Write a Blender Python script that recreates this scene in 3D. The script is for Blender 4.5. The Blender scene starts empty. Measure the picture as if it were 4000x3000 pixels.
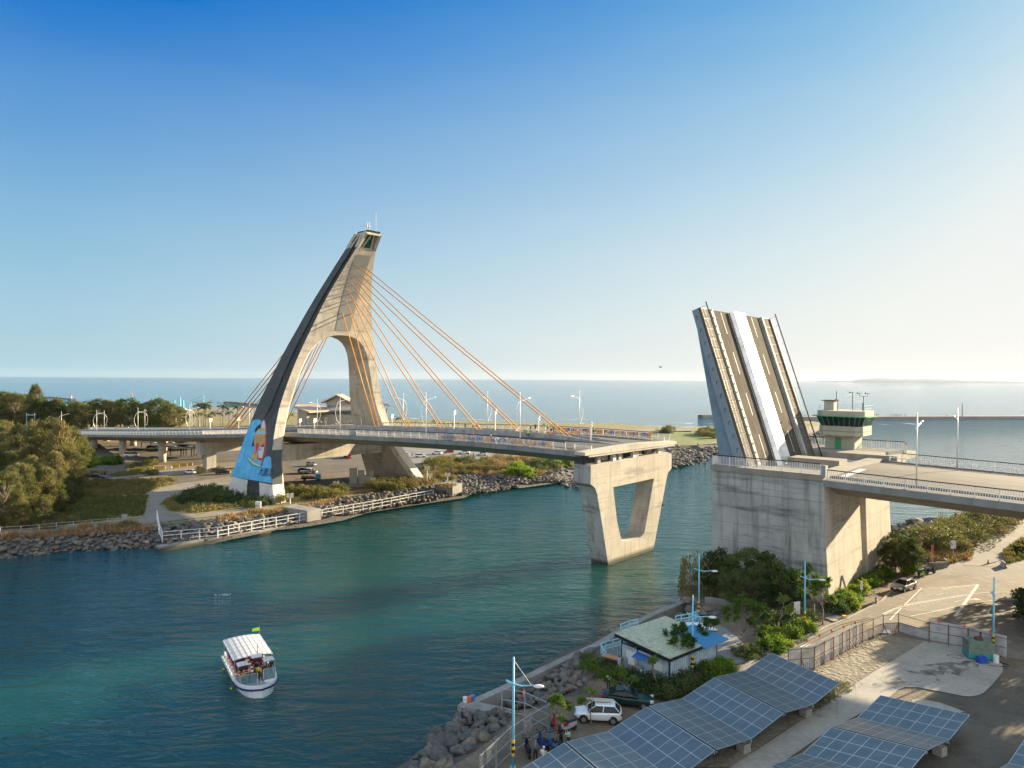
import bpy, math, random
from math import radians, sin, cos, pi
from mathutils import Vector, Matrix
random.seed(7)
scene = bpy.context.scene
COL = scene.collection
# ---------------------------------------------------------------- camera
CAM = Vector((0, 0, 32.0)); FPX = 2774.0
PITCH = radians(0.537); ROLL = 0.0056
_f = Vector((0, cos(PITCH), -sin(PITCH))); _r0 = Vector((1, 0, 0)); _u0 = _r0.cross(_f)
_r = cos(ROLL)*_r0 + sin(ROLL)*_u0; _u = cos(ROLL)*_u0 - sin(ROLL)*_r0
cd = bpy.data.cameras.new('camera'); cam = bpy.data.objects.new('camera', cd); COL.objects.link(cam)
cam.matrix_world = Matrix(((_r.x, _u.x, -_f.x, CAM.x), (_r.y, _u.y, -_f.y, CAM.y), (_r.z, _u.z, -_f.z, CAM.z), (0, 0, 0, 1)))
cd.sensor_width = 36; cd.lens = 36*FPX/4000; cd.clip_start = 0.5; cd.clip_end = 60000
scene.camera = cam
# ---------------------------------------------------------------- light
SUN_AZ = radians(57.0); SUN_EL = radians(14.0)      # azimuth clockwise from +Y
w_ = bpy.data.worlds.new('World'); scene.world = w_; w_.use_nodes = True
SKYK = ((3.0, 4.6, .075), (8.0, 1.22, .70), (14.0, .37, 2.45)); HAZEK = 1.15; HAZEA = (2.55, 3.65, 4.05); HAZEB = (5.3, 5.15, 4.75)
SKYGAIN = .375; ZENC = (3.2, 4.4, 5.4); BACKC = (6.8, 7.0, 7.2)
nt = w_.node_tree; bg = nt.nodes['Background']
sky = nt.nodes.new('ShaderNodeTexSky'); sky.sky_type = 'NISHITA'; sky.sun_disc = False
sky.sun_elevation = SUN_EL; sky.sun_rotation = SUN_AZ; sky.altitude = 0; sky.air_density = 1.0; sky.dust_density = 1.2; sky.ozone_density = 2.0
def wn(op, a, c=0.0, e=None):
    x = nt.nodes.new('ShaderNodeMath'); x.operation = op
    for i, q in enumerate((a, c) if e is None else (a, c, e)):
        if isinstance(q, (int, float)): x.inputs[i].default_value = q
        else: nt.links.new(q, x.inputs[i])
    return x.outputs[0]
def wmix(fac, a, c, mode='MIX'):
    x = nt.nodes.new('ShaderNodeMix'); x.data_type = 'RGBA'; x.blend_type = mode; x.clamp_result = False
    for i, q in ((0, fac), (6, a), (7, c)):
        if isinstance(q, (int, float)): x.inputs[i].default_value = q
        elif isinstance(q, tuple): x.inputs[i].default_value = (*q, 1)
        else: nt.links.new(q, x.inputs[i])
    return x.outputs[2]
# the bright low sun side of the sky is compressed channel by channel: c / (1 + c/K)
sp = nt.nodes.new('ShaderNodeSeparateColor'); nt.links.new(sky.outputs[0], sp.inputs[0]); cb = nt.nodes.new('ShaderNodeCombineColor')
for i, (k_, p_, g_) in enumerate(SKYK): nt.links.new(wn('MINIMUM', wn('MULTIPLY', wn('POWER', wn('DIVIDE', sp.outputs[i], wn('ADD', wn('DIVIDE', sp.outputs[i], k_), 1.0)), p_), g_), (3.6, 4.2, 5.2)[i]), cb.inputs[i])
tcw = nt.nodes.new('ShaderNodeTexCoord'); sxw = nt.nodes.new('ShaderNodeSeparateXYZ'); nt.links.new(tcw.outputs['Generated'], sxw.inputs[0])
el = wn('MAXIMUM', sxw.outputs[2], 0.0)
# pale sea haze low in the sky, deep blue away from the sun
dz = wn('ADD', wn('MULTIPLY', sxw.outputs[0], sin(SUN_AZ)), wn('MULTIPLY', sxw.outputs[1], cos(SUN_AZ)))
hz = wn('MULTIPLY', wn('POWER', wn('MAXIMUM', wn('SUBTRACT', 1.0, wn('DIVIDE', el, wn('ADD', .425, wn('MULTIPLY', wn('MAXIMUM', dz, 0.0), .20)))), 0.0), HAZEK), .96)
hzc = wmix(wn('MULTIPLY', wn('POWER', wn('MAXIMUM', dz, 0.0), 1.1), 1.0), HAZEA, HAZEB)
cn = nt.nodes.new('ShaderNodeTexNoise'); cn.inputs['Scale'].default_value = 1.6; cn.inputs['Detail'].default_value = 6; cn.inputs['Roughness'].default_value = .6; cm = nt.nodes.new('ShaderNodeMapping'); cm.inputs['Scale'].default_value = (1, 1, 6); cm.inputs['Rotation'].default_value = (.1, .15, 0); nt.links.new(tcw.outputs['Generated'], cm.inputs[0]); nt.links.new(cm.outputs[0], cn.inputs[0])
hz = wn('MINIMUM', wn('MAXIMUM', wn('ADD', hz, wn('MULTIPLY', wn('SUBTRACT', cn.outputs['Fac'], .5), .16)), 0.0), .97)
c2 = wmix(hz, cb.outputs[0], hzc)
# unseen sky behind the camera and overhead, brightened as added fill for shaded faces
bk = wn('MINIMUM', wn('MAXIMUM', wn('MULTIPLY', wn('SUBTRACT', -.05, sxw.outputs[1]), 1.6), 0.0), 1.0)
ov_ = wn('MINIMUM', wn('MAXIMUM', wn('MULTIPLY', wn('SUBTRACT', sxw.outputs[2], .55), 3.0), 0.0), 1.0)
c2 = wmix(ov_, c2, ZENC); c2 = wmix(bk, c2, BACKC)
c3 = nt.nodes.new('ShaderNodeVectorMath'); c3.operation = 'SCALE'; nt.links.new(c2, c3.inputs[0]); c3.inputs[3].default_value = SKYGAIN
nt.links.new(c3.outputs[0], bg.inputs[0]); bg.inputs[1].default_value = 0.13
sd = bpy.data.lights.new('sun', 'SUN'); sd.energy = 5.0; sd.angle = radians(0.6); sd.color = (1.0, 0.80, 0.52)
sun = bpy.data.objects.new('sun', sd); COL.objects.link(sun)
_sv = Vector((sin(SUN_AZ)*cos(SUN_EL), cos(SUN_AZ)*cos(SUN_EL), sin(SUN_EL)))
sun.rotation_euler = _sv.to_track_quat('Z', 'Y').to_euler(); sun.location = _sv*300
vs = scene.view_settings; vs.view_transform = 'Standard'; vs.look = 'None'; vs.gamma = 1; vs.use_curve_mapping = False; vs.exposure = 1.95
scene.render.film_transparent = False
try:
    scene.cycles.use_denoising = True
    scene.cycles.sample_clamp_indirect = 4.0; scene.cycles.max_bounces = 6; scene.cycles.transparent_max_bounces = 8
except Exception: pass

# ---------------------------------------------------------------- geometry of the place
def ray(x, y):                                   # viewing ray of a point of the 4000x3000 frame
    return _f*FPX + _r*(x-2000) + _u*(1500-y)
def at(x, y, z=0.0):                             # the spot of that point on a level surface at height z
    d = ray(x, y); return CAM + d*((z-CAM.z)/d.z)
TH = radians(48); V = Vector((cos(TH), sin(TH), 0)); U = Vector((-sin(TH), cos(TH), 0))   # across / along the bridge
def W(s, t, z=0.0): return U*s + V*t + Vector((0, 0, z))
def ST(p): return (p.dot(U), p.dot(V), p.z)
def on_s(x, y, s): d = ray(x, y); return CAM + d*((s-CAM.dot(U))/d.dot(U))
def on_t(x, y, t): d = ray(x, y); return CAM + d*((t-CAM.dot(V))/d.dot(V))
def proj(p):
    q = p-CAM; c = q.dot(_f); return 2000+FPX*q.dot(_r)/c, 1500-FPX*q.dot(_u)/c
def lerp(tab, x):
    if x <= tab[0][0]: return tab[0][1]
    for (a, b), (c, d) in zip(tab, tab[1:]):
        if x <= c: return b+(d-b)*(x-a)/(c-a)
    return tab[-1][1]
def Z1(x, y): return x*.5123, 1350+y*.5123
def Z3(x, y): return 850+x*.3919, 1500+y*.3919
def Z4(x, y): return 1550+x*.52, 1500+y*.52
def Z5(x, y): return 2600+x*.4822, 1150+y*.4822
def Z6(x, y): return 2650+x*.6103, 1700+y*.6103
def Z7(x, y): return 1600+x*.5877, 2250+y*.5877
def Z8(x, y): return 2800+x*.5425, 2250+y*.5425
def H5(x, y): return 1950+x*.2486, 2600+y*.2486
def H6(x, y): return 2300+x*.2712, 2350+y*.2712
def H7(x, y): return 3350+x*.2939, 1950+y*.2939
def K2(x, y): return 850+x*.51236, 850+y*.51236
def L2(x, y): return 900+x*.217, 1620+y*.217
def L5(x, y): return 600+x*.2034, 1450+y*.2034
def F4(x, y): return 1650+x*.3165, 1550+y*.3165
def F(x, y): return x*1.80832, y*1.80832

# ---------------------------------------------------------------- mesh helpers
class MB:
    def __init__(s): s.v = []; s.f = []; s.m = []; s.cur = 0
    def add(s, vs, fs):
        n = len(s.v); s.v += [tuple(p) for p in vs]; s.f += [tuple(i+n for i in f) for f in fs]; s.m += [s.cur]*len(fs); return s
    def poly(s, pts): return s.add(pts, [tuple(range(len(pts)))])
    def box(s, c, d, rz=0.0, ry=0.0, rx=0.0, taper=1.0):
        M = Matrix.Rotation(rz, 3, 'Z') @ Matrix.Rotation(ry, 3, 'Y') @ Matrix.Rotation(rx, 3, 'X'); c = Vector(c); vs = []
        for dz in (-.5, .5):
            k = taper if dz > 0 else 1
            for dx, dy in ((-.5, -.5), (.5, -.5), (.5, .5), (-.5, .5)): vs.append(c + M @ Vector((dx*d[0]*k, dy*d[1]*k, dz*d[2])))
        return s.add(vs, [(3, 2, 1, 0), (4, 5, 6, 7), (0, 1, 5, 4), (1, 2, 6, 5), (2, 3, 7, 6), (3, 0, 4, 7)])
    def loft(s, rings, cap=True, closed=True):
        n = len(rings[0]); vs = [p for r in rings for p in r]; fs = []
        for k in range(len(rings)-1):
            for i in range(n if closed else n-1):
                j = (i+1) % n; fs.append((k*n+i, k*n+j, (k+1)*n+j, (k+1)*n+i))
        if cap and closed: fs.append(tuple(range(n))[::-1]); fs.append(tuple((len(rings)-1)*n+i for i in range(n)))
        return s.add(vs, fs)
    def prism(s, pts, z0, z1): return s.loft([[Vector((p[0], p[1], z0)) for p in pts], [Vector((p[0], p[1], z1)) for p in pts]])
    def tube(s, pts, r, n=6, r2=None, cap=True):
        pts = [Vector(p) for p in pts]; rings = []
        for i, p in enumerate(pts):
            d = (pts[min(i+1, len(pts)-1)]-pts[max(i-1, 0)]).normalized()
            a = d.cross(Vector((0, 0, 1)) if abs(d.z) < .95 else Vector((1, 0, 0))).normalized(); b = d.cross(a)
            rr = r if r2 is None else r+(r2-r)*i/(len(pts)-1)
            rings.append([p+(a*cos(2*pi*k/n)+b*sin(2*pi*k/n))*rr for k in range(n)])
        return s.loft(rings, cap)
    def bar(s, a, b, w, h=None):                  # rectangular bar between two points
        a = Vector(a); b = Vector(b); h = h or w; d = (b-a).normalized()
        sd_ = d.cross(Vector((0, 0, 1)) if abs(d.z) < .95 else Vector((0, 1, 0))).normalized(); up = sd_.cross(d)
        q = [sd_*x*w/2+up*y*h/2 for x, y in ((-1, -1), (1, -1), (1, 1), (-1, 1))]
        return s.loft([[a+o for o in q], [b+o for o in q]])
    def ellip(s, c, r, nu=8, nv=5, rz=0):
        c = Vector(c); rings = []
        for i in range(nv+1):
            a = -pi/2+pi*i/nv; ca = max(cos(a), .02)
            rings.append([c+Matrix.Rotation(rz, 3, 'Z') @ Vector((r[0]*ca*cos(2*pi*k/nu), r[1]*ca*sin(2*pi*k/nu), r[2]*sin(a))) for k in range(nu)])
        return s.loft(rings)
    def build(s, name, mat, parent=None, smooth=False, local=False, **props):
        me = bpy.data.meshes.new(name); me.from_pydata(s.v, [], s.f)
        mats = mat if isinstance(mat, (list, tuple)) else [mat]
        for m in mats: me.materials.append(m)
        if len(mats) > 1: me.polygons.foreach_set('material_index', s.m)
        if smooth: me.polygons.foreach_set('use_smooth', [True]*len(me.polygons))
        o = bpy.data.objects.new(name, me); COL.objects.link(o)
        if parent:
            o.parent = parent
            if not local:
                M = Matrix.Translation(parent.location) @ parent.rotation_euler.to_matrix().to_4x4()
                me.transform(M.inverted())
        elif props.pop('rebase', True) and s.v:
            n = len(s.v); c = Vector((sum(p[0] for p in s.v)/n, sum(p[1] for p in s.v)/n, min(p[2] for p in s.v)))
            if not local: me.transform(Matrix.Translation(-c)); o.location = c
        me.update()
        for k, v_ in props.items(): o[{'cat': 'category'}.get(k, k)] = v_
        return o
def thing(name, label, cat, loc=(0, 0, 0), rz=0.0, group=None):
    o = bpy.data.objects.new(name, None); COL.objects.link(o); o.location = loc; o.rotation_euler = (0, 0, rz); o.empty_display_size = .5
    o['label'] = label; o['category'] = cat
    if group: o['group'] = group
    return o
def kids(o): return [c for c in COL.objects if c.parent == o]
KC = {}
def dup(root, loc=None, rz=None, sc=None, label=None, group=None):
    if root.name not in KC: KC[root.name] = [(c, kids(c)) for c in kids(root)]
    r = root.copy(); COL.objects.link(r)
    if loc is not None: r.location = loc
    if rz is not None: r.rotation_euler = (0, 0, rz)
    if sc is not None: r.scale = (sc, sc, sc) if not isinstance(sc, tuple) else sc
    if label: r['label'] = label
    if group: r['group'] = group
    for c, gs in KC[root.name]:
        k = c.copy(); COL.objects.link(k); k.parent = r
        for g in gs: h = g.copy(); COL.objects.link(h); h.parent = k
    return r

# ---------------------------------------------------------------- materials
def mat(name, col, rough=.8, metal=0.0, noise=None, bump=None, spec=.5, crack=None):
    """noise = [(scale, colour, lo, hi, stretch)] layers mixed over col; bump = (scale, strength, distance)"""
    m = bpy.data.materials.new(name); m.use_nodes = True; N = m.node_tree.nodes; L = m.node_tree.links; b = N['Principled BSDF']
    b.inputs['Roughness'].default_value = rough; b.inputs['Metallic'].default_value = metal; b.inputs['Specular IOR Level'].default_value = spec
    b.inputs['Base Color'].default_value = (*col, 1)
    geo = None
    def coords(st=(1, 1, 1)):
        nonlocal geo
        if geo is None: geo = N.new('ShaderNodeNewGeometry')
        mp = N.new('ShaderNodeMapping'); mp.inputs['Scale'].default_value = st; L.new(geo.outputs['Position'], mp.inputs['Vector']); return mp.outputs[0]
    prev = None
    for lay in (noise or []):
        sc, c2, lo, hi = lay[:4]; st = lay[4] if len(lay) > 4 else (1, 1, 1)
        tx = N.new('ShaderNodeTexNoise'); tx.inputs['Scale'].default_value = sc; tx.inputs['Detail'].default_value = 5; tx.inputs['Roughness'].default_value = .62
        L.new(coords(st), tx.inputs['Vector'])
        mr = N.new('ShaderNodeMapRange'); mr.inputs['From Min'].default_value = lo; mr.inputs['From Max'].default_value = hi; L.new(tx.outputs['Fac'], mr.inputs['Value'])
        mx = N.new('ShaderNodeMix'); mx.data_type = 'RGBA'; L.new(mr.outputs[0], mx.inputs[0])
        if prev is None: mx.inputs[6].default_value = (*col, 1)
        else: L.new(prev, mx.inputs[6])
        mx.inputs[7].default_value = (*c2, 1); prev = mx.outputs[2]
    if crack:
        vo = N.new('ShaderNodeTexVoronoi'); vo.feature = 'DISTANCE_TO_EDGE'; vo.inputs['Scale'].default_value = crack[0]
        dn = N.new('ShaderNodeTexNoise'); dn.inputs['Scale'].default_value = 1.2; dn.inputs['Detail'].default_value = 4; L.new(coords(), dn.inputs['Vector'])
        ad = N.new('ShaderNodeMix'); ad.data_type = 'VECTOR'; ad.inputs[0].default_value = .06/crack[0]*crack[0]; L.new(coords(), ad.inputs[4]); L.new(dn.outputs['Color'], ad.inputs[5]); L.new(ad.outputs[1], vo.inputs['Vector'])
        mr = N.new('ShaderNodeMapRange'); mr.inputs['From Min'].default_value = 0; mr.inputs['From Max'].default_value = crack[1]*crack[0]; mr.inputs['To Min'].default_value = crack[2]; mr.inputs['To Max'].default_value = 0; L.new(vo.outputs['Distance'], mr.inputs['Value'])
        mx = N.new('ShaderNodeMix'); mx.data_type = 'RGBA'; L.new(mr.outputs[0], mx.inputs[0])
        if prev is None: mx.inputs[6].default_value = (*col, 1)
        else: L.new(prev, mx.inputs[6])
        mx.inputs[7].default_value = (*[k*.3 for k in col], 1); prev = mx.outputs[2]
    if prev is not None: L.new(prev, b.inputs['Base Color'])
    if bump:
        tx = N.new('ShaderNodeTexNoise'); tx.inputs['Scale'].default_value = bump[0]; tx.inputs['Detail'].default_value = 4; L.new(coords(), tx.inputs['Vector'])
        bp = N.new('ShaderNodeBump'); bp.inputs['Strength'].default_value = bump[1]; bp.inputs['Distance'].default_value = bump[2]; L.new(tx.outputs['Fac'], bp.inputs['Height']); L.new(bp.outputs[0], b.inputs['Normal'])
    return m
def concrete(name, col, stain=(.08, .085, .08), amount=.5, band=3.6, zoff=0.0, line=.35):
    """board-marked concrete: pour joints every `band` metres, runs of grime down the face, blotches"""
    m = bpy.data.materials.new(name); m.use_nodes = True; N = m.node_tree.nodes; L = m.node_tree.links; b = N['Principled BSDF']; b.inputs['Roughness'].default_value = .85
    b.inputs['Specular IOR Level'].default_value = .25
    g = N.new('ShaderNodeNewGeometry')
    def nz(sc, st, det=5):
        mp = N.new('ShaderNodeMapping'); mp.inputs['Scale'].default_value = st; L.new(g.outputs['Position'], mp.inputs[0])
        t = N.new('ShaderNodeTexNoise'); t.inputs['Scale'].default_value = sc; t.inputs['Detail'].default_value = det; t.inputs['Roughness'].default_value = .65; L.new(mp.outputs[0], t.inputs[0]); return t.outputs['Fac']
    def rng(x, a, c, lo=0, hi=1):
        r = N.new('ShaderNodeMapRange'); r.inputs[1].default_value = a; r.inputs[2].default_value = c; r.inputs[3].default_value = lo; r.inputs[4].default_value = hi; L.new(x, r.inputs[0]); return r.outputs[0]
    def mix(fac, a, c):
        x = N.new('ShaderNodeMix'); x.data_type = 'RGBA'; L.new(fac, x.inputs[0])
        for i, q in ((6, a), (7, c)):
            if isinstance(q, tuple): x.inputs[i].default_value = (*q, 1)
            else: L.new(q, x.inputs[i])
        return x.outputs[2]
    c0 = mix(rng(nz(.22, (1, 1, 1)), .35, .68), col, tuple(k*.72 for k in col))
    c1 = mix(rng(nz(1.0, (.9, .9, .06)), .5, .78, 0, amount), c0, stain)
    c2 = mix(rng(nz(.55, (.22, .22, 1.5), 8), .54, .70, 0, amount*.85), c1, tuple(k*1.3 for k in stain))
    sx = N.new('ShaderNodeSeparateXYZ'); L.new(g.outputs['Position'], sx.inputs[0])
    wv = N.new('ShaderNodeMath'); wv.operation = 'ADD'; L.new(sx.outputs[2], wv.inputs[0]); wv.inputs[1].default_value = 100+zoff
    md = N.new('ShaderNodeMath'); md.operation = 'MODULO'; L.new(wv.outputs[0], md.inputs[0]); md.inputs[1].default_value = band
    jl = rng(md.outputs[0], .02, .13, line*1.6, 0)
    dt = N.new('ShaderNodeVectorMath'); dt.operation = 'DOT_PRODUCT'; L.new(g.outputs['Position'], dt.inputs[0]); dt.inputs[1].default_value = tuple(U+V)
    wv2 = N.new('ShaderNodeMath'); wv2.operation = 'ADD'; L.new(dt.outputs['Value'], wv2.inputs[0]); wv2.inputs[1].default_value = 1000.37
    md2 = N.new('ShaderNodeMath'); md2.operation = 'MODULO'; L.new(wv2.outputs[0], md2.inputs[0]); md2.inputs[1].default_value = band*1.7
    mxx = N.new('ShaderNodeMath'); mxx.operation = 'MAXIMUM'; L.new(jl, mxx.inputs[0]); L.new(rng(md2.outputs[0], .02, .10, line*.9, 0), mxx.inputs[1]); jl = mxx.outputs[0]
    c3 = mix(jl, c2, tuple(k*.45 for k in col))
    c3 = mix(rng(sx.outputs[2], .35, 1.0, .92, 0), c3, (.035, .037, .025))   # algae at the tide line
    L.new(c3, b.inputs['Base Color'])
    bp = N.new('ShaderNodeBump'); bp.inputs['Strength'].default_value = .25; bp.inputs['Distance'].default_value = .05; L.new(nz(2.5, (1, 1, 1)), bp.inputs['Height']); L.new(bp.outputs[0], b.inputs['Normal'])
    return m
M_conc = concrete('pale_concrete', (.50, .465, .40), amount=.6)
M_conc2 = concrete('tower_concrete', (.52, .48, .40), (.11, .10, .085), amount=.75, band=3.9)
M_dark = concrete('stained_shaded_dark_concrete', (.060, .068, .072), (.02, .025, .03), amount=.7, band=3.9)  # stain plus painted-in shade, for the tower's side channels
M_mid = concrete('stained_shaded_concrete', (.085, .095, .10), (.035, .04, .045), amount=.75, band=3.9)  # stain plus painted-in shade, for the tower's sides and lower front
M_pierl = concrete('streaked_pier_concrete', (.41, .415, .39), (.06, .067, .07), amount=.9, band=2.6)
M_fascia = concrete('stained_edge_concrete', (.24, .25, .245), (.07, .08, .08), amount=.7, band=50)
M_sof = concrete('soffit_concrete', (.30, .27, .22), (.12, .11, .09), amount=.4, band=50)
M_asph = mat('asphalt', (.050, .047, .043), .9, crack=(.12, .06, .7), noise=[(.35, (.085, .08, .07), .42, .66), (9, (.06, .06, .058), .45, .7)])
M_white = mat('white_paint', (.62, .62, .60), .6)
M_line = mat('road_marking_paint', (.62, .61, .57), .7, noise=[(3, (.3, .29, .27), .5, .75)])
M_orange = mat('orange_cable_sheath', (.66, .27, .012), .5)
M_maroon = mat('red_cable_sheath', (.42, .12, .06), .45)
M_steel = mat('galvanised_steel', (.45, .46, .47), .45, .6)
M_rail = mat('white_rail_metal', (.66, .66, .65), .4, .15)
M_hand = mat('dark_handrail', (.02, .022, .03), .85, spec=.1)
M_grey = mat('grey_panel_metal', (.26, .27, .275), .45, .3)
M_glass = mat('green_glass', (.02, .07, .05), .08, 0, spec=.8)
M_dglass = mat('dark_glass', (.012, .016, .02), .08, 0, spec=.35)
M_black = mat('black_rubber', (.012, .012, .013), .7)
M_green = mat('green_paint', (.02, .22, .10), .5)
M_red = mat('red_paint', (.55, .04, .03), .5)
M_barrier = mat('barrier_concrete', (.30, .31, .31), .8, noise=[(.8, (.16, .17, .17), .4, .7)])
# ---------------------------------------------------------------- sea
def sea_mat():
    m = bpy.data.materials.new('sea_water'); m.use_nodes = True; N = m.node_tree.nodes; L = m.node_tree.links; b = N['Principled BSDF']
    b.inputs['Roughness'].default_value = .05; b.inputs['IOR'].default_value = 1.33
    g = N.new('ShaderNodeNewGeometry')
    def nz(sc, st, rot=0, det=3, dist=0):
        mp = N.new('ShaderNodeMapping'); mp.inputs['Scale'].default_value = st; mp.inputs['Rotation'].default_value = (0, 0, rot); L.new(g.outputs['Position'], mp.inputs[0])
        t = N.new('ShaderNodeTexNoise'); t.inputs['Scale'].default_value = sc; t.inputs['Detail'].default_value = det; t.inputs['Distortion'].default_value = dist; L.new(mp.outputs[0], t.inputs[0]); return t.outputs['Fac']
    def mth(op, a, c):
        x = N.new('ShaderNodeMath'); x.operation = op
        for i, q in enumerate((a, c)):
            if isinstance(q, (int, float)): x.inputs[i].default_value = q
            else: L.new(q, x.inputs[i])
        return x.outputs[0]
    h = mth('ADD', mth('MULTIPLY', nz(.10, (.5, 1.5, 1), .35, 3, .5), .6), mth('ADD', mth('MULTIPLY', nz(.42, (.45, 1.25, 1), -.25, 4, .8), .50), mth('MULTIPLY', nz(2.1, (.6, 1.3, 1), .15, 3, .4), .11)))
    bp = N.new('ShaderNodeBump'); bp.inputs['Strength'].default_value = 1.0; bp.inputs['Distance'].default_value = 1.0; L.new(h, bp.inputs['Height']); L.new(bp.outputs[0], b.inputs['Normal'])
    # turbid water: green inshore, bluer towards the open sea and the lagoon
    ramp = N.new('ShaderNodeMapRange'); L.new(nz(.012, (1, 1, 1), 0, 3), ramp.inputs[0]); ramp.inputs[1].default_value = .35; ramp.inputs[2].default_value = .65; ramp.inputs[4].default_value = .7
    mx = N.new('ShaderNodeMix'); mx.data_type = 'RGBA'; L.new(ramp.outputs[0], mx.inputs[0]); mx.inputs[6].default_value = (.005, .055, .064, 1); mx.inputs[7].default_value = (.013, .063, .050, 1)
    sx = N.new('ShaderNodeSeparateXYZ'); L.new(g.outputs['Position'], sx.inputs[0])
    r2 = N.new('ShaderNodeMapRange'); L.new(sx.outputs[1], r2.inputs[0]); r2.inputs[1].default_value = 300; r2.inputs[2].default_value = 900
    mx2 = N.new('ShaderNodeMix'); mx2.data_type = 'RGBA'; L.new(r2.outputs[0], mx2.inputs[0]); L.new(mx.outputs[2], mx2.inputs[6]); mx2.inputs[7].default_value = (.008, .115, .185, 1)
    L.new(mx2.outputs[2], b.inputs['Base Color'])
    r3 = N.new('ShaderNodeMapRange'); L.new(sx.outputs[1], r3.inputs[0]); r3.inputs[1].default_value = 180; r3.inputs[2].default_value = 700; r3.inputs[3].default_value = 1.0; r3.inputs[4].default_value = 2.4; L.new(r3.outputs[0], bp.inputs['Distance'])
    b.subsurface_method = 'BURLEY'; b.inputs['Subsurface Weight'].default_value = 1.0; b.inputs['Subsurface Radius'].default_value = (1, 1, 1); b.inputs['Subsurface Scale'].default_value = 22.0
    return m
M_sea = sea_mat()
b = MB(); b.poly([(-10000, -300, 0), (10000, -300, 0), (10000, 10000, 0), (-10000, 10000, 0)])
b.build('sea', M_sea, kind='structure', rebase=False)
M_hill = mat('distant_hill', (.30, .31, .28), .95, noise=[(.003, (.09, .10, .07), .4, .6)]) if False else mat('distant_hill', (.62, .62, .60), .95)  # pale colour imitates distance haze on the hill
b = MB(); prof = [(3290, 0), (3340, 35), (3400, 120), (3470, 175), (3530, 160), (3600, 145), (3680, 165), (3760, 130), (3850, 90), (3950, 95), (4080, 60), (4300, 0)]
Dh = 8600.0; rr = []
for px_, hz in prof:
    x = (px_-2000)/FPX*Dh; rr.append([Vector((x, Dh, -2)), Vector((x, Dh+200, hz*.34)), Vector((x, Dh+600, hz*.46)), Vector((x, Dh+1300, -2))])
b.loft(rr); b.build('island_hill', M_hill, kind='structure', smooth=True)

# ---------------------------------------------------------------- the cable-stayed bridge
TC = 109.0
ZF = [(-60, 17.0), (10, 18.6), (31, 19.1), (47, 19.5), (68, 19.8), (85, 19.9), (97, 19.8), (110, 19.5), (125, 19.0), (143, 18.4), (158, 17.8), (178, 16.5), (202, 14.9), (253, 11.8), (325, 7.9), (420, 3.4), (460, 2.6)]
def zf(s): return lerp(ZF, s)
bridge = thing('cable_stayed_bridge', 'concrete cable-stayed bridge with a leaning sail-shaped tower and orange cables, ending at a V-shaped pier', 'bridge', W(160, TC, 2.3), TH+pi/2)
SS = [70.6, 73, 77, 85, 97, 104, 110, 118, 125, 134, 143, 150, 158, 168, 178, 190, 202, 219, 236, 253, 277, 301, 325, 350, 375, 400, 430, 455]
def hw(s): return 15.0 if not 150 < s < 180 else 14.0
def section(s):
    z = zf(s); h = hw(s)
    return [(-h, z), (-h, z-.85), (-h+1.2, z-1.0), (-9.8, z-2.45), (9.8, z-2.45), (h-1.2, z-1.0), (h, z-.85), (h, z), (h-.4, z+.02), (2.2, z+.32), (-2.2, z+.32), (-h+.4, z+.02)]
def deck(SL, nm, parent, off=0.0):
    b = MB(); R = [[W(s, TC+t+off, z) for t, z in section(s)] for s in SL]; n = 12
    vs = [p for r in R for p in r]
    for k in range(len(R)-1):
        for i in range(n):
            j = (i+1) % n; b.cur = 1 if i in (0, 1, 5, 6) else (2 if i in (8, 9, 10, 7, 11) else 0)
            b.add([R[k][i], R[k][j], R[k+1][j], R[k+1][i]], [(0, 3, 2, 1)])
    b.cur = 0; b.poly(R[0]); b.poly(R[-1][::-1])
    return b.build(nm, [M_sof, M_fascia, M_asph], parent)
deck(SS, 'deck', bridge)
# median barriers and kerbs
def strip(SL, t, w, h, z0=0.0, nm='barrier', m=None, parent=None, tap=None):
    b = MB(); R = []
    for s in SL:
        hh = h if tap is None else max(.05, h*min(1, (s-tap[0])/(tap[1]-tap[0])))
        z = lerp(ZF, s)+z0+(.32*(1-abs(t)/15) if abs(t) < 14 else 0)
        R.append([W(s, TC+t-w/2, z-.1), W(s, TC+t+w/2, z-.1), W(s, TC+t+w/2*.6, z+hh), W(s, TC+t-w/2*.6, z+hh)])
    b.loft(R); return b.build(nm, m or M_barrier, parent)
for t in (-2.1, 2.1): strip([71.5]+SS[2:24], t, .5, 1.05, nm='median_barrier', parent=bridge, tap=(71.5, 86))
for t in (-11.9, 11.9): strip(SS[1:24], t, .3, .18, nm='kerb', parent=bridge)
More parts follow.
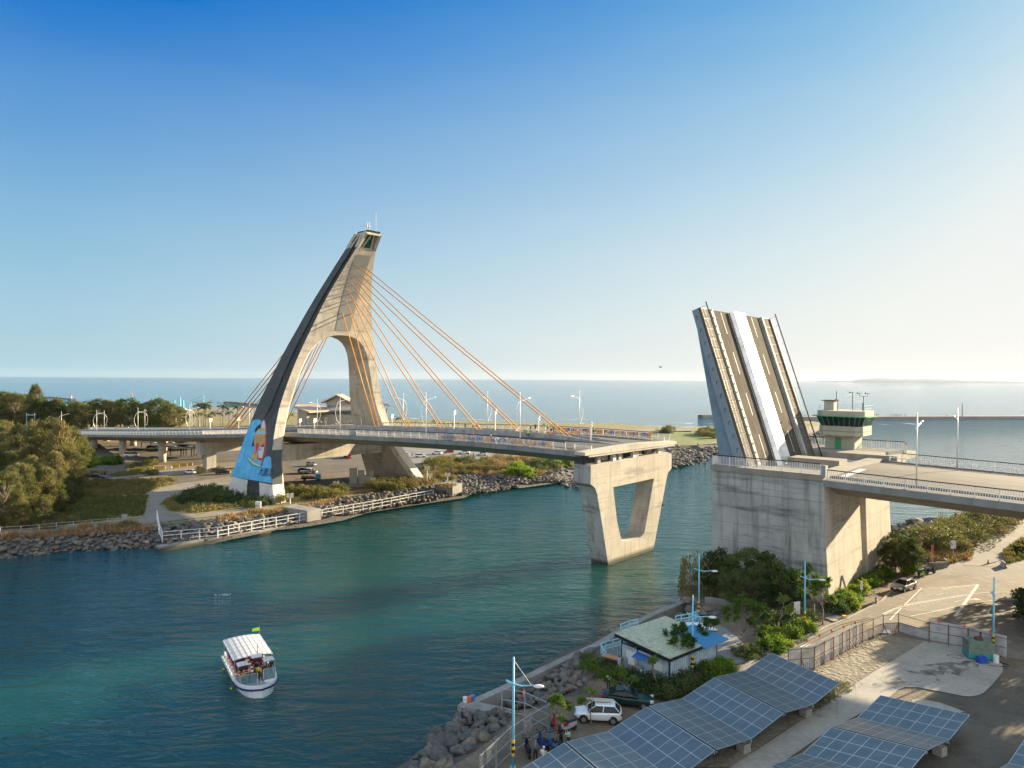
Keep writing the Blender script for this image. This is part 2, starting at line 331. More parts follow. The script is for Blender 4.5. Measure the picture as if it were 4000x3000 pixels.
# railing: solid curved screen panels far left, white balusters to the right
def railing(S0, S1, side, parent, solid_from=205, step=2.6, hgt=1.35, curve=.25):
    n = max(1, int((S1-S0)/step)); bw = MB(); bh = MB()
    for k in range(n+1):
        s = S0+(S1-S0)*k/n; z = zf(s); t0 = TC+side*14.8
        bw.tube([W(s, t0, z), W(s, t0+side*curve, z+hgt*.6), W(s, t0+side*curve*.6, z+hgt)], .07, 4)
        if k < n:
            s2 = S0+(S1-S0)*(k+1)/n; z2 = zf(s2)
            bw.bar(W(s, t0+side*.05, z+.18), W(s2, t0+side*.05, z2+.18), .06)
            bw.bar(W(s, t0+side*curve*.7, z+hgt*.92), W(s2, t0+side*curve*.7, z2+hgt*.92), .06)
            if s >= solid_from:
                q = [[W(a, t0+side*.0, c+.1), W(a, t0+side*curve, c+hgt*.6), W(a, t0+side*curve*.6, c+hgt)] for a, c in ((s+.12, z), (s2-.12, z2))]
                bw.loft([q[0], q[1]], closed=False)
            else:
                for j in range(1, 9):
                    a = s+(s2-s)*j/9; c = z+(z2-z)*j/9
                    bw.bar(W(a, t0+side*.05, c+.18), W(a, t0+side*curve, c+hgt*.6), .045); bw.bar(W(a, t0+side*curve, c+hgt*.6), W(a, t0+side*curve*.6, c+hgt), .045)
            bh.bar(W(s, t0+side*curve*.6, z+hgt+.04), W(s2, t0+side*curve*.6, z2+hgt+.04), .2, .12)
    r = bw.build('railing', M_rail, parent); bh.build('handrail', M_hand, r, local=True) if False else None
    o = bh.build('handrail', M_hand, parent); return r
railing(72.6, 155, -1, bridge); railing(178, 400, -1, bridge); railing(70, 400, 1, bridge)
# short guard posts on the kerb line of the open end
def guard(S0, S1, t, parent):
    b = MB(); n = int((S1-S0)/2.6)
    for k in range(n+1):
        s = S0+(S1-S0)*k/n; z = zf(s)+.1; b.box(W(s, TC+t, z+.35), (.16, .16, .8), TH)
        if k < n: s2 = S0+(S1-S0)*(k+1)/n; b.bar(W(s, TC+t, z+.6), W(s2, TC+t, zf(s2)+.7), .09); b.bar(W(s, TC+t, z+.35), W(s2, TC+t, zf(s2)+.45), .06)
    b.build('guard_rail', M_rail, parent)
guard(69.5, 150, 11.9, bridge); guard(69.5, 73, -11.9, bridge); guard(178, 330, 11.9, bridge)
# tower profile: z -> front s, half width, back s, inner half gap
TW = [(0, 149.5, 23.6, 173), (2.3, 150.2, 23.2, 173.1), (5, 152.2, 22.6, 173.3), (8, 154.5, 21.6, 173.4), (11, 156.7, 20.4, 173.5), (14, 158.3, 19.4, 173.4), (17, 159.5, 18.3, 173.2), (20, 160.3, 17.3, 172.8), (24, 160.8, 16.1, 171.8), (28, 160.7, 14.8, 170.5), (32, 160.2, 13.5, 169.0), (36, 159.4, 12.2, 167.5), (40, 158.4, 10.8, 165.9), (44, 157.2, 9.4, 164.0), (48, 155.8, 8.1, 162.0), (52, 154.2, 6.8, 159.8), (56, 152.2, 5.4, 157.5), (60, 149.9, 4.1, 155.0), (64.3, 147.0, 2.9, 151.8), (68.2, 143.6, 2.25, 148.4)]
GAP = [(0, 20.0), (2.3, 19.6), (5, 19.0), (8, 18.0), (14, 15.9), (20, 13.9), (27, 11.7), (32, 10.3), (36, 8.9), (38, 8.0), (40, 6.6), (41.2, 5.2), (42.1, 3.5), (42.6, 1.5), (42.75, 0.0)]
TCt = 108.4
fs_ = lambda z: lerp([(a, c) for a, c, _, _ in TW], z); fw = lambda z: lerp([(a, c) for a, _, c, _ in TW], z); fb = lambda z: lerp([(a, c) for a, _, _, c in TW], z)
ZL = [0, 2.3, 5, 6.4, 8, 11, 14, 17, 20, 24, 27, 30, 33, 36, 38, 40, 41.2, 42.1, 42.6, 42.75]
b = MB()
for sg in (-1, 1):
    R = []
    for z in ZL:
        g_ = lerp(GAP, z); w = fw(z); sf = fs_(z); sb = fb(z); c = min(.9, (w-g_)*.3)
        rc = .55 if 22 < z < 60 or z < 5.5 else .0
        m1 = sf+(sb-sf)*.30; m2 = sf+(sb-sf)*.58
        if z > 22: m1 = sf+.35; m2 = sf+(sb-sf)*.42
        R.append([W(sf, TCt+sg*(g_+c), z), W(sf, TCt+sg*w, z), W(m1, TCt+sg*w, z), W(m1+.05, TCt+sg*(w-rc), z), W(m2, TCt+sg*(w-rc), z), W(m2+.05, TCt+sg*w, z), W(sb, TCt+sg*w, z), W(sb, TCt+sg*g_, z), W(sf+c*1.3, TCt+sg*g_, z)])
    n = 9
    for k in range(len(R)-1):
        zc = (ZL[k]+ZL[k+1])/2
        for i in range(n):
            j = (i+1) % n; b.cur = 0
            if i in (1, 2, 3, 4, 5): b.cur = (2 if i in (2, 3, 4) else 1)  # side faces darker: shade put into their colour along with stain
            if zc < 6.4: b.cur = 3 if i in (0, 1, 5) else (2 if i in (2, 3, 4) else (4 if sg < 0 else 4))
            elif zc < 17.5 and i in (0,): b.cur = 1 if zc < 14 else 4  # lower front band: shadow and stains painted as darker concrete
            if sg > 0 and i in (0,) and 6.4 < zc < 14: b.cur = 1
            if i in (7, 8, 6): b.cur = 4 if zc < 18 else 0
            q = [R[k][i], R[k][j], R[k+1][j], R[k+1][i]]
            b.add(q, [(0, 1, 2, 3) if sg > 0 else (3, 2, 1, 0)])
ZU = [42.75, 44, 48, 52, 56, 60, 64.3]; R = []
for z in ZU:
    w = fw(z); sf = fs_(z); sb = fb(z); m1 = sf+.35; m2 = sf+(sb-sf)*.42; rc = .5
    R.append([W(sf, TCt-w, z), W(sf, TCt+w, z), W(m1, TCt+w, z), W(m1, TCt+w-rc, z), W(m2, TCt+w-rc, z), W(m2, TCt+w, z), W(sb, TCt+w, z), W(sb, TCt-w, z), W(m2, TCt-w, z), W(m2, TCt-w+rc, z), W(m1, TCt-w+rc, z), W(m1, TCt-w, z)])
for k in range(len(R)-1):
    for i in range(12):
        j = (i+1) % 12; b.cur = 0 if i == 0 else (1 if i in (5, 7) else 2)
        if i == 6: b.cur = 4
        b.add([R[k][i], R[k][j], R[k+1][j], R[k+1][i]], [(0, 1, 2, 3)])
b.cur = 0; b.poly(R[-1])
M_lightc = concrete('pale_base_concrete', (.60, .59, .56), (.22, .21, .19), amount=.35, band=30)
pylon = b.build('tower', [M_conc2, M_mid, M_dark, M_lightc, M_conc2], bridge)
# lookout room at the head of the tower
b = MB(); z0, z1 = 64.3, 67.7
def tp(z, a, c):   # a: 0 front..1 back, c: -1..1
    a = .07+.86*a; return W(fs_(z)+(fb(z)-fs_(z))*a, TCt+fw(z)*c*.86, z)
for a0, c0, a1, c1 in ((0, -1, 0, 1), (0, 1, 1, 1), (1, 1, 1, -1), (1, -1, 0, -1)):
    A, B_ = tp(z0, a0, c0), tp(z0, a1, c1); C_, D_ = tp(z1, a0, c0), tp(z1, a1, c1)
    b.bar(A, C_, .8); mid0 = (A+B_)/2; mid1 = (C_+D_)/2
    b.bar(A+(B_-A)*.25, mid1-(D_-C_)*.06, .38); b.bar(B_-(B_-A)*.22, mid1+(D_-C_)*.1, .38); b.bar(C_-Vector((0, 0, .25)), D_-Vector((0, 0, .25)), .55)
b.build('window_frame', M_conc2, bridge)
b = MB(); ins = lambda z, a, c: tp(z, .12+a*.76, c*.8)
b.loft([[ins(z0, 0, -1), ins(z0, 0, 1), ins(z0, 1, 1), ins(z0, 1, -1)], [ins(z1, 0, -1), ins(z1, 0, 1), ins(z1, 1, 1), ins(z1, 1, -1)]])
b.build('window', mat('lookout_glass', (.03, .16, .09), .12, noise=[(1.6, (.015, .06, .04), .45, .6)], spec=.8), bridge)
b = MB(); b.loft([[tp(67.7, 0, -1), tp(67.7, 0, 1), tp(67.7, 1, 1), tp(67.7, 1, -1)], [tp(68.2, 0, -1), tp(68.2, 0, 1), tp(68.2, 1, 1), tp(68.2, 1, -1)]]); b.build('roof_slab', M_mid, bridge)
b = MB(); e = [tp(68.3, .35, -.9), tp(68.3, .35, .2), tp(68.3, .95, .2), tp(68.3, .95, -.9)]
for i in range(4):
    A, B_ = e[i], e[(i+1) % 4]; b.bar(A, A+Vector((0, 0, 1.1)), .06)
    for h in (.55, 1.1): b.bar(A+Vector((0, 0, h)), B_+Vector((0, 0, h)), .05)
b.build('roof_railing', mat('blue_rail', (.15, .45, .60), .5), bridge)
b = MB(); b.bar(tp(68.3, .1, .4), tp(68.3, .1, .4)+Vector((0, 0, 4.6)), .09); b.build('antenna', M_steel, bridge)
for q in (-.45, -.1):
    p = tp(68.3, .45, q); b = MB(); b.cur = 0; b.tube([p, p+Vector((0, 0, 1.0))], .12, 6); b.cur = 1; b.tube([p+Vector((0, 0, 1.0)), p+Vector((0, 0, 1.5))], .2, 8); b.cur = 0; b.bar(p+Vector((0, 0, 1.5)), p+Vector((0, 0, 2.3)), .1)
    b.build('beacon_light', [M_white, M_red], bridge)
# grey cable plate on the front face and the shadowed arch head recess
b = MB(); R = []
for z in (43.9, 48, 52, 56, 60, 62.6): R.append([W(fs_(z)-.06, TCt-min(2.3, fw(z)*.62), z), W(fs_(z)-.06, TCt+min(2.3, fw(z)*.62), z)])
b.loft(R, closed=False); b.build('cable_plate', M_grey, bridge)
# stay cables: forward fan (six pairs) and back fan
fz = [60.0, 57.9, 55.9, 53.8, 51.5, 48.3]; fsd = [82.7, 94.6, 106.5, 118.5, 130.5, 143.0]
def cable(a, b_, r=.115, m=None):
    q = MB(); q.tube([a, b_], r, 8); o = q.build('stay_cable', m or M_orange, bridge, smooth=True)
    q = MB(); d = (b_-a).normalized(); q.tube([b_-d*4.2, b_+d*.3], r*1.25, 8); c = q.build('cable_anchor', M_steel, o, local=True)
    q2 = None; return o
for z, s in zip(fz, fsd):
    for sg in (-1, 1): cable(W(fs_(z)-.1, TCt+sg*1.25, z), W(s, TC+sg*.55, zf(s)+.3))
for z, s in zip((56.5, 54.5, 52.5, 48.0, 46.0), (224.5, 221.5, 218.5, 193.0, 189.0)):
    for sg in (-1, 1): cable(W(fb(z)-.1, TCt+sg*1.0, z), W(s, TC+sg*.55, zf(s)+.3))
# cross beam between the legs
b = MB(); b.loft([[W(s, t, z) for s, z in ((161.5, 10.6), (161.5, 14.6), (168.5, 14.6), (168.5, 10.6))] for t in (91.5, 125.5)]); b.build('cross_beam', M_conc2, bridge)
# viaduct piers left of the tower
for s in (216.5, 251.5, 287.5, 318.5, 350, 382):
    for t in (100.5, 115.5):
        zt = zf(s)-2.4
        b = MB()
        if s < 220:
            b.box(W(s-.4, t, (zt+1)/2+.2), (3.0, 2.6, zt-1.4), TH)
        else: b.tube([W(s, t, 1.8), W(s, t, zt)], 1.25, 24)
        b.build('pier', M_conc, bridge, smooth=s > 220)
b = MB(); zt = zf(216.5)-2.45
b.loft([[W(s, t, z) for t, z in ((97, zt), (97, zt-3.6), (99.0, zt-3.9), (103, zt-3.2), (112, zt-3.2), (117, zt-3.9), (119, zt-3.6), (119, zt))] for s in (214.9, 217.7)]); b.build('pier_cap', M_conc, bridge)
# the V-shaped end pier
b = MB()
outer = [(95.72, 14.4), (97.0, 13.7), (97.6, 12.6), (98.2, 10.5), (99.2, 7), (101, 0), (101.3, -2), (108, -2), (115.5, -2), (115.8, 0), (117.6, 5), (119.6, 10.5), (120.6, 13.2), (121.1, 14.0), (122.28, 14.6)]
inner = [(102.3, 13.2), (102.4, 12.9), (102.6, 12.0), (102.9, 10.5), (103.6, 7.2), (104.6, 4.6), (105.3, 3.4), (108, 3.1), (111.2, 3.1), (112.6, 3.7), (113.4, 6), (114.9, 10.5), (115.6, 12.6), (115.75, 13.1), (115.8, 13.35)]
s0, s1 = 68.6, 72.1
for i in range(len(outer)-1):
    o1, o2, i1, i2 = outer[i], outer[i+1], inner[i], inner[i+1]
    P = lambda q, s: W(s, q[0], q[1])
    b.add([P(o1, s0), P(o2, s0), P(i2, s0), P(i1, s0)], [(0, 1, 2, 3)]); b.add([P(o1, s1), P(o2, s1), P(i2, s1), P(i1, s1)], [(3, 2, 1, 0)])
    b.cur = 1; b.add([P(o1, s0), P(o2, s0), P(o2, s1), P(o1, s1)], [(3, 2, 1, 0)]); b.cur = 0; b.add([P(i1, s0), P(i2, s0), P(i2, s1), P(i1, s1)], [(0, 1, 2, 3)])
# cap block over the legs
CAPP = [(95.7, 14.4), (102.3, 13.2), (115.8, 13.35), (122.3, 14.6), (122.3, 17.4), (120.7, 17.9), (95.7, 17.55)]
R0 = [W(s0, t, z) for t, z in CAPP]; R1 = [W(s1, t, z) for t, z in CAPP]
b.add(R0, [(0, 1, 2, 3, 4, 5, 6)]); b.add(R1, [(6, 5, 4, 3, 2, 1, 0)])
for i in (1, 3, 4, 5): b.add([R0[i], R0[i+1], R1[i+1], R1[i]], [(3, 2, 1, 0)])
b.cur = 1; b.add([R0[6], R0[0], R1[0], R1[6]], [(3, 2, 1, 0)])
b.build('end_pier', [M_conc, M_pierl], bridge)
b = MB(); b.loft([[W(s, t, z) for s, z in ((70.4, 17.55), (70.4, 19.23), (72.08, 19.23), (72.08, 17.4))] for t in (95.72, 122.28)]); b.build('bearing_wall', M_mid, bridge)
b = MB(); b.loft([[W(s, t, z) for t, z in ((94, 19.25), (94, 19.8), (106.8, 20.12), (111.2, 20.12), (124, 19.8), (124, 19.25))] for s in (68.5, 70.62)]); b.build('end_slab', M_conc, bridge)
b = MB(); b.bar(W(68.2, 94.6, 19.1), W(68.2, 122.6, 19.1), .3, .22); b.build('end_beam', M_conc, bridge)
for i, t in enumerate((98.5, 103.2, 104.9, 109.6, 110.4, 118.3)):
    b = MB(); b.box(W(69.2, t, 18.15), (.6, .9, .95), TH+pi/2); b.build('machine_box', M_white if i % 2 else M_grey, bridge)
for t in (101.5, 106.3, 112.5, 116.0):
    b = MB(); b.box(W(70.2, t, 18.3), (1.6, .9, 1.0), TH); b.build('bearing_block', M_conc, bridge)
# ---------------------------------------------------------------- the bascule span on the right
basc = thing('bascule_bridge', 'raised drawbridge with its road leaf standing up from a massive grey concrete pier', 'bridge', W(38, 109, 3.3), TH+pi/2)
SR = [31, 24, 17, 10, 0, -10, -22, -36, -50]
deck(SR, 'deck', basc)
# pier (tapering slab walls with a vertical groove in the end face)
def pier_ring(z, k):
    e = k
    return [W(30.9-e*.4, 94+e*1.2, z), W(30.9-e*.4, 108.6+e*1.2, z), W(32.4-e*.4, 108.9+e*1.2, z), W(32.4-e*.4, 111.2+e*.4, z), W(30.9-e*.4, 111.6+e*.4, z), W(30.9-e*.4, 124+e*1.0, z), W(33, 133, z) if z > 15 else W(33, 127+e*.5, z), W(44, 133, z) if z > 15 else W(44, 127+e*.5, z), W(46.6+e*.5, 124+e*.5, z), W(46.2+e*.7, 94+e*1.2, z)]
b = MB(); zz_ = [(0.0, 1.25), (2.0, 1.05), (5, .8), (9, .5), (13, .2), (16.2, .05), (16.3, 0), (18.95, 0)]
R = [pier_ring(z, k) for z, k in zz_]
for k in range(len(R)-1):
    for i in range(10):
        j = (i+1) % 10; b.cur = 1 if i == 9 else 0
        b.add([R[k][i], R[k][j], R[k+1][j], R[k+1][i]], [(0, 1, 2, 3)])
b.cur = 0; b.poly(R[-1])
b.build('bascule_pier', [M_conc, M_pierl], basc)
M_plat = concrete('platform_concrete', (.28, .26, .22), (.12, .11, .095), amount=.6, band=50)
# platform slabs on top: left walkway, right platform, counterweight pit between
b = MB()
b.loft([[W(s, t, z) for t, z in ((93.8, 18.96), (93.8, 19.75), (98.3, 19.75), (98.3, 18.96))] for s in (31, 46.4)])
b.loft([[W(s, t, z) for t, z in ((122.2, 18.96), (122.2, 20.0), (134.6, 20.0), (134.6, 18.96))] for s in (29.4, 47.0)])
b.loft([[W(s, t, z) for t, z in ((98.3, 18.96), (98.3, 19.6), (122.2, 19.6), (122.2, 18.96))] for s in (31, 33.2)])
b.loft([[W(s, t, z) for t, z in ((107.2, 18.96), (107.2, 20.25), (110.8, 20.25), (110.8, 18.96))] for s in (33.2, 40.6)])
b.build('platform', M_plat, basc)
b = MB(); b.box(W(36, 134.2, 17.0), (9.5, 3.0, 4.2), TH+pi/2); b.build('corner_block', M_conc, basc)
# leaf
ang = radians(71.5); PO = W(42.0, 0, 19.4)
LD = U*cos(ang)+Vector((0, 0, sin(ang)))                      # along the leaf
LN = (-U*sin(ang)+Vector((0, 0, cos(ang))))                   # out of the road surface
def LP(l, t, n=0.0): return PO+LD*l+V*t+LN*n
LL = 24.2
M_leafw = mat('leaf_girder_paint', (.20, .25, .29), .65, noise=[(.5, (.16, .20, .235), .4, .7)])
M_leafd = mat('leaf_underside_paint', (.16, .24, .30), .55, noise=[(.5, (.12, .18, .23), .4, .7)])
M_grate = mat('walkway_grating', (.12, .108, .09), .8, 0, noise=[(1.2, (.085, .077, .065), .4, .7)])
M_leafroad = mat('leaf_asphalt', (.055, .049, .041), .85, noise=[(.55, (.085, .077, .064), .45, .7, (1, 1, .12)), (.9, (.035, .032, .028), .5, .7, (1, 1, .1))])
M_alu = mat('bright_median_plate', (.72, .71, .69), .28, .55, noise=[(.6, (.5, .5, .48), .45, .7)])
def slab(l0, l1, t0, t1, n0, n1, nm, m, parent=basc, n1b=None):
    b = MB(); b.loft([[LP(l0, t0, n0), LP(l0, t1, n0), LP(l0, t1, n1), LP(l0, t0, n1)], [LP(l1, t0, n0 if n1b is None else n1b), LP(l1, t1, n0 if n1b is None else n1b), LP(l1, t1, n1), LP(l1, t0, n1)]]); return b.build(nm, m, parent)
slab(-2.5, LL, 96, 122, -.7, -.02, 'leaf_deck', M_leafw)
for t0 in (96.0, 121.4): slab(-2.5, LL, t0, t0+.6, -1.6, -.7, 'edge_girder', M_leafw, n1b=-1.05)
for t0 in (96.65, 106.5, 110.7, 118.8): slab(-3.5, LL-1.5, t0, t0+.7, -4.6, -.7, 'main_girder', M_leafd, n1b=-1.25)
slab(-2.5, LL, 96.0, 96.35, -.02, .35, 'edge_kerb', M_grate); slab(-2.5, LL, 121.7, 122, -.02, .3, 'edge_kerb', M_grate)
slab(-2.5, LL, 96.35, 99.4, -.02, .12, 'walkway', M_grate); slab(-2.5, LL, 118.5, 121.7, -.02, .12, 'walkway', M_grate)
slab(-2.5, LL, 99.4, 100.0, -.02, .25, 'kerb', M_barrier); slab(-2.5, LL, 117.8, 118.5, -.02, .45, 'kerb', M_barrier)
for a, c in ((100.0, 106.2), (110.9, 117.8)):
    o = slab(-2.5, LL, a, c, -.02, .06, 'roadway', M_leafroad)
    bb = MB()
    for tt in (a+.5, c-.45): bb.loft([[LP(0, tt, .064), LP(0, tt+.12, .064)], [LP(LL, tt, .064), LP(LL, tt+.12, .064)]], closed=False)
    for q in range(4): bb.loft([[LP(1+q*6.5, (a+c)/2, .064), LP(1+q*6.5, (a+c)/2+.12, .064)], [LP(4.5+q*6.5, (a+c)/2, .064), LP(4.5+q*6.5, (a+c)/2+.12, .064)]], closed=False)
    bb.build('lane_marking', M_line, basc)
for m_ in (M_leafroad, M_grate): m_.node_tree.nodes['Principled BSDF'].inputs['Specular IOR Level'].default_value = .06
b = MB(); b.loft([[LP(l, 106.2, -.02), LP(l, 106.2, .15), LP(l, 106.6, .75), LP(l, 108.6, .62), LP(l, 110.4, .75), LP(l, 110.9, .15), LP(l, 110.9, -.02)] for l in (-.6, LL)]); b.build('median', M_alu, basc)
b = MB()
for k in range(14): l = .5+k*1.7; b.bar(LP(l, 106.6, .78), LP(l, 108.5, .66), .05); b.bar(LP(l, 108.5, .66), LP(l, 110.4, .78), .05)
b.build('median_joint', M_steel, basc)
for tt, sg in ((96.2, -1), (121.9, 1)):
    b = MB(); n = 16
    for k in range(n+1):
        l = -1.5+(LL+1.5)*k/n; b.bar(LP(l, tt, .1), LP(l, tt, 1.25), .045); b.bar(LP(l, tt, .1), LP(l, tt-sg*2.9, .16), .04)
    for h in (.4, .8): b.bar(LP(-1.5, tt, h), LP(LL, tt, h), .018)
    b.build('railing', M_grey, basc)
    b = MB(); b.bar(LP(-1.5 if sg < 0 else -1.5, tt, 1.35), LP(LL+.5, tt, 1.35), .2 if sg > 0 else .12, .14); b.build('handrail', M_hand, basc)
for tt in (99.8, 118.1):
    for k in range(19): b = MB(); b.box(LP(.7+k*1.3, tt, .35), (.15, .15, .18), TH); b.build('guard_post', M_steel, basc)
b = MB()
for k in range(12):
    l = 1+k*2.0; p = LP(l, 95.95, -.35); b.bar(p, p-V*.45, .05); b.bar(p-V*.45, p-V*.45-Vector((0, 0, .5)), .05)
b.build('cable_hook', M_hand, basc)
# railings of pier and right approach
def path_rail(pts, h, parent, step=2.4, nb=9, curve=.0):
    bw = MB(); bh = MB(); up = Vector((0, 0, 1))
    for A, B_ in zip(pts, pts[1:]):
        A = Vector(A); B_ = Vector(B_); n = max(1, round((B_-A).length/step)); out = (B_-A).cross(up).normalized()*curve
        for k in range(n+1):
            p = A+(B_-A)*k/n
            if k or A == Vector(pts[0]): bw.bar(p, p+up*h*.6+out, .12); bw.bar(p+up*h*.6+out+up*.002, p+up*h+out*.6, .12)
            if k < n:
                for j in range(1, nb): q = p+(B_-A)/n*j/nb; bw.bar(q+up*.15, q+up*h*.6+out, .055); bw.bar(q+up*h*.6+out, q+up*h+out*.6, .055)
        bw.bar(A+up*.15, B_+up*.15, .06); bh.bar(A+up*(h+.04)+out*.6, B_+up*(h+.04)+out*.6, .18, .11)
    bw.build('railing', M_rail, parent); bh.build('handrail', M_hand, parent)
path_rail([W(31.4, 94.1, 19.75), W(46.2, 94.1, 19.75), W(46.8, 97, 19.75)], 1.35, basc, 2.6, 11, .0)
path_rail([W(47, 122.4, 20), W(46.8, 134.3, 20), W(31, 134.3, 20), W(29.6, 129, 20)], 1.35, basc, 2.6, 10, -.0)
def rail_side(side, S0, S1):
    pts = [W(s, TC+side*14.8, zf(s)) for s in [S1]+[q for q in SR if S0 < q < S1][::1]+[S0]]
    path_rail(pts, 1.3, basc, 2.6, 9)
rail_side(-1, -50, 30.6); rail_side(1, -50, 29)
b = MB(); b.box(W(31.0, 94.4, 20.2), (.9, .5, 1.5), TH); b.build('gate_post', M_grey, basc)
for t in (-11.9, 11.9): 
    b = MB(); b.loft([[W(s, TC+t-.2, zf(s)), W(s, TC+t+.2, zf(s)), W(s, TC+t+.2, zf(s)+.3), W(s, TC+t-.2, zf(s)+.3)] for s in SR]); b.build('kerb', M_fascia, basc)
b = MB()
for k in range(28):
    s = 30-k*2.7; b.box(W(s, TC+11.9, zf(s)+.6), (.18, .18, .7), TH)
b.bar(W(30, TC+11.9, zf(30)+.85), W(-45, TC+11.9, zf(-45)+.85), .1); b.build('guard_rail', M_rail, basc)
b = MB(); e = .37
for t0 in (-8.6, -5.3, 5.3, 8.6): b.loft([[W(s, TC+t0, zf(s)+.325-abs(t0)*.0237+.012), W(s, TC+t0+.15, zf(s)+.325-abs(t0)*.0237+.012)] for s in SR], closed=False)
b.loft([[W(29.5, 98.5, zf(29.5)+.13), W(30.4, 98.5, zf(30.4)+.13)], [W(29.5, 107, zf(29.5)+.34), W(30.4, 107, zf(30.4)+.34)]], closed=False)
b.build('lane_marking', M_line, basc)
# ---------------------------------------------------------------- control tower
ct = thing('control_tower', 'pale concrete bridge control tower with slanted green-framed windows and a green door', 'tower', W(40, 130, 20), TH+pi/2)
M_ctc = mat('beige_plaster', (.33, .325, .27), .85, noise=[(1.2, (.27, .265, .22), .4, .7)])
def octo(s0, s1, t0, t1, c, z): return [W(s, t, z) for s, t in ((s0+c, t0), (s1-c, t0), (s1, t0+c), (s1, t1-c), (s1-c, t1), (s0+c, t1), (s0, t1-c), (s0, t0+c))]
z0 = 20.0
b = MB(); b.loft([octo(37.3, 42.1, 128.2, 132.6, .15, z0), octo(37.3, 42.1, 128.2, 132.6, .15, z0+2.4)]); base = b.build('wall', M_ctc, ct)
b = MB()
for h in (.7, 1.0):
    for s, t in ((42.12, 128.18),): b.loft([[W(37.28, 128.18, z0+h), W(37.28, 128.18, z0+h+.12)], [W(42.12, 128.18, z0+h), W(42.12, 128.18, z0+h+.12)]], closed=False)
b.build('stripe', mat('pale_green_paint', (.16, .33, .20), .6), ct)
b = MB(); b.box(W(39.9, 128.14, z0+1.0), (.95, .08, 2.0), TH+pi/2); d = b.build('door', M_green, ct)
b = MB(); b.box(W(39.9, 128.08, z0+2.25), (2.0, .12, .45), TH+pi/2)
SGN = mat('shrine_banner', (.55, .22, .03), .6, noise=[(5, (.02, .35, .35), .5, .56), (8, (.6, .45, .08), .52, .58)]); b.build('sign', SGN, ct)
b = MB(); b.loft([octo(35.9, 43.0, 127.0, 134.0, 1.0, z0+2.4), octo(35.9, 43.0, 127.0, 134.0, 1.0, z0+4.0)]); b.build('balcony_band', M_ctc, ct)
b = MB(); b.loft([octo(35.86, 43.04, 126.96, 134.04, 1.0, z0+3.1), octo(35.86, 43.04, 126.96, 134.04, 1.0, z0+3.2)]); b.build('stripe', M_green, ct)
lo = octo(36.1, 42.8, 127.2, 133.8, 1.0, z0+4.0); hi = octo(35.5, 43.4, 126.6, 134.4, 1.2, z0+5.6)
b = MB(); b.loft([lo, hi]); b.build('window', M_dglass, ct)
b = MB()
for i in range(8):
    A, B_ = lo[i], lo[(i+1) % 8]; C_, D_ = hi[i], hi[(i+1) % 8]; n = 6 if (A-B_).length > 3 else 2
    for k in range(n): b.bar(A+(B_-A)*k/n, C_+(D_-C_)*k/n, .09)
b.build('window_frame', M_green, ct)
b = MB(); b.loft([octo(34.9, 44.0, 126.0, 135.0, 1.2, z0+5.6), octo(34.9, 44.0, 126.0, 135.0, 1.2, z0+5.72)]); b.build('canopy', M_green, ct)
b = MB(); b.loft([octo(35.6, 43.3, 126.7, 134.3, 1.2, z0+5.72), octo(35.6, 43.3, 126.7, 134.3, 1.2, z0+6.6)]); b.build('roof', M_ctc, ct)
b = MB(); p8 = octo(35.8, 43.1, 126.9, 134.1, 1.2, z0+6.6)
for i in range(8):
    A, B_ = p8[i], p8[(i+1) % 8]; b.bar(A, A+Vector((0, 0, .9)), .05)
    for h in (.45, .9): b.bar(A+Vector((0, 0, h)), B_+Vector((0, 0, h)), .04)
b.build('roof_railing', mat('pale_blue_rail', (.35, .55, .60), .5), ct)
b = MB(); b.box(W(41.8, 130, z0+7.4), (1.6, 1.8, 1.6), TH+pi/2); b.build('roof_hut', M_ctc, ct)
b = MB(); b.box(W(41.9, 130, z0+8.28), (2.3, 2.3, .12), TH+pi/2); b.build('hut_roof', M_hand, ct)
def mast(s, t, h, arms, nm='wind_mast'):
    b = MB(); p = W(s, t, z0+6.5); b.bar(p, p+Vector((0, 0, h)), .08)
    for a, c in arms:
        q = p+Vector((0, 0, h))+U*a; b.bar(p+Vector((0, 0, h)), q, .05); b.bar(q, q+Vector((0, 0, c)), .05); b.bar(q+Vector((0, 0, c))-U*.3, q+Vector((0, 0, c))+U*.35, .06); b.ellip(q+Vector((0, 0, c))+U*.35, (.14, .14, .14), 6, 4)
    b.build(nm, M_hand, ct)
mast(36.7, 131, 2.6, [(.65, .5), (-.65, .5)]); mast(38.5, 131, 3.1, [(.05, .1)]); mast(40.3, 129, 1.8, [(.05, .1)]); mast(41.3, 131.5, 3.4, [], 'antenna'); mast(37.0, 131.5, 1.4, [], 'antenna')
# ---------------------------------------------------------------- land
LG, RG = 2.3, 3.0
M_dirt = mat('dry_dirt', (.20, .165, .12), .95, noise=[(.09, (.15, .13, .085), .4, .62), (.6, (.26, .215, .155), .5, .72), (4, (.12, .10, .075), .5, .75)], bump=(3, .5, .08))
M_grass = mat('dry_grass_ground', (.17, .155, .055), .95, noise=[(.12, (.25, .19, .08), .42, .6), (.5, (.09, .105, .03), .48, .68), (3, (.17, .14, .06), .5, .75)], bump=(5, .8, .15))
M_green_g = mat('green_turf', (.10, .15, .03), .95, noise=[(.08, (.15, .16, .04), .42, .6), (.6, (.045, .065, .015), .5, .7)], bump=(3, .8, .2))
M_sand = mat('beach_sand', (.19, .17, .14), .95, noise=[(.05, (.13, .115, .095), .4, .6), (.8, (.23, .205, .17), .5, .7)])
M_gravel = mat('pale_gravel', (.20, .18, .148), .95, noise=[(.3, (.14, .12, .098), .42, .68), (6, (.25, .228, .19), .5, .72)], bump=(8, .5, .05))
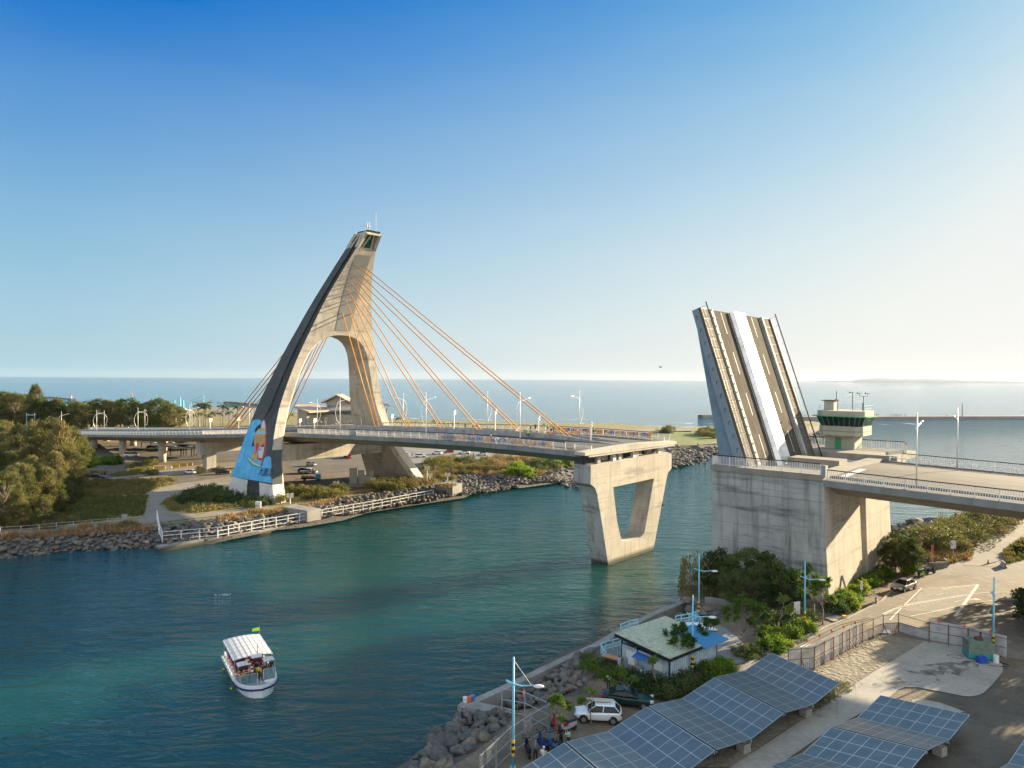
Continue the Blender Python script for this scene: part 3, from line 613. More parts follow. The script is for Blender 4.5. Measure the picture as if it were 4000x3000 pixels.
M_lot = mat('worn_grey_lot', (.078, .068, .052), .95, noise=[(.1, (.115, .098, .074), .42, .62), (.5, (.048, .044, .034), .52, .7), (4, (.16, .145, .12), .55, .75)], bump=(6, .5, .05))
M_park = mat('worn_tan_asphalt', (.19, .168, .135), .9, noise=[(.12, (.14, .125, .105), .42, .62), (.8, (.23, .205, .165), .5, .66), (12, (.11, .10, .085), .5, .75), (.35, (.10, .092, .08), .62, .70)], bump=(10, .3, .02), crack=(.16, .05, .8))
M_cpath = mat('cast_concrete_slab', (.30, .28, .245), .85, noise=[(.25, (.24, .222, .192), .42, .65), (2.5, (.35, .33, .29), .5, .72), (.6, (.17, .155, .13), .62, .72)], crack=(.2, .03, .6))
M_lotsand = mat('excavated_sand', (.21, .18, .13), .95, noise=[(.5, (.15, .13, .095), .42, .62), (2.2, (.27, .23, .17), .5, .7)], bump=(2.2, 1.0, .22))
M_soil = mat('brown_soil', (.13, .10, .07), .95, noise=[(.5, (.19, .145, .10), .45, .65), (3, (.08, .062, .045), .5, .7)], bump=(4, .7, .1))
M_rock = mat('grey_boulder', (.075, .074, .07), .9, noise=[(.7, (.13, .125, .115), .42, .62), (4, (.04, .04, .038), .5, .7)], bump=(3, .7, .1))
M_rockb = mat('brown_boulder', (.11, .092, .07), .9, noise=[(.7, (.18, .15, .115), .4, .6), (4, (.075, .065, .05), .5, .7)], bump=(3, .7, .1))
M_wall = concrete('seawall_concrete', (.27, .265, .25), (.07, .075, .07), amount=.6, band=50)
M_wet = mat('algae_dark_concrete', (.035, .04, .03), .6)
M_foam = mat('surf_foam', (.75, .78, .8), .7)
def sheet(pts, nm, m, z=None, kind='structure', **kw):
    b = MB(); q = [Vector(p) for p in pts]
    if z is not None: q = [Vector((p.x, p.y, z)) for p in q]
    a = sum(q[i].x*q[(i+1) % len(q)].y-q[(i+1) % len(q)].x*q[i].y for i in range(len(q)))
    b.poly(q if a > 0 else q[::-1]); return b.build(nm, m, kind=kind, **kw)
def px(fn, L, z): return [at(*fn(*p), z) for p in L]
left_top = [at(-900, 2150, LG), at(-300, 2110, LG)]+px(Z1, [(0, 1462), (300, 1438), (600, 1415), (900, 1400), (1190, 1390)], LG)+px(Z3, [(0, 1372), (200, 1335), (380, 1300), (650, 1275), (930, 1235), (1200, 1165), (1600, 1105), (1950, 1060), (2160, 1035)], LG)+px(Z4, [(380, 745), (560, 690), (850, 700), (1080, 670), (1200, 600), (1330, 585), (1700, 500), (2060, 462), (2212, 458)], LG)+px(Z5, [(250, 1222), (490, 1196), (800, 1165), (1160, 1128), (1300, 1085)], LG)
sea_side = px(Z5, [(1290, 1052), (1130, 1036), (800, 1060), (480, 1086), (200, 1090), (0, 1086)], 1.2)+[at(2400, 1662, 1.2), at(2000, 1655, 1.2), at(1700, 1648, 1.2), at(1400, 1640, 1.2), at(1150, 1615, 1.2), at(950, 1600, 1.2), at(700, 1603, 1.2), at(500, 1606, 1.2), at(200, 1592, 1.2), at(-500, 1575, 1.2), at(-1500, 1600, 1.2)]
ground_pts = left_top+[Vector((p.x, p.y, LG)) for p in sea_side]+[Vector((-420, 300, LG)), Vector((-300, 120, LG))]
sheet(ground_pts, 'left_bank_ground', M_grass)
def skirt(line, off, zlow, nm, m, side=1):
    b = MB(); R = []
    n = len(line)
    for i, p in enumerate(line):
        d = (line[min(i+1, n-1)]-line[max(i-1, 0)]); d = Vector((d.x, d.y, 0)).normalized(); o = Vector((d.y, -d.x, 0))*side
        zl_ = zlow[i] if isinstance(zlow, list) else zlow; R.append([p, p+o*off*.5+Vector((0, 0, (zl_-p.z)*.55)), p+o*off+Vector((0, 0, zl_-p.z))])
    b.loft(R, closed=False); return b.build(nm, m, kind='structure'), R
M_bankd = mat('dark_bank_rubble', (.07, .065, .055), .95, noise=[(1.0, (.11, .10, .085), .4, .7)], bump=(2, 1, .3))
_, left_sk = skirt(left_top, 9.5, [-1.2]*7+[.45]*17+[-1.2]*(len(left_top)-24), 'left_shore_slope', M_bankd)
skirt(sea_side, 30, -1.0, 'beach', M_sand)
# foam lines of the surf
b = MB()
for row, (dx, off) in enumerate(((0, 30), (14, 52), (30, 80))):
    for i in range(len(sea_side)-1):
        a, c = sea_side[i], sea_side[i+1]
        d = Vector((c.x-a.x, c.y-a.y, 0)); L_ = d.length; d.normalize(); o = Vector((d.y, -d.x, 0)); k = 0
        while k < L_:
            ln = random.uniform(10, 45)
            if random.random() < (.75, .4, .25)[row]:
                w = random.uniform(.4, 1.6)*(1.3 if row == 0 else 1); oo = off+random.uniform(-3, 3); zf_ = .06
                p0 = a+d*k+o*oo; p1 = a+d*min(k+ln, L_)+o*(oo+random.uniform(-1, 1)); mid = (p0+p1)/2
                b.poly([Vector((q.x, q.y, zf_)) for q in (p0, mid-o*w*.5, p1, mid+o*w)])
            k += ln
b.build('surf', M_foam, kind='stuff', rebase=False)
# low river ledge on the left bank
led = [at(*p, 1.0) for p in (F(344, 1181), F(450, 1163), F(560, 1146), F(680, 1120), F(800, 1094), F(940, 1071), F(1100, 1046), F(1226, 1035))]
def wallstrip(line, w, z0, z1, nm, mats, side=1, **kw):
    b = MB(); R = []; n = len(line)
    for i, p in enumerate(line):
        d = (line[min(i+1, n-1)]-line[max(i-1, 0)]); d = Vector((d.x, d.y, 0)).normalized(); o = Vector((-d.y, d.x, 0))*side*w
        R.append([Vector((p.x, p.y, z0)), Vector((p.x, p.y, z0+.5 if z0 < 0 else z0)), Vector((p.x, p.y, z1)), Vector((p.x+o.x, p.y+o.y, z1)), Vector((p.x+o.x, p.y+o.y, z0))])
    m = len(R[0])
    for k in range(n-1):
        for i in range(m):
            j = (i+1) % m; b.cur = 1 if i == 0 else 0; b.add([R[k][i], R[k][j], R[k+1][j], R[k+1][i]], [(0, 1, 2, 3) if side < 0 else (3, 2, 1, 0)])
    b.cur = 0; b.poly(R[0]); b.poly(R[-1][::-1])
    return b.build(nm, mats, **kw)
wallstrip(led, 1.6, -1.0, 1.0, 'river_ledge', [M_wall, M_wet], label='low concrete ledge along the left bank of the channel', category='retaining wall')
# overlays on the left bank
def ov(fn, L, nm, m, k=1, base=LG): return sheet(px(fn, L, base+.02*k), nm, m, z=base+.02*k)
ov(Z1, [(470, 990), (620, 935), (900, 900), (600, 830), (560, 780), (700, 740), (1300, 735), (1860, 740), (2300, 760), (2900, 820), (2600, 1000), (2000, 1120), (1600, 1110), (1300, 1070), (1240, 1020), (1100, 1000), (800, 1010)], 'car_park_ground', M_lot, 1)
ov(Z3, [(600, 760), (1500, 640), (2169, 640), (2300, 790), (1500, 1030), (1200, 1130), (700, 1100)], 'under_bridge_ground', M_soil, 2)
ov(Z3, [(680, 600), (1150, 730), (1500, 700), (1480, 860), (1060, 890), (960, 900), (760, 860), (660, 800)], 'asphalt_road', M_lot, 3)
ov(Z4, [(40, 480), (560, 490), (800, 540), (900, 545), (560, 570), (250, 590), (110, 600), (40, 570)], 'far_car_park', mat('grey_asphalt_lot', (.15, .145, .14), .9, noise=[(.2, (.19, .18, .165), .4, .65)]), 3)
ov(Z1, [(470, 1000), (800, 1010), (1180, 960), (1540, 905), (1850, 880), (1850, 940), (1400, 985), (1150, 985), (880, 1020), (500, 1030)], 'service_road', M_gravel, 4)
ov(Z1, [(1750, 1000), (1350, 1055), (1120, 1120), (1150, 1160), (1100, 1240), (1090, 1310), (1010, 1345), (560, 1370), (0, 1418), (-300, 1440), (-300, 1480), (0, 1462), (560, 1412), (1000, 1385), (1190, 1350), (1400, 1325), (1950, 1265), (2050, 1240), (2050, 1215), (1500, 1290), (1290, 1265), (1210, 1210), (1290, 1160), (1500, 1100), (1800, 1050)], 'gravel_path', M_gravel, 5)
ov(Z5, [(0, 1100), (480, 1100), (480, 1190), (240, 1215), (0, 1205)], 'grass_bank', M_green_g, 2)
ov(Z5, [(200, 1225), (490, 1200), (800, 1150), (1160, 1125), (1290, 1075), (1240, 1065), (1140, 1090), (800, 1120), (490, 1186)], 'gravel_track', M_gravel, 4)
ov(Z4, [(1050, 335), (2212, 335), (2212, 360), (1100, 352)], 'sand_flat', M_sand, 3)
ov(Z4, [(1500, 365), (2212, 352), (2212, 450), (2040, 455), (1400, 470)], 'grass_bank', M_green_g, 3)
ov(L5, [(850, 700), (2100, 700), (2100, 900), (1500, 960), (1200, 800)], 'sand_flat', M_sand, 2)
# ---------------------------------------------------------------- right bank
right_edge = [Vector((-8, 18, RG))]+px(Z7, [(180, 1330), (420, 1180), (640, 1010), (720, 900), (905, 872), (1010, 815), (1190, 785), (1170, 600), (1250, 505), (1400, 425), (1600, 350), (1740, 290), (1850, 330), (2060, 310)], RG)+px(Z6, [(300, 1120), (120, 1075), (45, 1040)], RG)
back_edge = [W(49, 96, RG), W(50, 112, RG), W(48, 130, RG)]+px(Z6, [(1370, 660), (1560, 610), (1700, 595), (1850, 520), (2212, 450)], RG)+[Vector((150, 175, RG)), Vector((260, 230, RG)), Vector((260, -60, RG)), Vector((-8, -60, RG))]
sheet(right_edge+back_edge, 'right_bank_ground', M_soil)
skirt(right_edge[:-1], -13, -2.0, 'right_shore_slope', M_bankd)
skirt(back_edge[3:-2], -12, -1.5, 'rear_shore_slope', M_bankd)
wall_o = px(Z7, [(318, 858), (600, 735), (820, 632), (1000, 545), (1225, 447), (1400, 343), (1600, 245), (1830, 152)], 2.4)
wallstrip(wall_o, .85, -1.2, 2.4, 'seawall', [M_wall, M_wet], side=-1, label='long concrete seawall beside the boulders on the near bank', category='seawall')
a_, c_ = px(Z7, [(318, 858), (640, 925)], 2.4); b = MB(); b.loft([[Vector((p.x, p.y, z)) for p, z in ((q, -1), (q, 2.38), (q+Vector((.6, 1.2, 0)), 2.38), (q+Vector((.6, 1.2, 0)), -1))] for q in (a_, c_)]); b.build('wing_wall', M_wall, label='short concrete wing wall turning inland at the seawall tip', category='wall')
def ovr(fn, L, nm, m, k=1): return sheet(px(fn, L, RG), nm, m, z=RG+.012*k)
ovr(Z8, [(110, 702), (420, 532), (640, 442), (942, 312), (1182, 188), (1285, 85), (1420, 10), (1490, -30), (1640, -80), (1850, -160), (2600, -230), (3300, 200), (3300, 700), (2300, 620), (2095, 585), (1200, 352), (1030, 352), (510, 610), (250, 770)], 'parking_lot', M_park, 1)
ovr(H7, [(1440, 800), (1560, 660), (1790, 430), (2212, 262), (3000, 50), (3000, 200), (2212, 460), (2090, 560), (1880, 720), (1800, 900), (1400, 880)], 'gravel_path', M_gravel, 3)
ovr(H7, [(1940, 700), (2212, 480), (2600, 300), (3000, 500), (2212, 820), (1990, 870)], 'grass_verge', M_grass, 4)
ovr(Z8, [(2600, 800), (1900, 700), (1500, 900), (1180, 1000), (500, 1400), (300, 1900), (2600, 1900)], 'gravel_yard', M_lot, 1)
ovr(Z8, [(505, 640), (700, 690), (1195, 425), (1500, 470), (1110, 700), (700, 985), (460, 1130), (100, 1382), (-300, 1382), (0, 900)], 'sand_lot', M_lotsand, 4)
ovr(Z8, [(1500, 472), (1850, 520), (1990, 590), (2055, 640), (2062, 690), (2000, 770), (1930, 840), (1890, 862), (1830, 873), (1780, 870), (1600, 835), (1440, 806), (1350, 806), (1310, 822), (1250, 870), (1160, 930), (1000, 1015), (800, 1120), (560, 1290), (400, 1390), (250, 1500), (-120, 1500), (100, 1382), (700, 985), (1110, 705)], 'concrete_road', M_cpath, 6)
ovr(Z8, [(1410, 898), (1460, 890), (1600, 915), (1700, 950), (1790, 985), (1500, 1000), (1380, 960)], 'concrete_pad', M_cpath, 6)
ovr(Z8, [(1360, 770), (1310, 740), (1120, 780), (1120, 795), (1200, 770), (1240, 790), (1300, 800), (1400, 790), (1580, 775), (1560, 760)], 'water_stain', mat('damp_stain', (.17, .13, .09), .7), 8)
ovr(Z8, [(1480, 650), (1560, 640), (1640, 628), (1750, 625), (1830, 610), (1900, 640), (1880, 670), (1820, 675), (1760, 700), (1720, 755), (1680, 750), (1690, 700), (1640, 700), (1620, 750), (1590, 765), (1560, 720), (1480, 720), (1350, 690), (1500, 685), (1600, 668)], 'water_stain', mat('wet_stain', (.13, .12, .105), .5, noise=[(1.2, (.24, .225, .2), .45, .6), (.6, (.09, .08, .07), .5, .6)]), 9)
ovr(H6, [(240, 860), (175, 720), (220, 650), (500, 545), (1550, 180), (1700, 290), (1950, 370), (2100, 480), (2400, 800), (2080, 915), (1500, 980), (520, 950), (430, 930)], 'promenade_paving', mat('grey_paving', (.20, .205, .205), .85, noise=[(.8, (.16, .163, .16), .4, .7)]), 2)
for m_ in bpy.data.materials:
    if m_.name in ('wet_stain', 'damp_stain'):
        N = m_.node_tree.nodes; L = m_.node_tree.links; t_ = N.new('ShaderNodeTexNoise'); t_.inputs['Scale'].default_value = 1.1; t_.inputs['Detail'].default_value = 7; g_ = N.new('ShaderNodeNewGeometry'); L.new(g_.outputs['Position'], t_.inputs[0]); r_ = N.new('ShaderNodeMapRange'); r_.inputs[1].default_value = .46; r_.inputs[2].default_value = .56; r_.inputs[4].default_value = .85; L.new(t_.outputs['Fac'], r_.inputs[0]); L.new(r_.outputs[0], N['Principled BSDF'].inputs['Alpha'])
# kerb between planting bed and road
def kerbline(fn, L, nm='kerb', w=.25, h=.14, m=None):
    b = MB(); q = px(fn, L, RG+.0)
    for a, c in zip(q, q[1:]): b.bar(a+Vector((0, 0, h/2)), c+Vector((0, 0, h/2)), w, h)
    return b.build(nm, m or M_cpath, kind='structure')
kerbline(Z8, [(-100, 800), (110, 700), (420, 530), (640, 440), (790, 370), (942, 310), (1182, 186), (1285, 85), (1420, 8)])
kerbline(H7, [(580, 1090), (640, 1050), (760, 1015)])
# road markings of the parking lot
b = MB()
def mline(fn, L, w=.16, k=3):
    q = px(fn, L, RG)
    for a, c in zip(q, q[1:]):
        a = Vector((a.x, a.y, RG+.012*k)); c = Vector((c.x, c.y, RG+.012*k)); d = (c-a).normalized(); o = Vector((-d.y, d.x, 0))*w/2; b.poly([a-o, c-o, c+o, a+o])
mline(H7, [(1600, 1140), (1340, 1500), (1290, 1560)], .35)
mline(H7, [(855, 1180), (500, 1531), (430, 1610)], .16)
mline(H7, [(330, 1531), (480, 1460), (700, 1395), (900, 1360), (1200, 1310), (1470, 1268)], .14); mline(H7, [(340, 1545), (490, 1472), (700, 1407), (900, 1372), (1200, 1322), (1470, 1278)], .1)
mline(H7, [(1510, 1262), (1700, 1245), (1900, 1238), (2212, 1246), (2600, 1260)], .16)
mline(H7, [(700, 1560), (1000, 1500), (1250, 1445), (1500, 1395), (1700, 1362), (1900, 1342), (2212, 1335)], .14)
mline(H7, [(1110, 1195), (1350, 1160), (1600, 1135)], .14)
q0 = px(H7, [(870, 1190), (590, 1480)], RG); q1 = px(H7, [(1590, 1145), (1335, 1500)], RG)
for i in range(46):
    f_ = i/45; a = q0[0].lerp(q0[1], f_); c = q1[0].lerp(q1[1], f_); k3_ = random.uniform(.0, .12)
    a = a.lerp(c, k3_ if i % 3 else 0); a.z = c.z = RG+.03
    a2 = a.lerp(c, .0); d = (c-a).normalized(); o = Vector((-d.y, d.x, 0))*.045; b.poly([a-o, c-o, c+o, a+o])
for L in ([(1120, 92), (1050, 185), (1075, 210), (1110, 225), (1100, 255), (1220, 248), (1150, 200), (1150, 215), (1095, 195), (1090, 180), (1135, 98)],):
    q = [at(3600+x*.2411, 2350+y*.2411, RG) for x, y in L]; b.poly([Vector((p.x, p.y, RG+.03)) for p in q])
for L in ([(1010, 1280), (1120, 1243), (1110, 1252), (1200, 1240), (1200, 1250), (1120, 1262), (1140, 1270)], [(1290, 1362), (1450, 1325), (1560, 1328), (1545, 1312), (1650, 1340), (1560, 1348), (1560, 1338), (1450, 1335), (1310, 1366)]):
    q = px(H7, L, RG); b.poly([Vector((p.x, p.y, RG+.03)) for p in q])
q = px(Z8, [(685, 478), (600, 508), (600, 520), (540, 548), (625, 540), (620, 528), (680, 490)], RG); b.poly([Vector((p.x, p.y, RG+.03)) for p in q])
b.build('road_marking', M_line, kind='structure')
b = MB(); M_tyre = mat('tyre_marks', (.115, .104, .088), .8, noise=[(1.5, (.15, .135, .11), .42, .58)])
for fn, L in ((H7, [(620, 1230), (800, 1130), (1100, 1050), (1500, 990), (1800, 800)]), (H7, [(650, 1245), (830, 1145), (1130, 1063), (1530, 1000), (1830, 810)]), (H7, [(300, 1500), (700, 1330), (1300, 1180), (2000, 1080), (2300, 1050)]), (H7, [(900, 1400), (1300, 1300), (1700, 1300), (2100, 1400)]), (Z8, [(420, 600), (700, 450), (900, 350), (1100, 300)]), (Z8, [(450, 610), (730, 458), (930, 358), (1130, 305)])): mline(fn, L, .13, 9 if fn == Z8 else 2)
b.build('tyre_marks', M_tyre, kind='structure')

# ---------------------------------------------------------------- rocks
def rock_mesh(seed, nm, m, angular=False):
    rnd = random.Random(seed); import bmesh
    bm = bmesh.new(); bmesh.ops.create_icosphere(bm, subdivisions=1 if angular else 2, radius=.5)
    ax = Vector((rnd.uniform(.8, 1.25), rnd.uniform(.65, 1.0), rnd.uniform(.5, .8))); cuts = [(Vector((rnd.gauss(0, 1), rnd.gauss(0, 1), rnd.gauss(0, 1))).normalized(), rnd.uniform(.26, .4)) for _ in range(7 if angular else 5)]
    for v in bm.verts:
        p = v.co.copy()
        for n_, d_ in cuts:
            e = p.dot(n_)-d_
            if e > 0: p -= n_*e*.85
        p *= 1+rnd.uniform(-.05, .05); v.co = Vector((p.x*ax.x, p.y*ax.y, p.z*ax.z))
    me = bpy.data.meshes.new(nm); bm.to_mesh(me); bm.free(); me.materials.append(m)
    for p in me.polygons: p.use_smooth = not angular and False
    return me
ROCKS = [rock_mesh(i, 'boulder', M_rock if i % 3 else M_rockb) for i in range(9)]
ANG = [rock_mesh(40+i, 'rock', M_rockb if i % 2 else M_rock, True) for i in range(5)]
def inpoly(p, L):
    x, y = p; c = False; n = len(L)
    for i in range(n):
        x0, y0 = L[i]; x1, y1 = L[(i+1) % n]
        if (y0 > y) != (y1 > y) and x < (x1-x0)*(y-y0)/(y1-y0)+x0: c = not c
    return c
def scatter(L, gap, rnd):
    x0 = min(p[0] for p in L); x1 = max(p[0] for p in L); y0 = min(p[1] for p in L); y1 = max(p[1] for p in L); out = []
    for i in range(int((x1-x0)/gap)+1):
        for j in range(int((y1-y0)/gap)+1):
            p = (x0+(i+rnd.uniform(.1, .9))*gap, y0+(j+rnd.uniform(.1, .9))*gap)
            if inpoly(p, L): out.append(p)
    return out
GRP = {}
def boulders(fn, L, zfun, gap, size, label, group, seed, meshes=ROCKS, maxn=400, stuff=False, nm='boulder', zp=2.0):
    rnd = random.Random(seed); w = [at(*fn(*p), zp) for p in L]; P = scatter([(p.x, p.y) for p in w], gap, rnd); rnd.shuffle(P)
    if stuff:
        vs = []; fs = []; ms = []
        for x, y in P:
            me = rnd.choice(meshes); s = size*rnd.uniform(.6, 1.35); M = Matrix.Translation((x, y, zfun(x, y)+rnd.uniform(-.1, .25)*s)) @ Matrix.Rotation(rnd.uniform(0, 6.3), 4, 'Z') @ Matrix.Rotation(rnd.uniform(-.5, .5), 4, 'X') @ Matrix.Scale(s, 4)
            n = len(vs); vs += [M @ v.co for v in me.vertices]; fs += [tuple(i+n for i in p.vertices) for p in me.polygons]; ms += [0 if me.materials[0] == M_rock else 1]*len(me.polygons)
        b = MB(); b.v = vs; b.f = fs; b.m = ms; b.build(nm, [M_rock, M_rockb], kind='stuff'); return
    for x, y in P[:maxn]:
        s = size*rnd.uniform(.65, 1.45); o = bpy.data.objects.new(nm, rnd.choice(meshes)); COL.objects.link(o)
        o.location = (x, y, zfun(x, y)+rnd.uniform(-.05, .3)*s); o.rotation_euler = (rnd.uniform(-.5, .5), rnd.uniform(-.4, .4), rnd.uniform(0, 6.3)); o.scale = (s, s, s)
        o['label'] = label; o['category'] = 'boulder'; o['group'] = group
def dline(x, y, A, B_):    # distance to a segment in plan
    ax, ay, bx, by = A.x, A.y, B_.x, B_.y; t = max(0, min(1, ((x-ax)*(bx-ax)+(y-ay)*(by-ay))/((bx-ax)**2+(by-ay)**2))); return math.hypot(x-ax-t*(bx-ax), y-ay-t*(by-ay))
def slope_from(line, off, z0, z1):
    return lambda x, y: z0+(z1-z0)*min(1, min(dline(x, y, a, c) for a, c in zip(line, line[1:]))/off)
zr = slope_from(right_edge, 13, RG-.1, -1.2)
zr2 = lambda x, y: max(zr(x, y), 1.35)
boulders(Z7, [(650, 800), (840, 690), (1150, 545), (1230, 510), (1175, 640), (1195, 785), (1000, 812), (905, 872), (700, 900)], zr2, .66, .92, 'rounded grey boulder between the near seawall and the dirt parking area', 'boulders behind the seawall', 1, maxn=150)
boulders(Z7, [(330, 880), (640, 935), (700, 1000), (570, 1110), (340, 1276), (150, 1420), (-60, 1460), (20, 1200), (100, 1000)], lambda x, y: max(zr(x, y), -.15), .76, 1.05, 'rounded boulder in the dark heap at the water beyond the mesh fence', 'boulders at the near water edge', 2, maxn=130)
boulders(Z7, [(1760, 262), (1900, 175), (2100, 195), (2212, 215), (2100, 300), (1930, 300), (1850, 320)], zr2, 1.3, 1.35, 'dark grey boulder below the bascule pier beside the blue railing', 'boulders below the bascule pier', 3, maxn=20)
zl = slope_from(left_top, 9, LG, -.9); zl2 = slope_from(left_top, 10, LG+.1, .75)
boulders(Z1, [(-300, 1500), (0, 1470), (560, 1420), (1000, 1400), (1195, 1395), (1225, 1520), (1100, 1560), (900, 1590), (560, 1610), (200, 1640), (-300, 1680)], zl, 1.0, 1.15, '', '', 4, stuff=True, nm='riprap')
boulders(Z3, [(0, 1405), (380, 1320), (640, 1300), (930, 1255), (1200, 1185), (1600, 1120), (2169, 1050), (2150, 1130), (1500, 1260), (700, 1400), (0, 1520)], zl2, 1.0, 1.2, '', '', 5, stuff=True, nm='riprap', zp=1.1)
boulders(Z1, [(1225, 1395), (1500, 1370), (1680, 1335), (1680, 1438), (1500, 1478), (1245, 1515)], zl2, 1.0, 1.2, '', '', 15, stuff=True, nm='riprap', zp=1.1)
boulders(Z4, [(0, 820), (270, 760), (480, 770), (440, 680), (600, 690), (850, 710), (1080, 700), (1240, 725), (1000, 745), (560, 820), (0, 910)], zl2, 1.1, 1.2, '', '', 6, stuff=True, nm='riprap', zp=1.1)
boulders(Z4, [(1090, 680), (1180, 620), (1330, 600), (1700, 510), (2060, 470), (2230, 470), (2230, 570), (2060, 595), (1700, 690), (1330, 740)], lambda x, y: max(zl(x, y), -.2)+.4, 2.0, 2.3, '', '', 7, meshes=ANG, stuff=True, nm='concrete_armour')
boulders(Z5, [(40, 1230), (250, 1235), (490, 1212), (900, 1170), (1160, 1145), (1300, 1095), (1290, 1130), (900, 1200), (500, 1265), (200, 1330), (40, 1365)], lambda x, y: max(zl(x, y), -.3)+.2, 2.2, 2.4, '', '', 8, meshes=ANG, stuff=True, nm='riprap')
boulders(Z5, [(150, 1330), (300, 1318), (500, 1292), (510, 1298), (300, 1332), (150, 1345)], lambda x, y: -.2, 2.2, 1.4, '', '', 9, meshes=ANG, stuff=True, nm='riprap')
boulders(Z6, [(1350, 565), (1500, 555), (1700, 555), (1850, 490), (1930, 520), (1700, 600), (1640, 700), (1500, 740), (1370, 745)], lambda x, y: 1.6, 1.5, 2.0, '', '', 10, meshes=ANG, stuff=True, nm='riprap')
boulders(Z6, [(1480, 560), (1620, 540), (1640, 560), (1500, 580)], lambda x, y: 1.6, 2.2, 3.4, '', '', 11, meshes=ANG, stuff=True, nm='riprap')
# jetties on the open sea
def jetty(pts, w, h, nm, label, cat='breakwater', blocks=True, m=None):
    b = MB(); R = []
    for i, p in enumerate(pts):
        d = (pts[min(i+1, len(pts)-1)]-pts[max(i-1, 0)]); d = Vector((d.x, d.y, 0)).normalized(); o = Vector((-d.y, d.x, 0))*w/2
        q = Vector((p.x, p.y, 0)); R.append([q-o*1.5-Vector((0, 0, 1)), q-o+Vector((0, 0, h)), q+o+Vector((0, 0, h)), q+o*1.5-Vector((0, 0, 1))])
    b.loft(R)
    if blocks:
        rnd = random.Random(len(nm)*7+int(w*10))
        for a, c in zip(pts, pts[1:]):
            L_ = (c-a).length; n = int(L_/3.4)
            for k in range(n):
                p = a.lerp(c, (k+rnd.random())/n); s = rnd.uniform(1.6, 3.2); me = rnd.choice(ANG)
                M = Matrix.Translation((p.x+rnd.uniform(-w*.5, w*.5), p.y+rnd.uniform(-w*.6, w*.6), h*.75+rnd.uniform(-.4, .5))) @ Matrix.Rotation(rnd.uniform(0, 6), 4, 'Z') @ Matrix.Rotation(rnd.uniform(-1, 1), 4, 'X') @ Matrix.Scale(s, 4)
                b.add([M @ v.co for v in me.vertices], [tuple(f.vertices) for f in me.polygons])
    return b.build(nm, m or M_rockb, label=label, category=cat)
jetty([at(620*.5123-200, 1553, 0), at(340*.5123, 1551, 0), at(450*.5123, 1555, 0), at(560*.5123, 1561, 0)], 5, 1.0, 'breakwater', 'dark rubble breakwater with a small beacon, far out on the left')
jetty([at(*L5(1380, 612), 0), at(*L5(1560, 618), 0), at(*L5(1800, 640), 0), at(*L5(2050, 665), 0)], 5, 1.8, 'breakwater', 'block breakwater offshore behind the palms left of the tower')
M_jet = mat('jetty_concrete', (.17, .155, .14), .9, noise=[(.1, (.22, .20, .18), .4, .65)])
JP = [at(2735, 1633, 0), at(2900, 1632, 0), at(3130, 1640, 0), at(3400, 1639, 0), at(3700, 1638, 0), at(4000, 1637, 0), at(4600, 1634, 0)]
jetty(JP, 7, 2.6, 'breakwater', 'long low concrete breakwater crossing the sea behind the control tower', blocks=False, m=M_jet)
# ---------------------------------------------------------------- vegetation
def leafmat(name, c1, c2, c3, sc=.5, tr=.25):
    m = mat(name, c1, .7, noise=[(sc, c2, .42, .62), (sc*4, c3, .5, .72)], spec=.2)
    N = m.node_tree.nodes; L = m.node_tree.links; b = N['Principled BSDF']; out = [n for n in N if n.type == 'OUTPUT_MATERIAL'][0]
    t = N.new('ShaderNodeBsdfTranslucent'); mx = N.new('ShaderNodeMixShader'); mx.inputs[0].default_value = tr
    src = b.inputs['Base Color'].links[0].from_socket; oi = N.new('ShaderNodeObjectInfo'); hv = N.new('ShaderNodeHueSaturation'); r1 = N.new('ShaderNodeMapRange'); r1.inputs[3].default_value = .62; r1.inputs[4].default_value = 1.35; L.new(oi.outputs['Random'], r1.inputs[0]); r2_ = N.new('ShaderNodeMapRange'); r2_.inputs[3].default_value = .53; r2_.inputs[4].default_value = .475; L.new(oi.outputs['Random'], r2_.inputs[0]); L.new(r1.outputs[0], hv.inputs['Value']); L.new(r2_.outputs[0], hv.inputs['Hue']); L.new(src, hv.inputs['Color']); src = hv.outputs[0]; L.new(src, b.inputs['Base Color']); L.new(src, t.inputs[0]); L.new(b.outputs[0], mx.inputs[1]); L.new(t.outputs[0], mx.inputs[2]); L.new(mx.outputs[0], out.inputs[0]); return m
M_cas = leafmat('casuarina_foliage', (.125, .135, .042), (.19, .165, .06), (.07, .085, .03), .25, .35)
M_leaf = leafmat('broad_leaf', (.075, .15, .022), (.13, .18, .028), (.045, .095, .018), .8, .35)
M_dleaf = leafmat('dark_leaf', (.06, .095, .03), (.10, .125, .04), (.035, .06, .02), .6, .3)
M_bright = leafmat('bright_green_leaf', (.12, .22, .02), (.19, .24, .03), (.06, .13, .015), .4, .35)
M_dry = leafmat('dry_scrub', (.24, .175, .075), (.32, .22, .10), (.13, .12, .04), .4)
M_olive = leafmat('olive_scrub', (.14, .15, .04), (.20, .17, .06), (.075, .095, .025), .4)
M_palm = leafmat('palm_frond', (.12, .16, .035), (.20, .20, .06), (.06, .10, .025), .6)
M_bark = mat('bark', (.12, .095, .07), .95, noise=[(3, (.19, .155, .12), .4, .7)])
M_barkp = mat('pale_bark', (.24, .20, .16), .95, noise=[(3, (.16, .13, .10), .4, .7)])
def leaf(b, c, d, up, L, w):
    d = d.normalized(); s = d.cross(up)
    if s.length < .05: s = d.cross(Vector((1, 0, .3)))
    s = s.normalized()*w/2; b.add([c, c+d*L*.5+s, c+d*L, c+d*L*.5-s], [(0, 1, 2, 3)])
def rv(rnd): 
    while True:
        v = Vector((rnd.uniform(-1, 1), rnd.uniform(-1, 1), rnd.uniform(-1, 1)))
        if .05 < v.length < 1: return v.normalized()
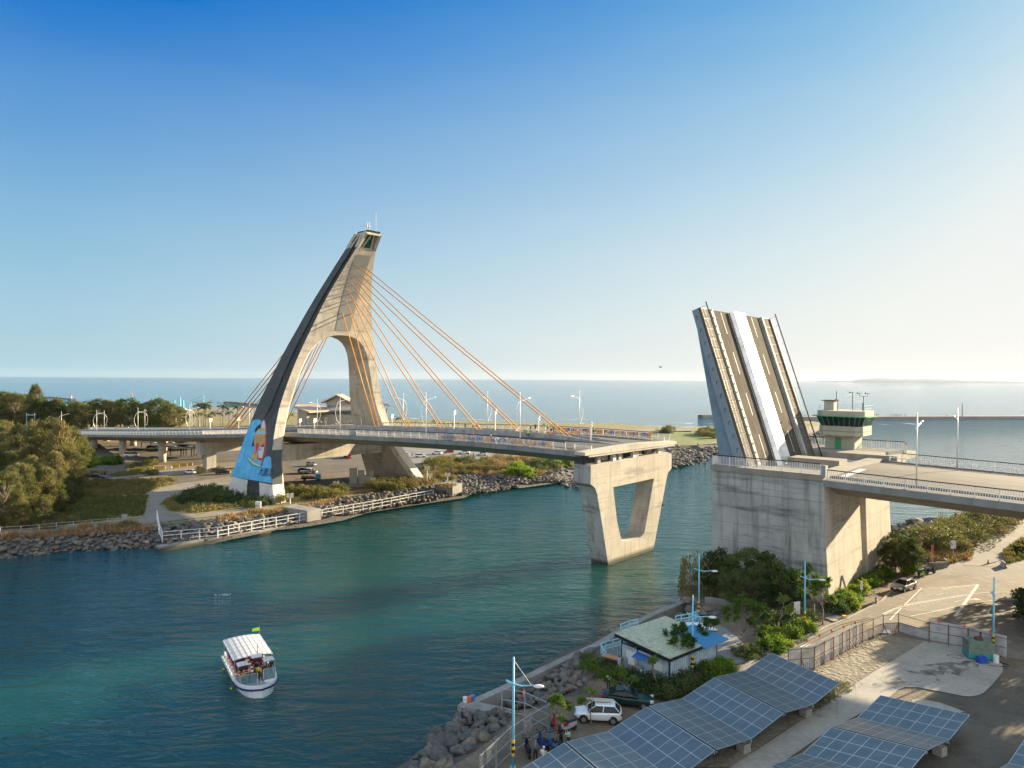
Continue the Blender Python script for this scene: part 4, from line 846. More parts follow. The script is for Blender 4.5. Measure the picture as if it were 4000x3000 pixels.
def crown_clumps(rnd, h0, h1, r, n, shape='round'):
    out = []
    for k in range(n):
        f_ = (k+rnd.random())/n; z = h0+(h1-h0)*f_
        if shape == 'cone': rad = r*(1-f_)**.6*(.55+.45*min(1, f_*6))
        else: rad = r*math.sqrt(max(.05, 1-(2*f_-1)**2))*rnd.uniform(.8, 1.1)
        a = rnd.uniform(0, 6.28); q = rnd.uniform(.35, 1)**.6*rad
        out.append((Vector((q*cos(a), q*sin(a), z)), rnd.uniform(.5, 1.0)))
    return out
def tree_mesh(seed, h, r, n, per, ll, lw, m, shape='round', h0=.25, droop=0, clump=1.0, bark=None):
    rnd = random.Random(seed); b = MB(); cl = crown_clumps(rnd, h*h0, h, r, n, shape); t = MB()
    t.tube([(0, 0, -.6), (0, 0, h*.3), (rnd.uniform(-.3, .3), rnd.uniform(-.3, .3), h*.9)], h*.022+.04, 7, .03)
    for c, s in cl:
        st = Vector((0, 0, max(.3, c.z*.6))); t.tube([st, (st+c)/2+Vector((0, 0, .1*h*.1)), c], h*.007+.01, 4, .01)
        for _ in range(per):
            o = rv(rnd)*rnd.random()**.5*clump*s; o.z *= .75; p = c+o; out = (p-Vector((0, 0, h*.45))).normalized()
            d = (rv(rnd)*.8+out*.7+Vector((0, 0, .5-droop))).normalized(); leaf(b, p, d, rv(rnd), ll*rnd.uniform(.6, 1.3), lw*rnd.uniform(.7, 1.3))
    return b, t
def tree_proto(nm, label, cat, b, t, lm, bm_, group):
    r = thing(nm, label, cat, (0, 0, -500), 0, group); r['_proto'] = 1
    b.build('crown', lm, r, local=True); t.build('trunk', bm_, r, local=True, smooth=True); return r
PROTO = {}
def place(key, loc, sc=1.0, rz=None, label=None, group=None):
    root, used = PROTO[key]
    rz = random.uniform(0, 6.28) if rz is None else rz
    if not used: PROTO[key] = (root, True); root.location = loc; root.rotation_euler = (0, 0, rz); root.scale = (sc,)*3 if not isinstance(sc, tuple) else sc; del root['_proto']
    else: root = dup(root, loc, rz, sc)
    if label: root['label'] = label
    if group: root['group'] = group
    return root
for i in range(3):
    b, t = tree_mesh(100+i, 14, 4.6, 60, 150, .85, .13, M_cas, ('round', 'cone', 'round')[i], .12, 0, 1.7); PROTO['cas%d' % i] = (tree_proto('casuarina_tree', 'x', 'tree', b, t, M_cas, M_bark, None), False)
for i in range(2):
    b, t = tree_mesh(120+i, 8, 4.2, 34, 120, .42, .26, M_dleaf, 'round', .22, 0, 1.3); PROTO['broad%d' % i] = (tree_proto('broadleaf_tree', 'x', 'tree', b, t, M_dleaf, M_bark, None), False)
for i, (m_, k) in enumerate(((M_olive, 'olive'), (M_dry, 'dry'), (M_bright, 'bright'), (M_dleaf, 'dark'))):
    rnd = random.Random(200+i); b = MB(); t = MB()
    for _ in range(26):
        a = rnd.uniform(0, 6.28); q = rnd.random()**.5*1.1; c = Vector((q*cos(a), q*sin(a), rnd.uniform(.25, 1.25)*(1.15-q*.6))); t.tube([(0, 0, -.1), c*.5, c], .03, 3, .01)
        for _ in range(48):
            p = c+rv(rnd)*rnd.random()**.5*.38; leaf(b, p, (rv(rnd)+Vector((0, 0, .5))), rv(rnd), rnd.uniform(.12, .26), rnd.uniform(.05, .1) if k != 'bright' else .13)
    PROTO[k] = (tree_proto('shrub', 'x', 'shrub', b, t, m_, M_bark, None), False)
# frangipani-like small tree: forked pale branches ending in leaf rosettes
for i in range(3):
    rnd = random.Random(300+i); b = MB(); t = MB(); tips = []
    def grow(p, d, L, r, lev):
        q = p+d*L; t.tube([p, (p+q)/2+rv(rnd)*L*.06, q], r, 5, r*.7)
        if lev == 0: tips.append((q, d)); return
        for _ in range(rnd.choice((2, 3, 3))): nd = (d+rv(rnd)*.75+Vector((0, 0, .25))).normalized(); grow(q, nd, L*rnd.uniform(.62, .85), r*.68, lev-1)
    grow(Vector((0, 0, -.1)), Vector((rnd.uniform(-.1, .1), rnd.uniform(-.1, .1), 1)).normalized(), 1.35, .085, 4 if i < 2 else 3)
    for q, d in tips:
        for _ in range(26): nd = (d*.5+rv(rnd)).normalized(); leaf(b, q+rv(rnd)*.12, nd, rv(rnd), rnd.uniform(.24, .40), rnd.uniform(.09, .14))
    PROTO['fr%d' % i] = (tree_proto('small_tree', 'x', 'tree', b, t, M_leaf, M_barkp, None), False)
# coconut palm
for i in range(2):
    rnd = random.Random(400+i); b = MB(); t = MB(); H_ = 8.5; lean = rnd.uniform(-.8, .8)
    t.tube([(0, 0, -.3), (lean*.3, 0, H_*.5), (lean, 0, H_)], .2, 7, .13)
    for k in range(20):
        a = k*2.4+rnd.uniform(-.2, .2); e = rnd.uniform(-.35, 1.1); d = Vector((cos(a)*cos(e), sin(a)*cos(e), sin(e))); p = Vector((lean, 0, H_)); L_ = rnd.uniform(2.6, 3.4)
        for j in range(13):
            d = (d+Vector((0, 0, -.085))).normalized(); p2 = p+d*L_/13; sd_ = d.cross(Vector((0, 0, 1))).normalized()
            for sg in (-1, 1): leaf(b, p, sd_*sg+d*.7+Vector((0, 0, -.35)), Vector((0, 0, 1)), 1.1*(1-abs(j-6)/13), .26)
            leaf(b, p, d, sd_, L_/12, .1); p = p2
    PROTO['palm%d' % i] = (tree_proto('palm_tree', 'x', 'palm', b, t, M_palm, M_barkp, None), False)
def ground_depth(y, z): return (CAM.z-z)*FPX/(y-1477)
def spot(x, y, z): p = at(x, y, z); return Vector((p.x, p.y, z))
# near casuarinas of the left edge: (x, y of foot, y of top) in crop Z1
def by_top(fn, x, yf, yt, z, key, H0, label, group, wide=1.0):
    p = spot(*fn(x, yf), z); yy = fn(x, yt)[1]; top = CAM.z-(yy-1477-.0056*(fn(x, yt)[0]-2000)+0)*(p.y)/FPX; h = max(1.0, top-z); s = h/H0
    place(key, p, (s*wide, s*wide, s), None, label, group); return h
gl = 'casuarinas massed at the left edge'; gl2 = 'casuarinas in the near row at the left edge'
for i, (x, yf, yt, w) in enumerate([(40, 1010, 600, 1.2), (150, 1020, 625, 1.1), (270, 1060, 610, 1.2), (370, 1090, 590, 1.25), (470, 1120, 615, 1.1), (545, 1080, 655, 1.1), (60, 1240, 800, 1.3), (-60, 1300, 760, 1.4), (150, 1330, 890, 1.3), (260, 1280, 900, 1.2), (360, 1300, 910, 1.3), (450, 1290, 1000, 1.2), (540, 1230, 970, 1.2), (600, 1180, 990, 1.1), (30, 1400, 950, 1.3), (250, 1180, 820, 1.3), (420, 1180, 790, 1.3), (540, 1130, 780, 1.2), (330, 1390, 1130, 1.2), (140, 1400, 1080, 1.2), (-120, 1120, 640, 1.4)]):
    by_top(Z1, x, yf, yt+(45 if i > 5 else 5), LG, 'cas%d' % (i % 3), 14, 'feathery casuarina in the '+('back' if yf < 1150 else 'near')+' row of the left clump', gl if yf < 1150 else gl2, w*.82)
gb = 'trees behind the viaduct'
far = [(-40, 380), (30, 372), (110, 385), (190, 392), (330, 420), (90, 425), (20, 425), (170, 440), (400, 440), (290, 440), (440, 425), (240, 430), (520, 445), (580, 440), (620, 455), (700, 450), (780, 445), (760, 425), (850, 440), (920, 430), (980, 425), (1030, 440), (1090, 460), (1150, 440), (1200, 425), (1260, 435), (1310, 460), (1370, 480), (0, 500), (300, 500), (500, 500), (850, 500), (950, 490), (1050, 500), (1230, 500)]
for i, (x, yt) in enumerate(far):
    by_top(Z1, x, 618 if i % 2 else 640, yt, LG, 'cas%d' % (i % 3) if i % 4 else 'broad%d' % (i % 2), 14 if i % 4 else 8, 'feathery tree in the belt behind the viaduct' if i % 4 else 'rounded dark tree behind the viaduct', gb if i % 4 else 'rounded trees behind the viaduct', 1.35 if i % 4 else .9)
by_top(Z1, 270, 640, 322, LG, 'cas1', 14, 'tallest grey brown casuarina rising above the tree belt on the left', None, .75)
by_top(Z1, 1120, 640, 555, LG, 'bright', 1.35, 'bright green round shrub behind the viaduct lamps', None, .8)
for i, (x, yt) in enumerate([(690, 395), (650, 418), (1512, 418), (1570, 408), (1555, 430), (1700, 425), (1815, 432), (1480, 505), (1540, 500), (1620, 490), (1680, 495), (1745, 485), (1800, 520), (1590, 520), (1380, 478), (1450, 520)]):
    by_top(Z1, x, 620, yt, LG, 'palm%d' % (i % 2), 10.6, ('tall palm above the tree belt behind the viaduct' if i in (0, 1) else 'coconut palm in the grove left of the bridge tower'), ('palms above the tree belt' if i < 2 else 'palms left of the tower'), 1.0)
for i, (x, yt) in enumerate([(1730, 340), (1780, 350), (1700, 350)]): by_top(Z3, x, 400, yt, LG, 'palm%d' % (i % 2), 10.6, 'low palm by the beach right of the far tower leg', 'palms right of the far leg', 1)
by_top(Z3, 745, 400, 285, LG, 'palm1', 10.6, 'palm standing between the near tower leg and the pavilion', None, .8)
for x, yt in ((1105, 298), (1180, 298), (280, 268), (895, 300), (5, 240)): by_top(Z4, x, 345, yt, LG, 'palm0', 10.6, 'small palm on the beach behind the far bridge railing', 'small beach palms', 1)
# shrubs and scrub on the left bank
def shrubs(fn, L, z, key, label, group, s0=1.0, s1=1.6, cnt=None, zs=1.0):
    for x, y in L:
        s = random.uniform(s0, s1); place(key, spot(*fn(x, y), z), (s*1.2, s*1.2, s*zs), None, label, group)
shrubs(Z3, [(730, 1110), (790, 1090), (850, 1100), (900, 1130), (960, 1110), (1010, 1120), (1080, 1100), (1140, 1110), (1200, 1080), (1260, 1090), (650, 1180), (600, 1190), (890, 1150), (1050, 1150), (1170, 1140)], LG, 'olive', 'olive bush on the bank in front of the tower', 'bushes in front of the tower', 1.3, 2.1)
shrubs(Z3, [(200, 1210), (260, 1190), (330, 1200), (390, 1190), (150, 1180), (60, 1120), (20, 1140), (100, 1170), (30, 1080), (440, 1210), (500, 1190), (-20, 1180), (-60, 1110), (350, 1240)], LG, 'dark', 'dark green bush at the foot of the near tower leg', 'bushes at the near leg', 1.2, 2.0)
shrubs(Z3, [(1560, 1040), (1620, 1010), (1680, 1020), (1740, 1010), (1800, 1020), (1860, 1010), (1920, 1000), (1980, 990), (1700, 1050), (1780, 1060), (1640, 1060), (1900, 960), (1830, 990)], LG, 'olive', 'olive bush on the bank before the far tower leg', 'bushes at the far leg', 1.3, 2.0)
shrubs(Z4, [(120, 730), (180, 740), (60, 770), (20, 790), (250, 700), (300, 690), (410, 720), (110, 780)], LG, 'dry', 'dry brown bush on the bank right of the far tower leg', 'dry bushes right of the tower', 1.2, 2.0)
shrubs(Z4, [(280, 600), (340, 590), (400, 600), (300, 640), (460, 600), (520, 600), (580, 610), (640, 610), (400, 650), (350, 620), (560, 650), (620, 660), (700, 640), (500, 660), (240, 620), (660, 600)], LG, 'olive', 'olive shrub on the rise above the rubble bank', 'shrubs above the rubble bank', 1.6, 2.6)
shrubs(Z4, [(700, 600), (740, 620), (780, 640), (730, 660), (800, 600), (680, 650), (760, 580), (770, 670), (850, 590), (900, 600), (450, 640), (960, 590)], LG, 'dry', 'reddish dry shrub above the rubble bank', 'dry shrubs above the rubble bank', 1.8, 2.8)
shrubs(Z4, [(840, 670), (870, 660), (900, 650), (930, 665), (960, 675), (890, 690), (950, 695), (1000, 690), (860, 690), (1180, 600), (1240, 605), (1290, 610), (1200, 620)], LG, 'bright', 'vivid green bush spilling over the rubble bank', 'vivid green bushes', 1.5, 2.3)
shrubs(Z4, [(1000, 620), (1040, 610), (1080, 630), (1120, 610), (1160, 640), (1050, 660), (1010, 640), (1130, 650)], LG, 'dark', 'dark green bush beside the vivid green bushes', 'dark bushes near the V pier', 1.8, 2.8)
shrubs(Z1, [(640, 900), (680, 890), (720, 910), (760, 900), (600, 920), (660, 930), (820, 900), (870, 905)], LG, 'bright', 'yellow green bush beside the viaduct columns at the left', 'bushes by the viaduct', 1.6, 2.6)
shrubs(Z1, [(1000, 935), (1060, 930), (1120, 925), (1170, 920), (1150, 905), (1520, 975), (1540, 960), (1660, 960), (1160, 985)], LG, 'olive', 'low bush by the painted barriers under the viaduct', 'bushes by the barriers', 1.2, 2.0)
shrubs(Z1, [(1500, 1130), (1560, 1120), (1620, 1110), (1680, 1120), (1480, 1160), (1540, 1170), (1620, 1160), (1700, 1150), (1400, 1180), (1450, 1210), (1560, 1210), (1650, 1200), (1730, 1190), (1800, 1180), (1850, 1200)], LG, 'dark', 'dark bush between the gravel path and the tower', 'thicket by the gravel path', 1.4, 2.3)
shrubs(Z1, [(560, 1340), (430, 1380), (350, 1400), (650, 1400), (800, 1400), (900, 1395), (990, 1390)], LG, 'dry', 'dry reddish weed clump above the riprap', 'weeds above the riprap', .9, 1.4)
shrubs(Z5, [(20, 1105), (330, 1130), (345, 1150), (370, 1135), (310, 1150), (390, 1165), (290, 1140)], LG, 'olive', 'shrub on the green spit across the water', 'shrubs on the spit', 2.2, 3.2)
shrubs(Z4, [(2000, 368), (2040, 372)], LG, 'dark', 'round dark bush on the spit behind the V pier', 'round bushes on the spit', 2.5, 3.2)
# grass tufts: uncountable ground cover
def tufts(fn, L, z, n, h, m, nm, seed, w=.06):
    rnd = random.Random(seed); CC = []; q = [at(*fn(*p), z) for p in L]; P = [(p.x, p.y) for p in q]; x0 = min(p[0] for p in P); x1 = max(p[0] for p in P); y0 = min(p[1] for p in P); y1 = max(p[1] for p in P); b = MB(); k = 0; tr = 0
    while k < n and tr < n*12:
        tr += 1; x = rnd.uniform(x0, x1); y = rnd.uniform(y0, y1); big = 1.0
        if len(CC) < n/45 and inpoly((x, y), P): CC.append((x, y))
        elif CC and rnd.random() < .6: cx, cy = rnd.choice(CC); gx, gy = rnd.gauss(0, 1.3), rnd.gauss(0, 1.3); x = cx+gx; y = cy+gy; big = 1+1.0*math.exp(-(gx*gx+gy*gy)/1.6)
        if not inpoly((x, y), P): continue
        k += 1; hh = h*rnd.uniform(.5, 1.4)*big
        for _ in range(5): leaf(b, Vector((x+rnd.uniform(-.3, .3), y+rnd.uniform(-.3, .3), z)), Vector((rnd.uniform(-.6, .6), rnd.uniform(-.6, .6), 1)), rv(rnd), hh, w*3)
    return b.build(nm, m, kind='stuff')
tufts(Z1, [(480, 1040), (640, 1010), (900, 1030), (1350, 1010), (1340, 1050), (1110, 1120), (600, 1180), (560, 1100)], LG, 2600, .55, M_dry, 'dry_grass', 1)
tufts(Z1, [(480, 1040), (900, 1030), (1350, 1020), (1110, 1130), (600, 1180)], LG, 1600, .6, M_olive, 'green_grass', 2)
tufts(Z1, [(350, 1250), (600, 1180), (1120, 1150), (1090, 1300), (560, 1360), (400, 1380), (150, 1400)], LG, 3600, .6, M_olive, 'green_grass', 3)
tufts(Z1, [(1240, 1200), (1500, 1110), (1950, 1150), (2050, 1200), (1500, 1280), (1300, 1260)], LG, 2600, .6, M_olive, 'green_grass', 4)
tufts(Z1, [(830, 985), (1150, 940), (1180, 975), (860, 1005)], LG, 900, .5, M_olive, 'green_grass', 5)
tufts(Z1, [(500, 990), (800, 960), (820, 990), (520, 1015)], LG, 700, .5, M_dry, 'dry_grass', 6)
tufts(Z3, [(0, 1350), (380, 1280), (640, 1255), (930, 1215), (1200, 1150), (1200, 1170), (930, 1245), (640, 1290), (0, 1390)], LG, 1500, .6, M_dry, 'dry_grass', 7)
tufts(Z4, [(170, 640), (520, 620), (1000, 560), (1320, 590), (1080, 690), (800, 700), (440, 680), (300, 750), (150, 780)], LG, 3800, .9, M_dry, 'dry_grass', 8)
tufts(Z4, [(170, 640), (520, 620), (1000, 560), (1320, 590), (1080, 690), (440, 680), (150, 780)], LG, 2400, .9, M_olive, 'green_grass', 9)
tufts(Z1, [(0, 1470), (560, 1420), (1190, 1395), (1190, 1415), (560, 1450), (0, 1490)], LG-.4, 1200, .7, M_dry, 'dry_grass', 10)
tufts(Z6, [(1560, 760), (1640, 740), (1880, 740), (1860, 800), (1700, 830), (1560, 820)], RG, 900, .5, M_dry, 'dry_grass', 11)
tufts(H7, [(1940, 720), (2212, 520), (2212, 800), (2000, 860)], RG, 900, .4, M_olive, 'green_grass', 12)
tufts(H7, [(1720, 400), (2100, 230), (2212, 250), (1760, 420), (1500, 640), (1460, 700), (900, 740), (900, 700)], RG, 1500, .7, M_dry, 'dry_grass', 13)
tufts(Z8, [(720, 900), (880, 760), (1060, 780), (760, 960), (700, 960)], RG, 170, .16, M_olive, 'green_grass', 14, .03)
# right bank planting
gR = 'planted small trees'
for x, y, s, k, lb in [(H6(1750, 840)+(1.0, 0, 'small spreading tree on the promenade between the blue lamp and the flowering bush')), (H6(1400, 1060)+(1.05, 1, 'dense small tree overlapping the blue roof corner of the hut')), (H6(970, 1320)+(.85, 2, 'thin small tree in front of the hut wall')), (H6(510, 1478)+(.8, 0, 'bare-stemmed small tree in front of the dark green sedan')), (H5(1420, 515)+(.78, 1, 'forked small tree between the boulders and the dark sedan')), (H5(1450, 935)+(.85, 2, 'slender small tree in front of the white car')), (H5(910, 1190)+(.9, 0, 'small tree beside the parked scooters')), (Z8(200, 505)+(1.2, 1, 'leafy small tree at the left end of the planting bed')), (Z8(285, 485)+(1.0, 0, 'second leafy small tree from the left in the planting bed')), (Z8(440, 420)+(1.2, 2, 'small tree beside the white utility box')), (Z8(700, 300)+(1.35, 1, 'taller leafy tree at the corner of the bascule pier')), (Z8(762, 350)+(1.2, 0, 'leaning small tree at the right end of the planting bed')), (H6(1060, 1010)+(.7, 0, 'small tree close against the hut wall'))]:
    place('fr%d' % k, spot(x, y, RG), s, None, lb, None)
shrubs(Z8, [(175, 575), (220, 590), (270, 570), (300, 560)], RG, 'dark', 'low dark bush at the end of the paved promenade', 'low bushes on the promenade', .7, 1.0)
shrubs(H6, [(1760, 1020), (1850, 1010), (1920, 980), (1990, 960), (1700, 1060), (1800, 1080), (1900, 1060)], RG, 'bright', 'leafy yellow green bush beside the solar panels', 'yellow green bushes beside the panels', .8, 1.1)
shrubs(H6, [(1250, 1250), (1320, 1280), (1400, 1260), (1470, 1300), (1350, 1200), (1280, 1330), (1500, 1240), (1180, 1380), (1080, 1360), (900, 1300), (780, 1220), (640, 1150), (700, 1280), (840, 1350), (560, 1200), (1600, 1180), (1560, 1120)], RG, 'dark', 'dark bush in the hedge between the hut and the cars', 'hedge by the hut', .8, 1.3)
shrubs(H6, [(60, 930), (150, 1000), (230, 1020), (330, 1080), (180, 1080), (400, 1130), (90, 990)], RG, 'dark', 'dark bush left of the hut beside the boulders', 'bushes left of the hut', .7, 1.1)
shrubs(Z8, [(380, 500), (430, 480), (480, 470), (520, 450), (560, 440), (400, 440), (330, 420), (470, 520), (390, 540), (620, 390), (660, 400)], RG, 'bright', 'yellow green bush in the planting bed by the road', 'planting bed bushes', .7, 1.1)
shrubs(Z8, [(560, 340), (510, 360), (450, 350), (620, 330), (330, 350), (820, 260), (860, 240), (900, 250), (880, 200)], RG, 'dark', 'dark bush in the shade in front of the bascule pier', 'dark planting below the pier', 1.0, 1.5)
for i, (x, y, s) in enumerate([(260, 1030, 1.0), (330, 1060, .9), (430, 1080, 1.15), (520, 1090, 1.1), (600, 1110, .95), (680, 1120, .8), (200, 1010, .7), (470, 1130, .8), (380, 1120, .8), (560, 1150, .6), (750, 1100, .7)]): place('broad%d' % (i % 2), spot(*Z6(x, y), RG), (s*.7, s*.7, s*.72), None, 'large dark shrub growing against the shaded pier wall', 'large shrubs against the pier')
shrubs(Z6, [(1000, 1080), (1040, 1050), (1090, 1070), (1120, 1020), (1160, 990), (1200, 970), (1240, 950), (1280, 930), (1180, 1010), (1100, 1100), (1060, 1100), (1310, 900)], RG, 'bright', 'leafy hedge bush along the foot of the sunlit pier wall', 'hedge along the pier foot', .9, 1.2)
for x, y, s in ((1390, 880, .95), (1450, 870, 1.0), (1500, 880, .8), (1420, 830, 1.0), (1360, 860, .7)): place('broad%d' % (int(x) % 2), spot(*Z6(x, y), RG), (s*.62, s*.62, s*.62), None, 'rounded bright bush at the right foot of the bascule pier', 'rounded bushes right of the pier')
shrubs(Z6, [(1500, 890)], RG, 'bright', 'small round bush beside the wooden direction sign', None, 1.2, 1.2)
shrubs(Z6, [(1620, 700), (1680, 690), (1740, 680), (1800, 660), (1860, 640), (1900, 610), (1700, 730), (1780, 720), (1850, 700), (1900, 660), (1950, 620), (1640, 740), (1930, 580), (1880, 580), (1800, 620), (1740, 640), (1980, 600), (1600, 730)], RG, 'olive', 'large olive scrub bush beside the gravel track', 'scrub beside the gravel track', 1.8, 2.9)
shrubs(Z6, [(2020, 590), (2060, 580), (2100, 560), (2000, 630), (2140, 550)], RG, 'dry', 'dry orange brown bush under the approach bridge', 'dry bushes under the approach', 1.4, 2.2)
for x, y in ((4040, 2470), (4090, 2510), (4060, 2430), (4130, 2460)): place('broad0', spot(x, y, RG), (.62, .62, .55), None, 'dark tree at the right edge of the parking lot', 'trees at the right edge')
for x, y, s in ((65, 80, 1.05), (70, 89.5, 1.15), (64, 73, 1.0), (69, 81, 1.2), (77, 97, 1.3), (76, 90, 1.3)): place('broad%d' % (int(x) % 2), Vector((x, y, RG)), (s, s, s), None, 'tall broadleaf tree just right of the yard', 'trees right of the yard')
# creeper hanging over the small water-side platform
b = MB(); rnd = random.Random(9)
c0 = at(*Z6(130, 1010), 3.0)
for k in range(2600):
    a = rnd.uniform(0, 6.28); f_ = rnd.random(); p = c0+Vector((2.6*cos(a)*(1-f_*.2), 2.0*sin(a), 5.2*f_*(1-.1*abs(cos(a))))); p = p+rv(rnd)*.3; leaf(b, p, Vector((rnd.uniform(-.4, .4), rnd.uniform(-.4, .4), -1)), rv(rnd), rnd.uniform(.3, .7), .1)
b.build('creeper', M_olive, label='hanging creeper draped over the small platform beside the bascule pier', category='creeper')
# remove unused prototypes
for k, (r, used) in PROTO.items():
    if not used:
        for c in kids(r): bpy.data.objects.remove(c)
        bpy.data.objects.remove(r)
for o in list(COL.objects):
    if '_proto' in o.keys(): del o['_proto']
# ---------------------------------------------------------------- vehicles
PAINT = {}
def paint(nm, c, metal=.2, rough=.25):
    if nm not in PAINT: PAINT[nm] = mat(nm+'_car_paint', c, rough, metal); 
    return PAINT[nm]
M_lamp = mat('headlight_lens', (.7, .72, .75), .1, .3); M_tail = mat('tail_light_lens', (.30, .01, .015), .2); M_rim = mat('alloy_rim', (.35, .36, .37), .3, .7)
CARS = {   # L, W, wheel r, wheel x front/rear, body stations (x, z_bottom, z_belt, half width), greenhouse (x at belt front, x roof front, x roof rear, x belt rear, roof z)
 'suv':   (4.3, 1.78, .345, 1.33, -1.30, [(-2.13, .50, .78, .66), (-2.08, .34, 1.02, .82), (-1.75, .28, 1.08, .88), (-1.0, .26, 1.05, .89), (0, .24, 1.00, .89), (.9, .26, .98, .89), (1.35, .28, .95, .87), (1.9, .32, .86, .80), (2.12, .42, .70, .66)], (1.05, .28, -1.45, -2.02, 1.60)),
 'sedan': (4.6, 1.76, .33, 1.42, -1.38, [(-2.30, .45, .78, .62), (-2.22, .32, .98, .76), (-1.6, .26, 1.00, .86), (-.8, .24, .96, .88), (.4, .23, .92, .88), (1.2, .25, .90, .87), (1.9, .28, .82, .82), (2.24, .36, .66, .66)], (.95, .22, -1.0, -1.75, 1.44)),
 'hatch': (3.9, 1.68, .31, 1.22, -1.20, [(-1.93, .45, .75, .62), (-1.88, .32, 1.0, .78), (-1.3, .26, 1.0, .84), (0, .24, .95, .84), (1.0, .25, .90, .83), (1.6, .3, .82, .76), (1.92, .38, .66, .62)], (1.0, .35, -1.35, -1.85, 1.50)),
 'van':   (4.7, 1.74, .32, 1.55, -1.35, [(-2.34, .42, .9, .78), (-2.32, .30, 1.12, .84), (-1, .26, 1.1, .87), (1.0, .26, 1.05, .87), (1.9, .3, .98, .84), (2.30, .4, .74, .74)], (2.0, 1.35, -2.15, -2.31, 1.95)),
}
def make_car(kind, col, loc, rz, label, group=None, nm='parked_car', dark=None):
    L_, Wd, wr, xf, xr, st, (g0, g1, g2, g3, gz) = CARS[kind]
    r = thing(nm, label, 'van' if kind == 'van' else 'car', loc, rz, group); pm = paint(*col)
    b = MB(); R = []
    for x, zb, zt, hw_ in st:
        R.append([Vector((x, y, z)) for y, z in ((-hw_*.9, zb), (-hw_, zb+.12), (-hw_, (zb+zt)/2), (-hw_*.985, zt-.1), (-hw_*.88, zt), (0, zt+.03), (hw_*.88, zt), (hw_*.985, zt-.1), (hw_, (zb+zt)/2), (hw_, zb+.12), (hw_*.9, zb))])
    b.loft(R); w1 = Wd/2*.67; body = b.build('body', pm, r, local=True, smooth=True); body.modifiers.new('round', 'SUBSURF').levels = 2; body.modifiers['round'].render_levels = 2
    zb_ = lerp([(s[0], s[2]) for s in st], 0)-.02; wb = Wd/2*.9
    b = MB(); b.loft([[Vector((g0, -wb, zb_)), Vector((g0, wb, zb_)), Vector((g3, wb, zb_+.04)), Vector((g3, -wb, zb_+.04))], [Vector((g1, -w1, gz-.06)), Vector((g1, w1, gz-.06)), Vector((g2, w1, gz-.06)), Vector((g2, -w1, gz-.06))]]); wo = b.build('window', M_dglass, r, local=True); md_ = wo.modifiers.new('soft', 'BEVEL'); md_.width = .12; md_.segments = 3
    b = MB(); b.loft([[Vector((g1+.04, -w1-.02, gz-.07)), Vector((g1+.04, w1+.02, gz-.07)), Vector((g2-.05, w1+.02, gz-.07)), Vector((g2-.05, -w1-.02, gz-.07))], [Vector((g1-.1, -w1+.1, gz)), Vector((g1-.1, w1-.1, gz)), Vector((g2+.1, w1-.1, gz-.01)), Vector((g2+.1, -w1+.1, gz-.01))]])
    for sy in (-1, 1):
        for a, c in ((g0, g1), (g3, g2), ((g0+g3)/2+.1, (g1+g2)/2+.1)): b.bar((a, sy*wb*1.005, zb_), (c, sy*(w1+.015), gz-.06), .07, .05)
    b.build('roof', pm, r, local=True)
    for x in (xf, xr):
        for sy in (-1, 1):
            y = sy*(Wd/2-.09); b = MB(); b.tube([(x, y-.11, wr), (x, y+.11, wr)], wr, 18); t = b.build('wheel', M_black, r, local=True)
            b = MB(); b.tube([(x, y-.05, wr+.02), (x, y+sy*.085, wr+.02)], wr*1.2, 18); b.build('wheel_arch', M_black, r, local=True)
            b = MB(); b.tube([(x, y+sy*.10, wr), (x, y+sy*.125, wr)], wr*.62, 12); b.build('rim', M_rim, t, local=True)
    xe = st[-1][0]; xb = st[0][0]
    for sy in (-1, 1):
        b = MB(); b.box((xe-.16, sy*Wd*.34, .68), (.3, .36, .15), sy*-.35); b.build('headlight', M_lamp, r, local=True)
        b = MB(); b.box((xb+.12, sy*Wd*.36, .84), (.2, .3, .2), sy*.3); b.build('tail_light', M_tail, r, local=True)
        b = MB(); b.box((g0-.25, sy*(wb+.12), zb_+.1), (.12, .22, .14)); b.build('mirror', pm, r, local=True)
    b = MB(); b.box((xe-.02, 0, .45), (.1, .9, .2)); b.build('grille', M_black, r, local=True)
    b = MB(); b.box((xe+.045, 0, .5), (.02, .38, .14)); b.build('number_plate', M_white, r, local=True)
    return r
CW = ('white', (.70, .72, .74)); CS = ('silver', (.42, .43, .44), .6, .3); CK = ('black', (.015, .016, .02)); CG = ('dark_green', (.012, .035, .03), .3, .25); CR = ('red', (.45, .03, .03)); CT = ('bronze_grey', (.30, .29, .28), .6, .3)
def G(fn, x, y, z=None): return spot(*fn(x, y), RG if z is None else z)
wc = make_car('suv', CW, G(H5, 1560, 850), radians(173), 'white crossover car with a surfboard on its roof, parked on the dirt'); wc.scale = (.93, .93, .93)
b = MB(); R = []
for i in range(13):
    f_ = i/12; x = -1.15+2.3*f_; w = .27*math.sin(pi*min(1, max(0, f_*.96+.02)))**.6; R.append([Vector((x, -w, 1.72+.05*(2*f_-1)**2)), Vector((x, w, 1.72+.05*(2*f_-1)**2)), Vector((x, w*.8, 1.80+.05*(2*f_-1)**2)), Vector((x, -w*.8, 1.80+.05*(2*f_-1)**2))])
b.loft(R); sb = b.build('surfboard', mat('cream_board', (.42, .40, .34), .4), None, local=True, label='cream surfboard strapped on the roof of the white car', category='surfboard'); sb.location = wc.location+Vector((.15, .12, -.1)); sb.rotation_euler = (0, 0, radians(173))
make_car('sedan', CG, G(H6, 560, 1480), radians(-12), 'dark green sedan half hidden behind small trees near the hut')
make_car('sedan', CT, G(H7, 610, 1200), radians(214), 'grey brown sedan parked alone beside the kerb of the big parking lot')
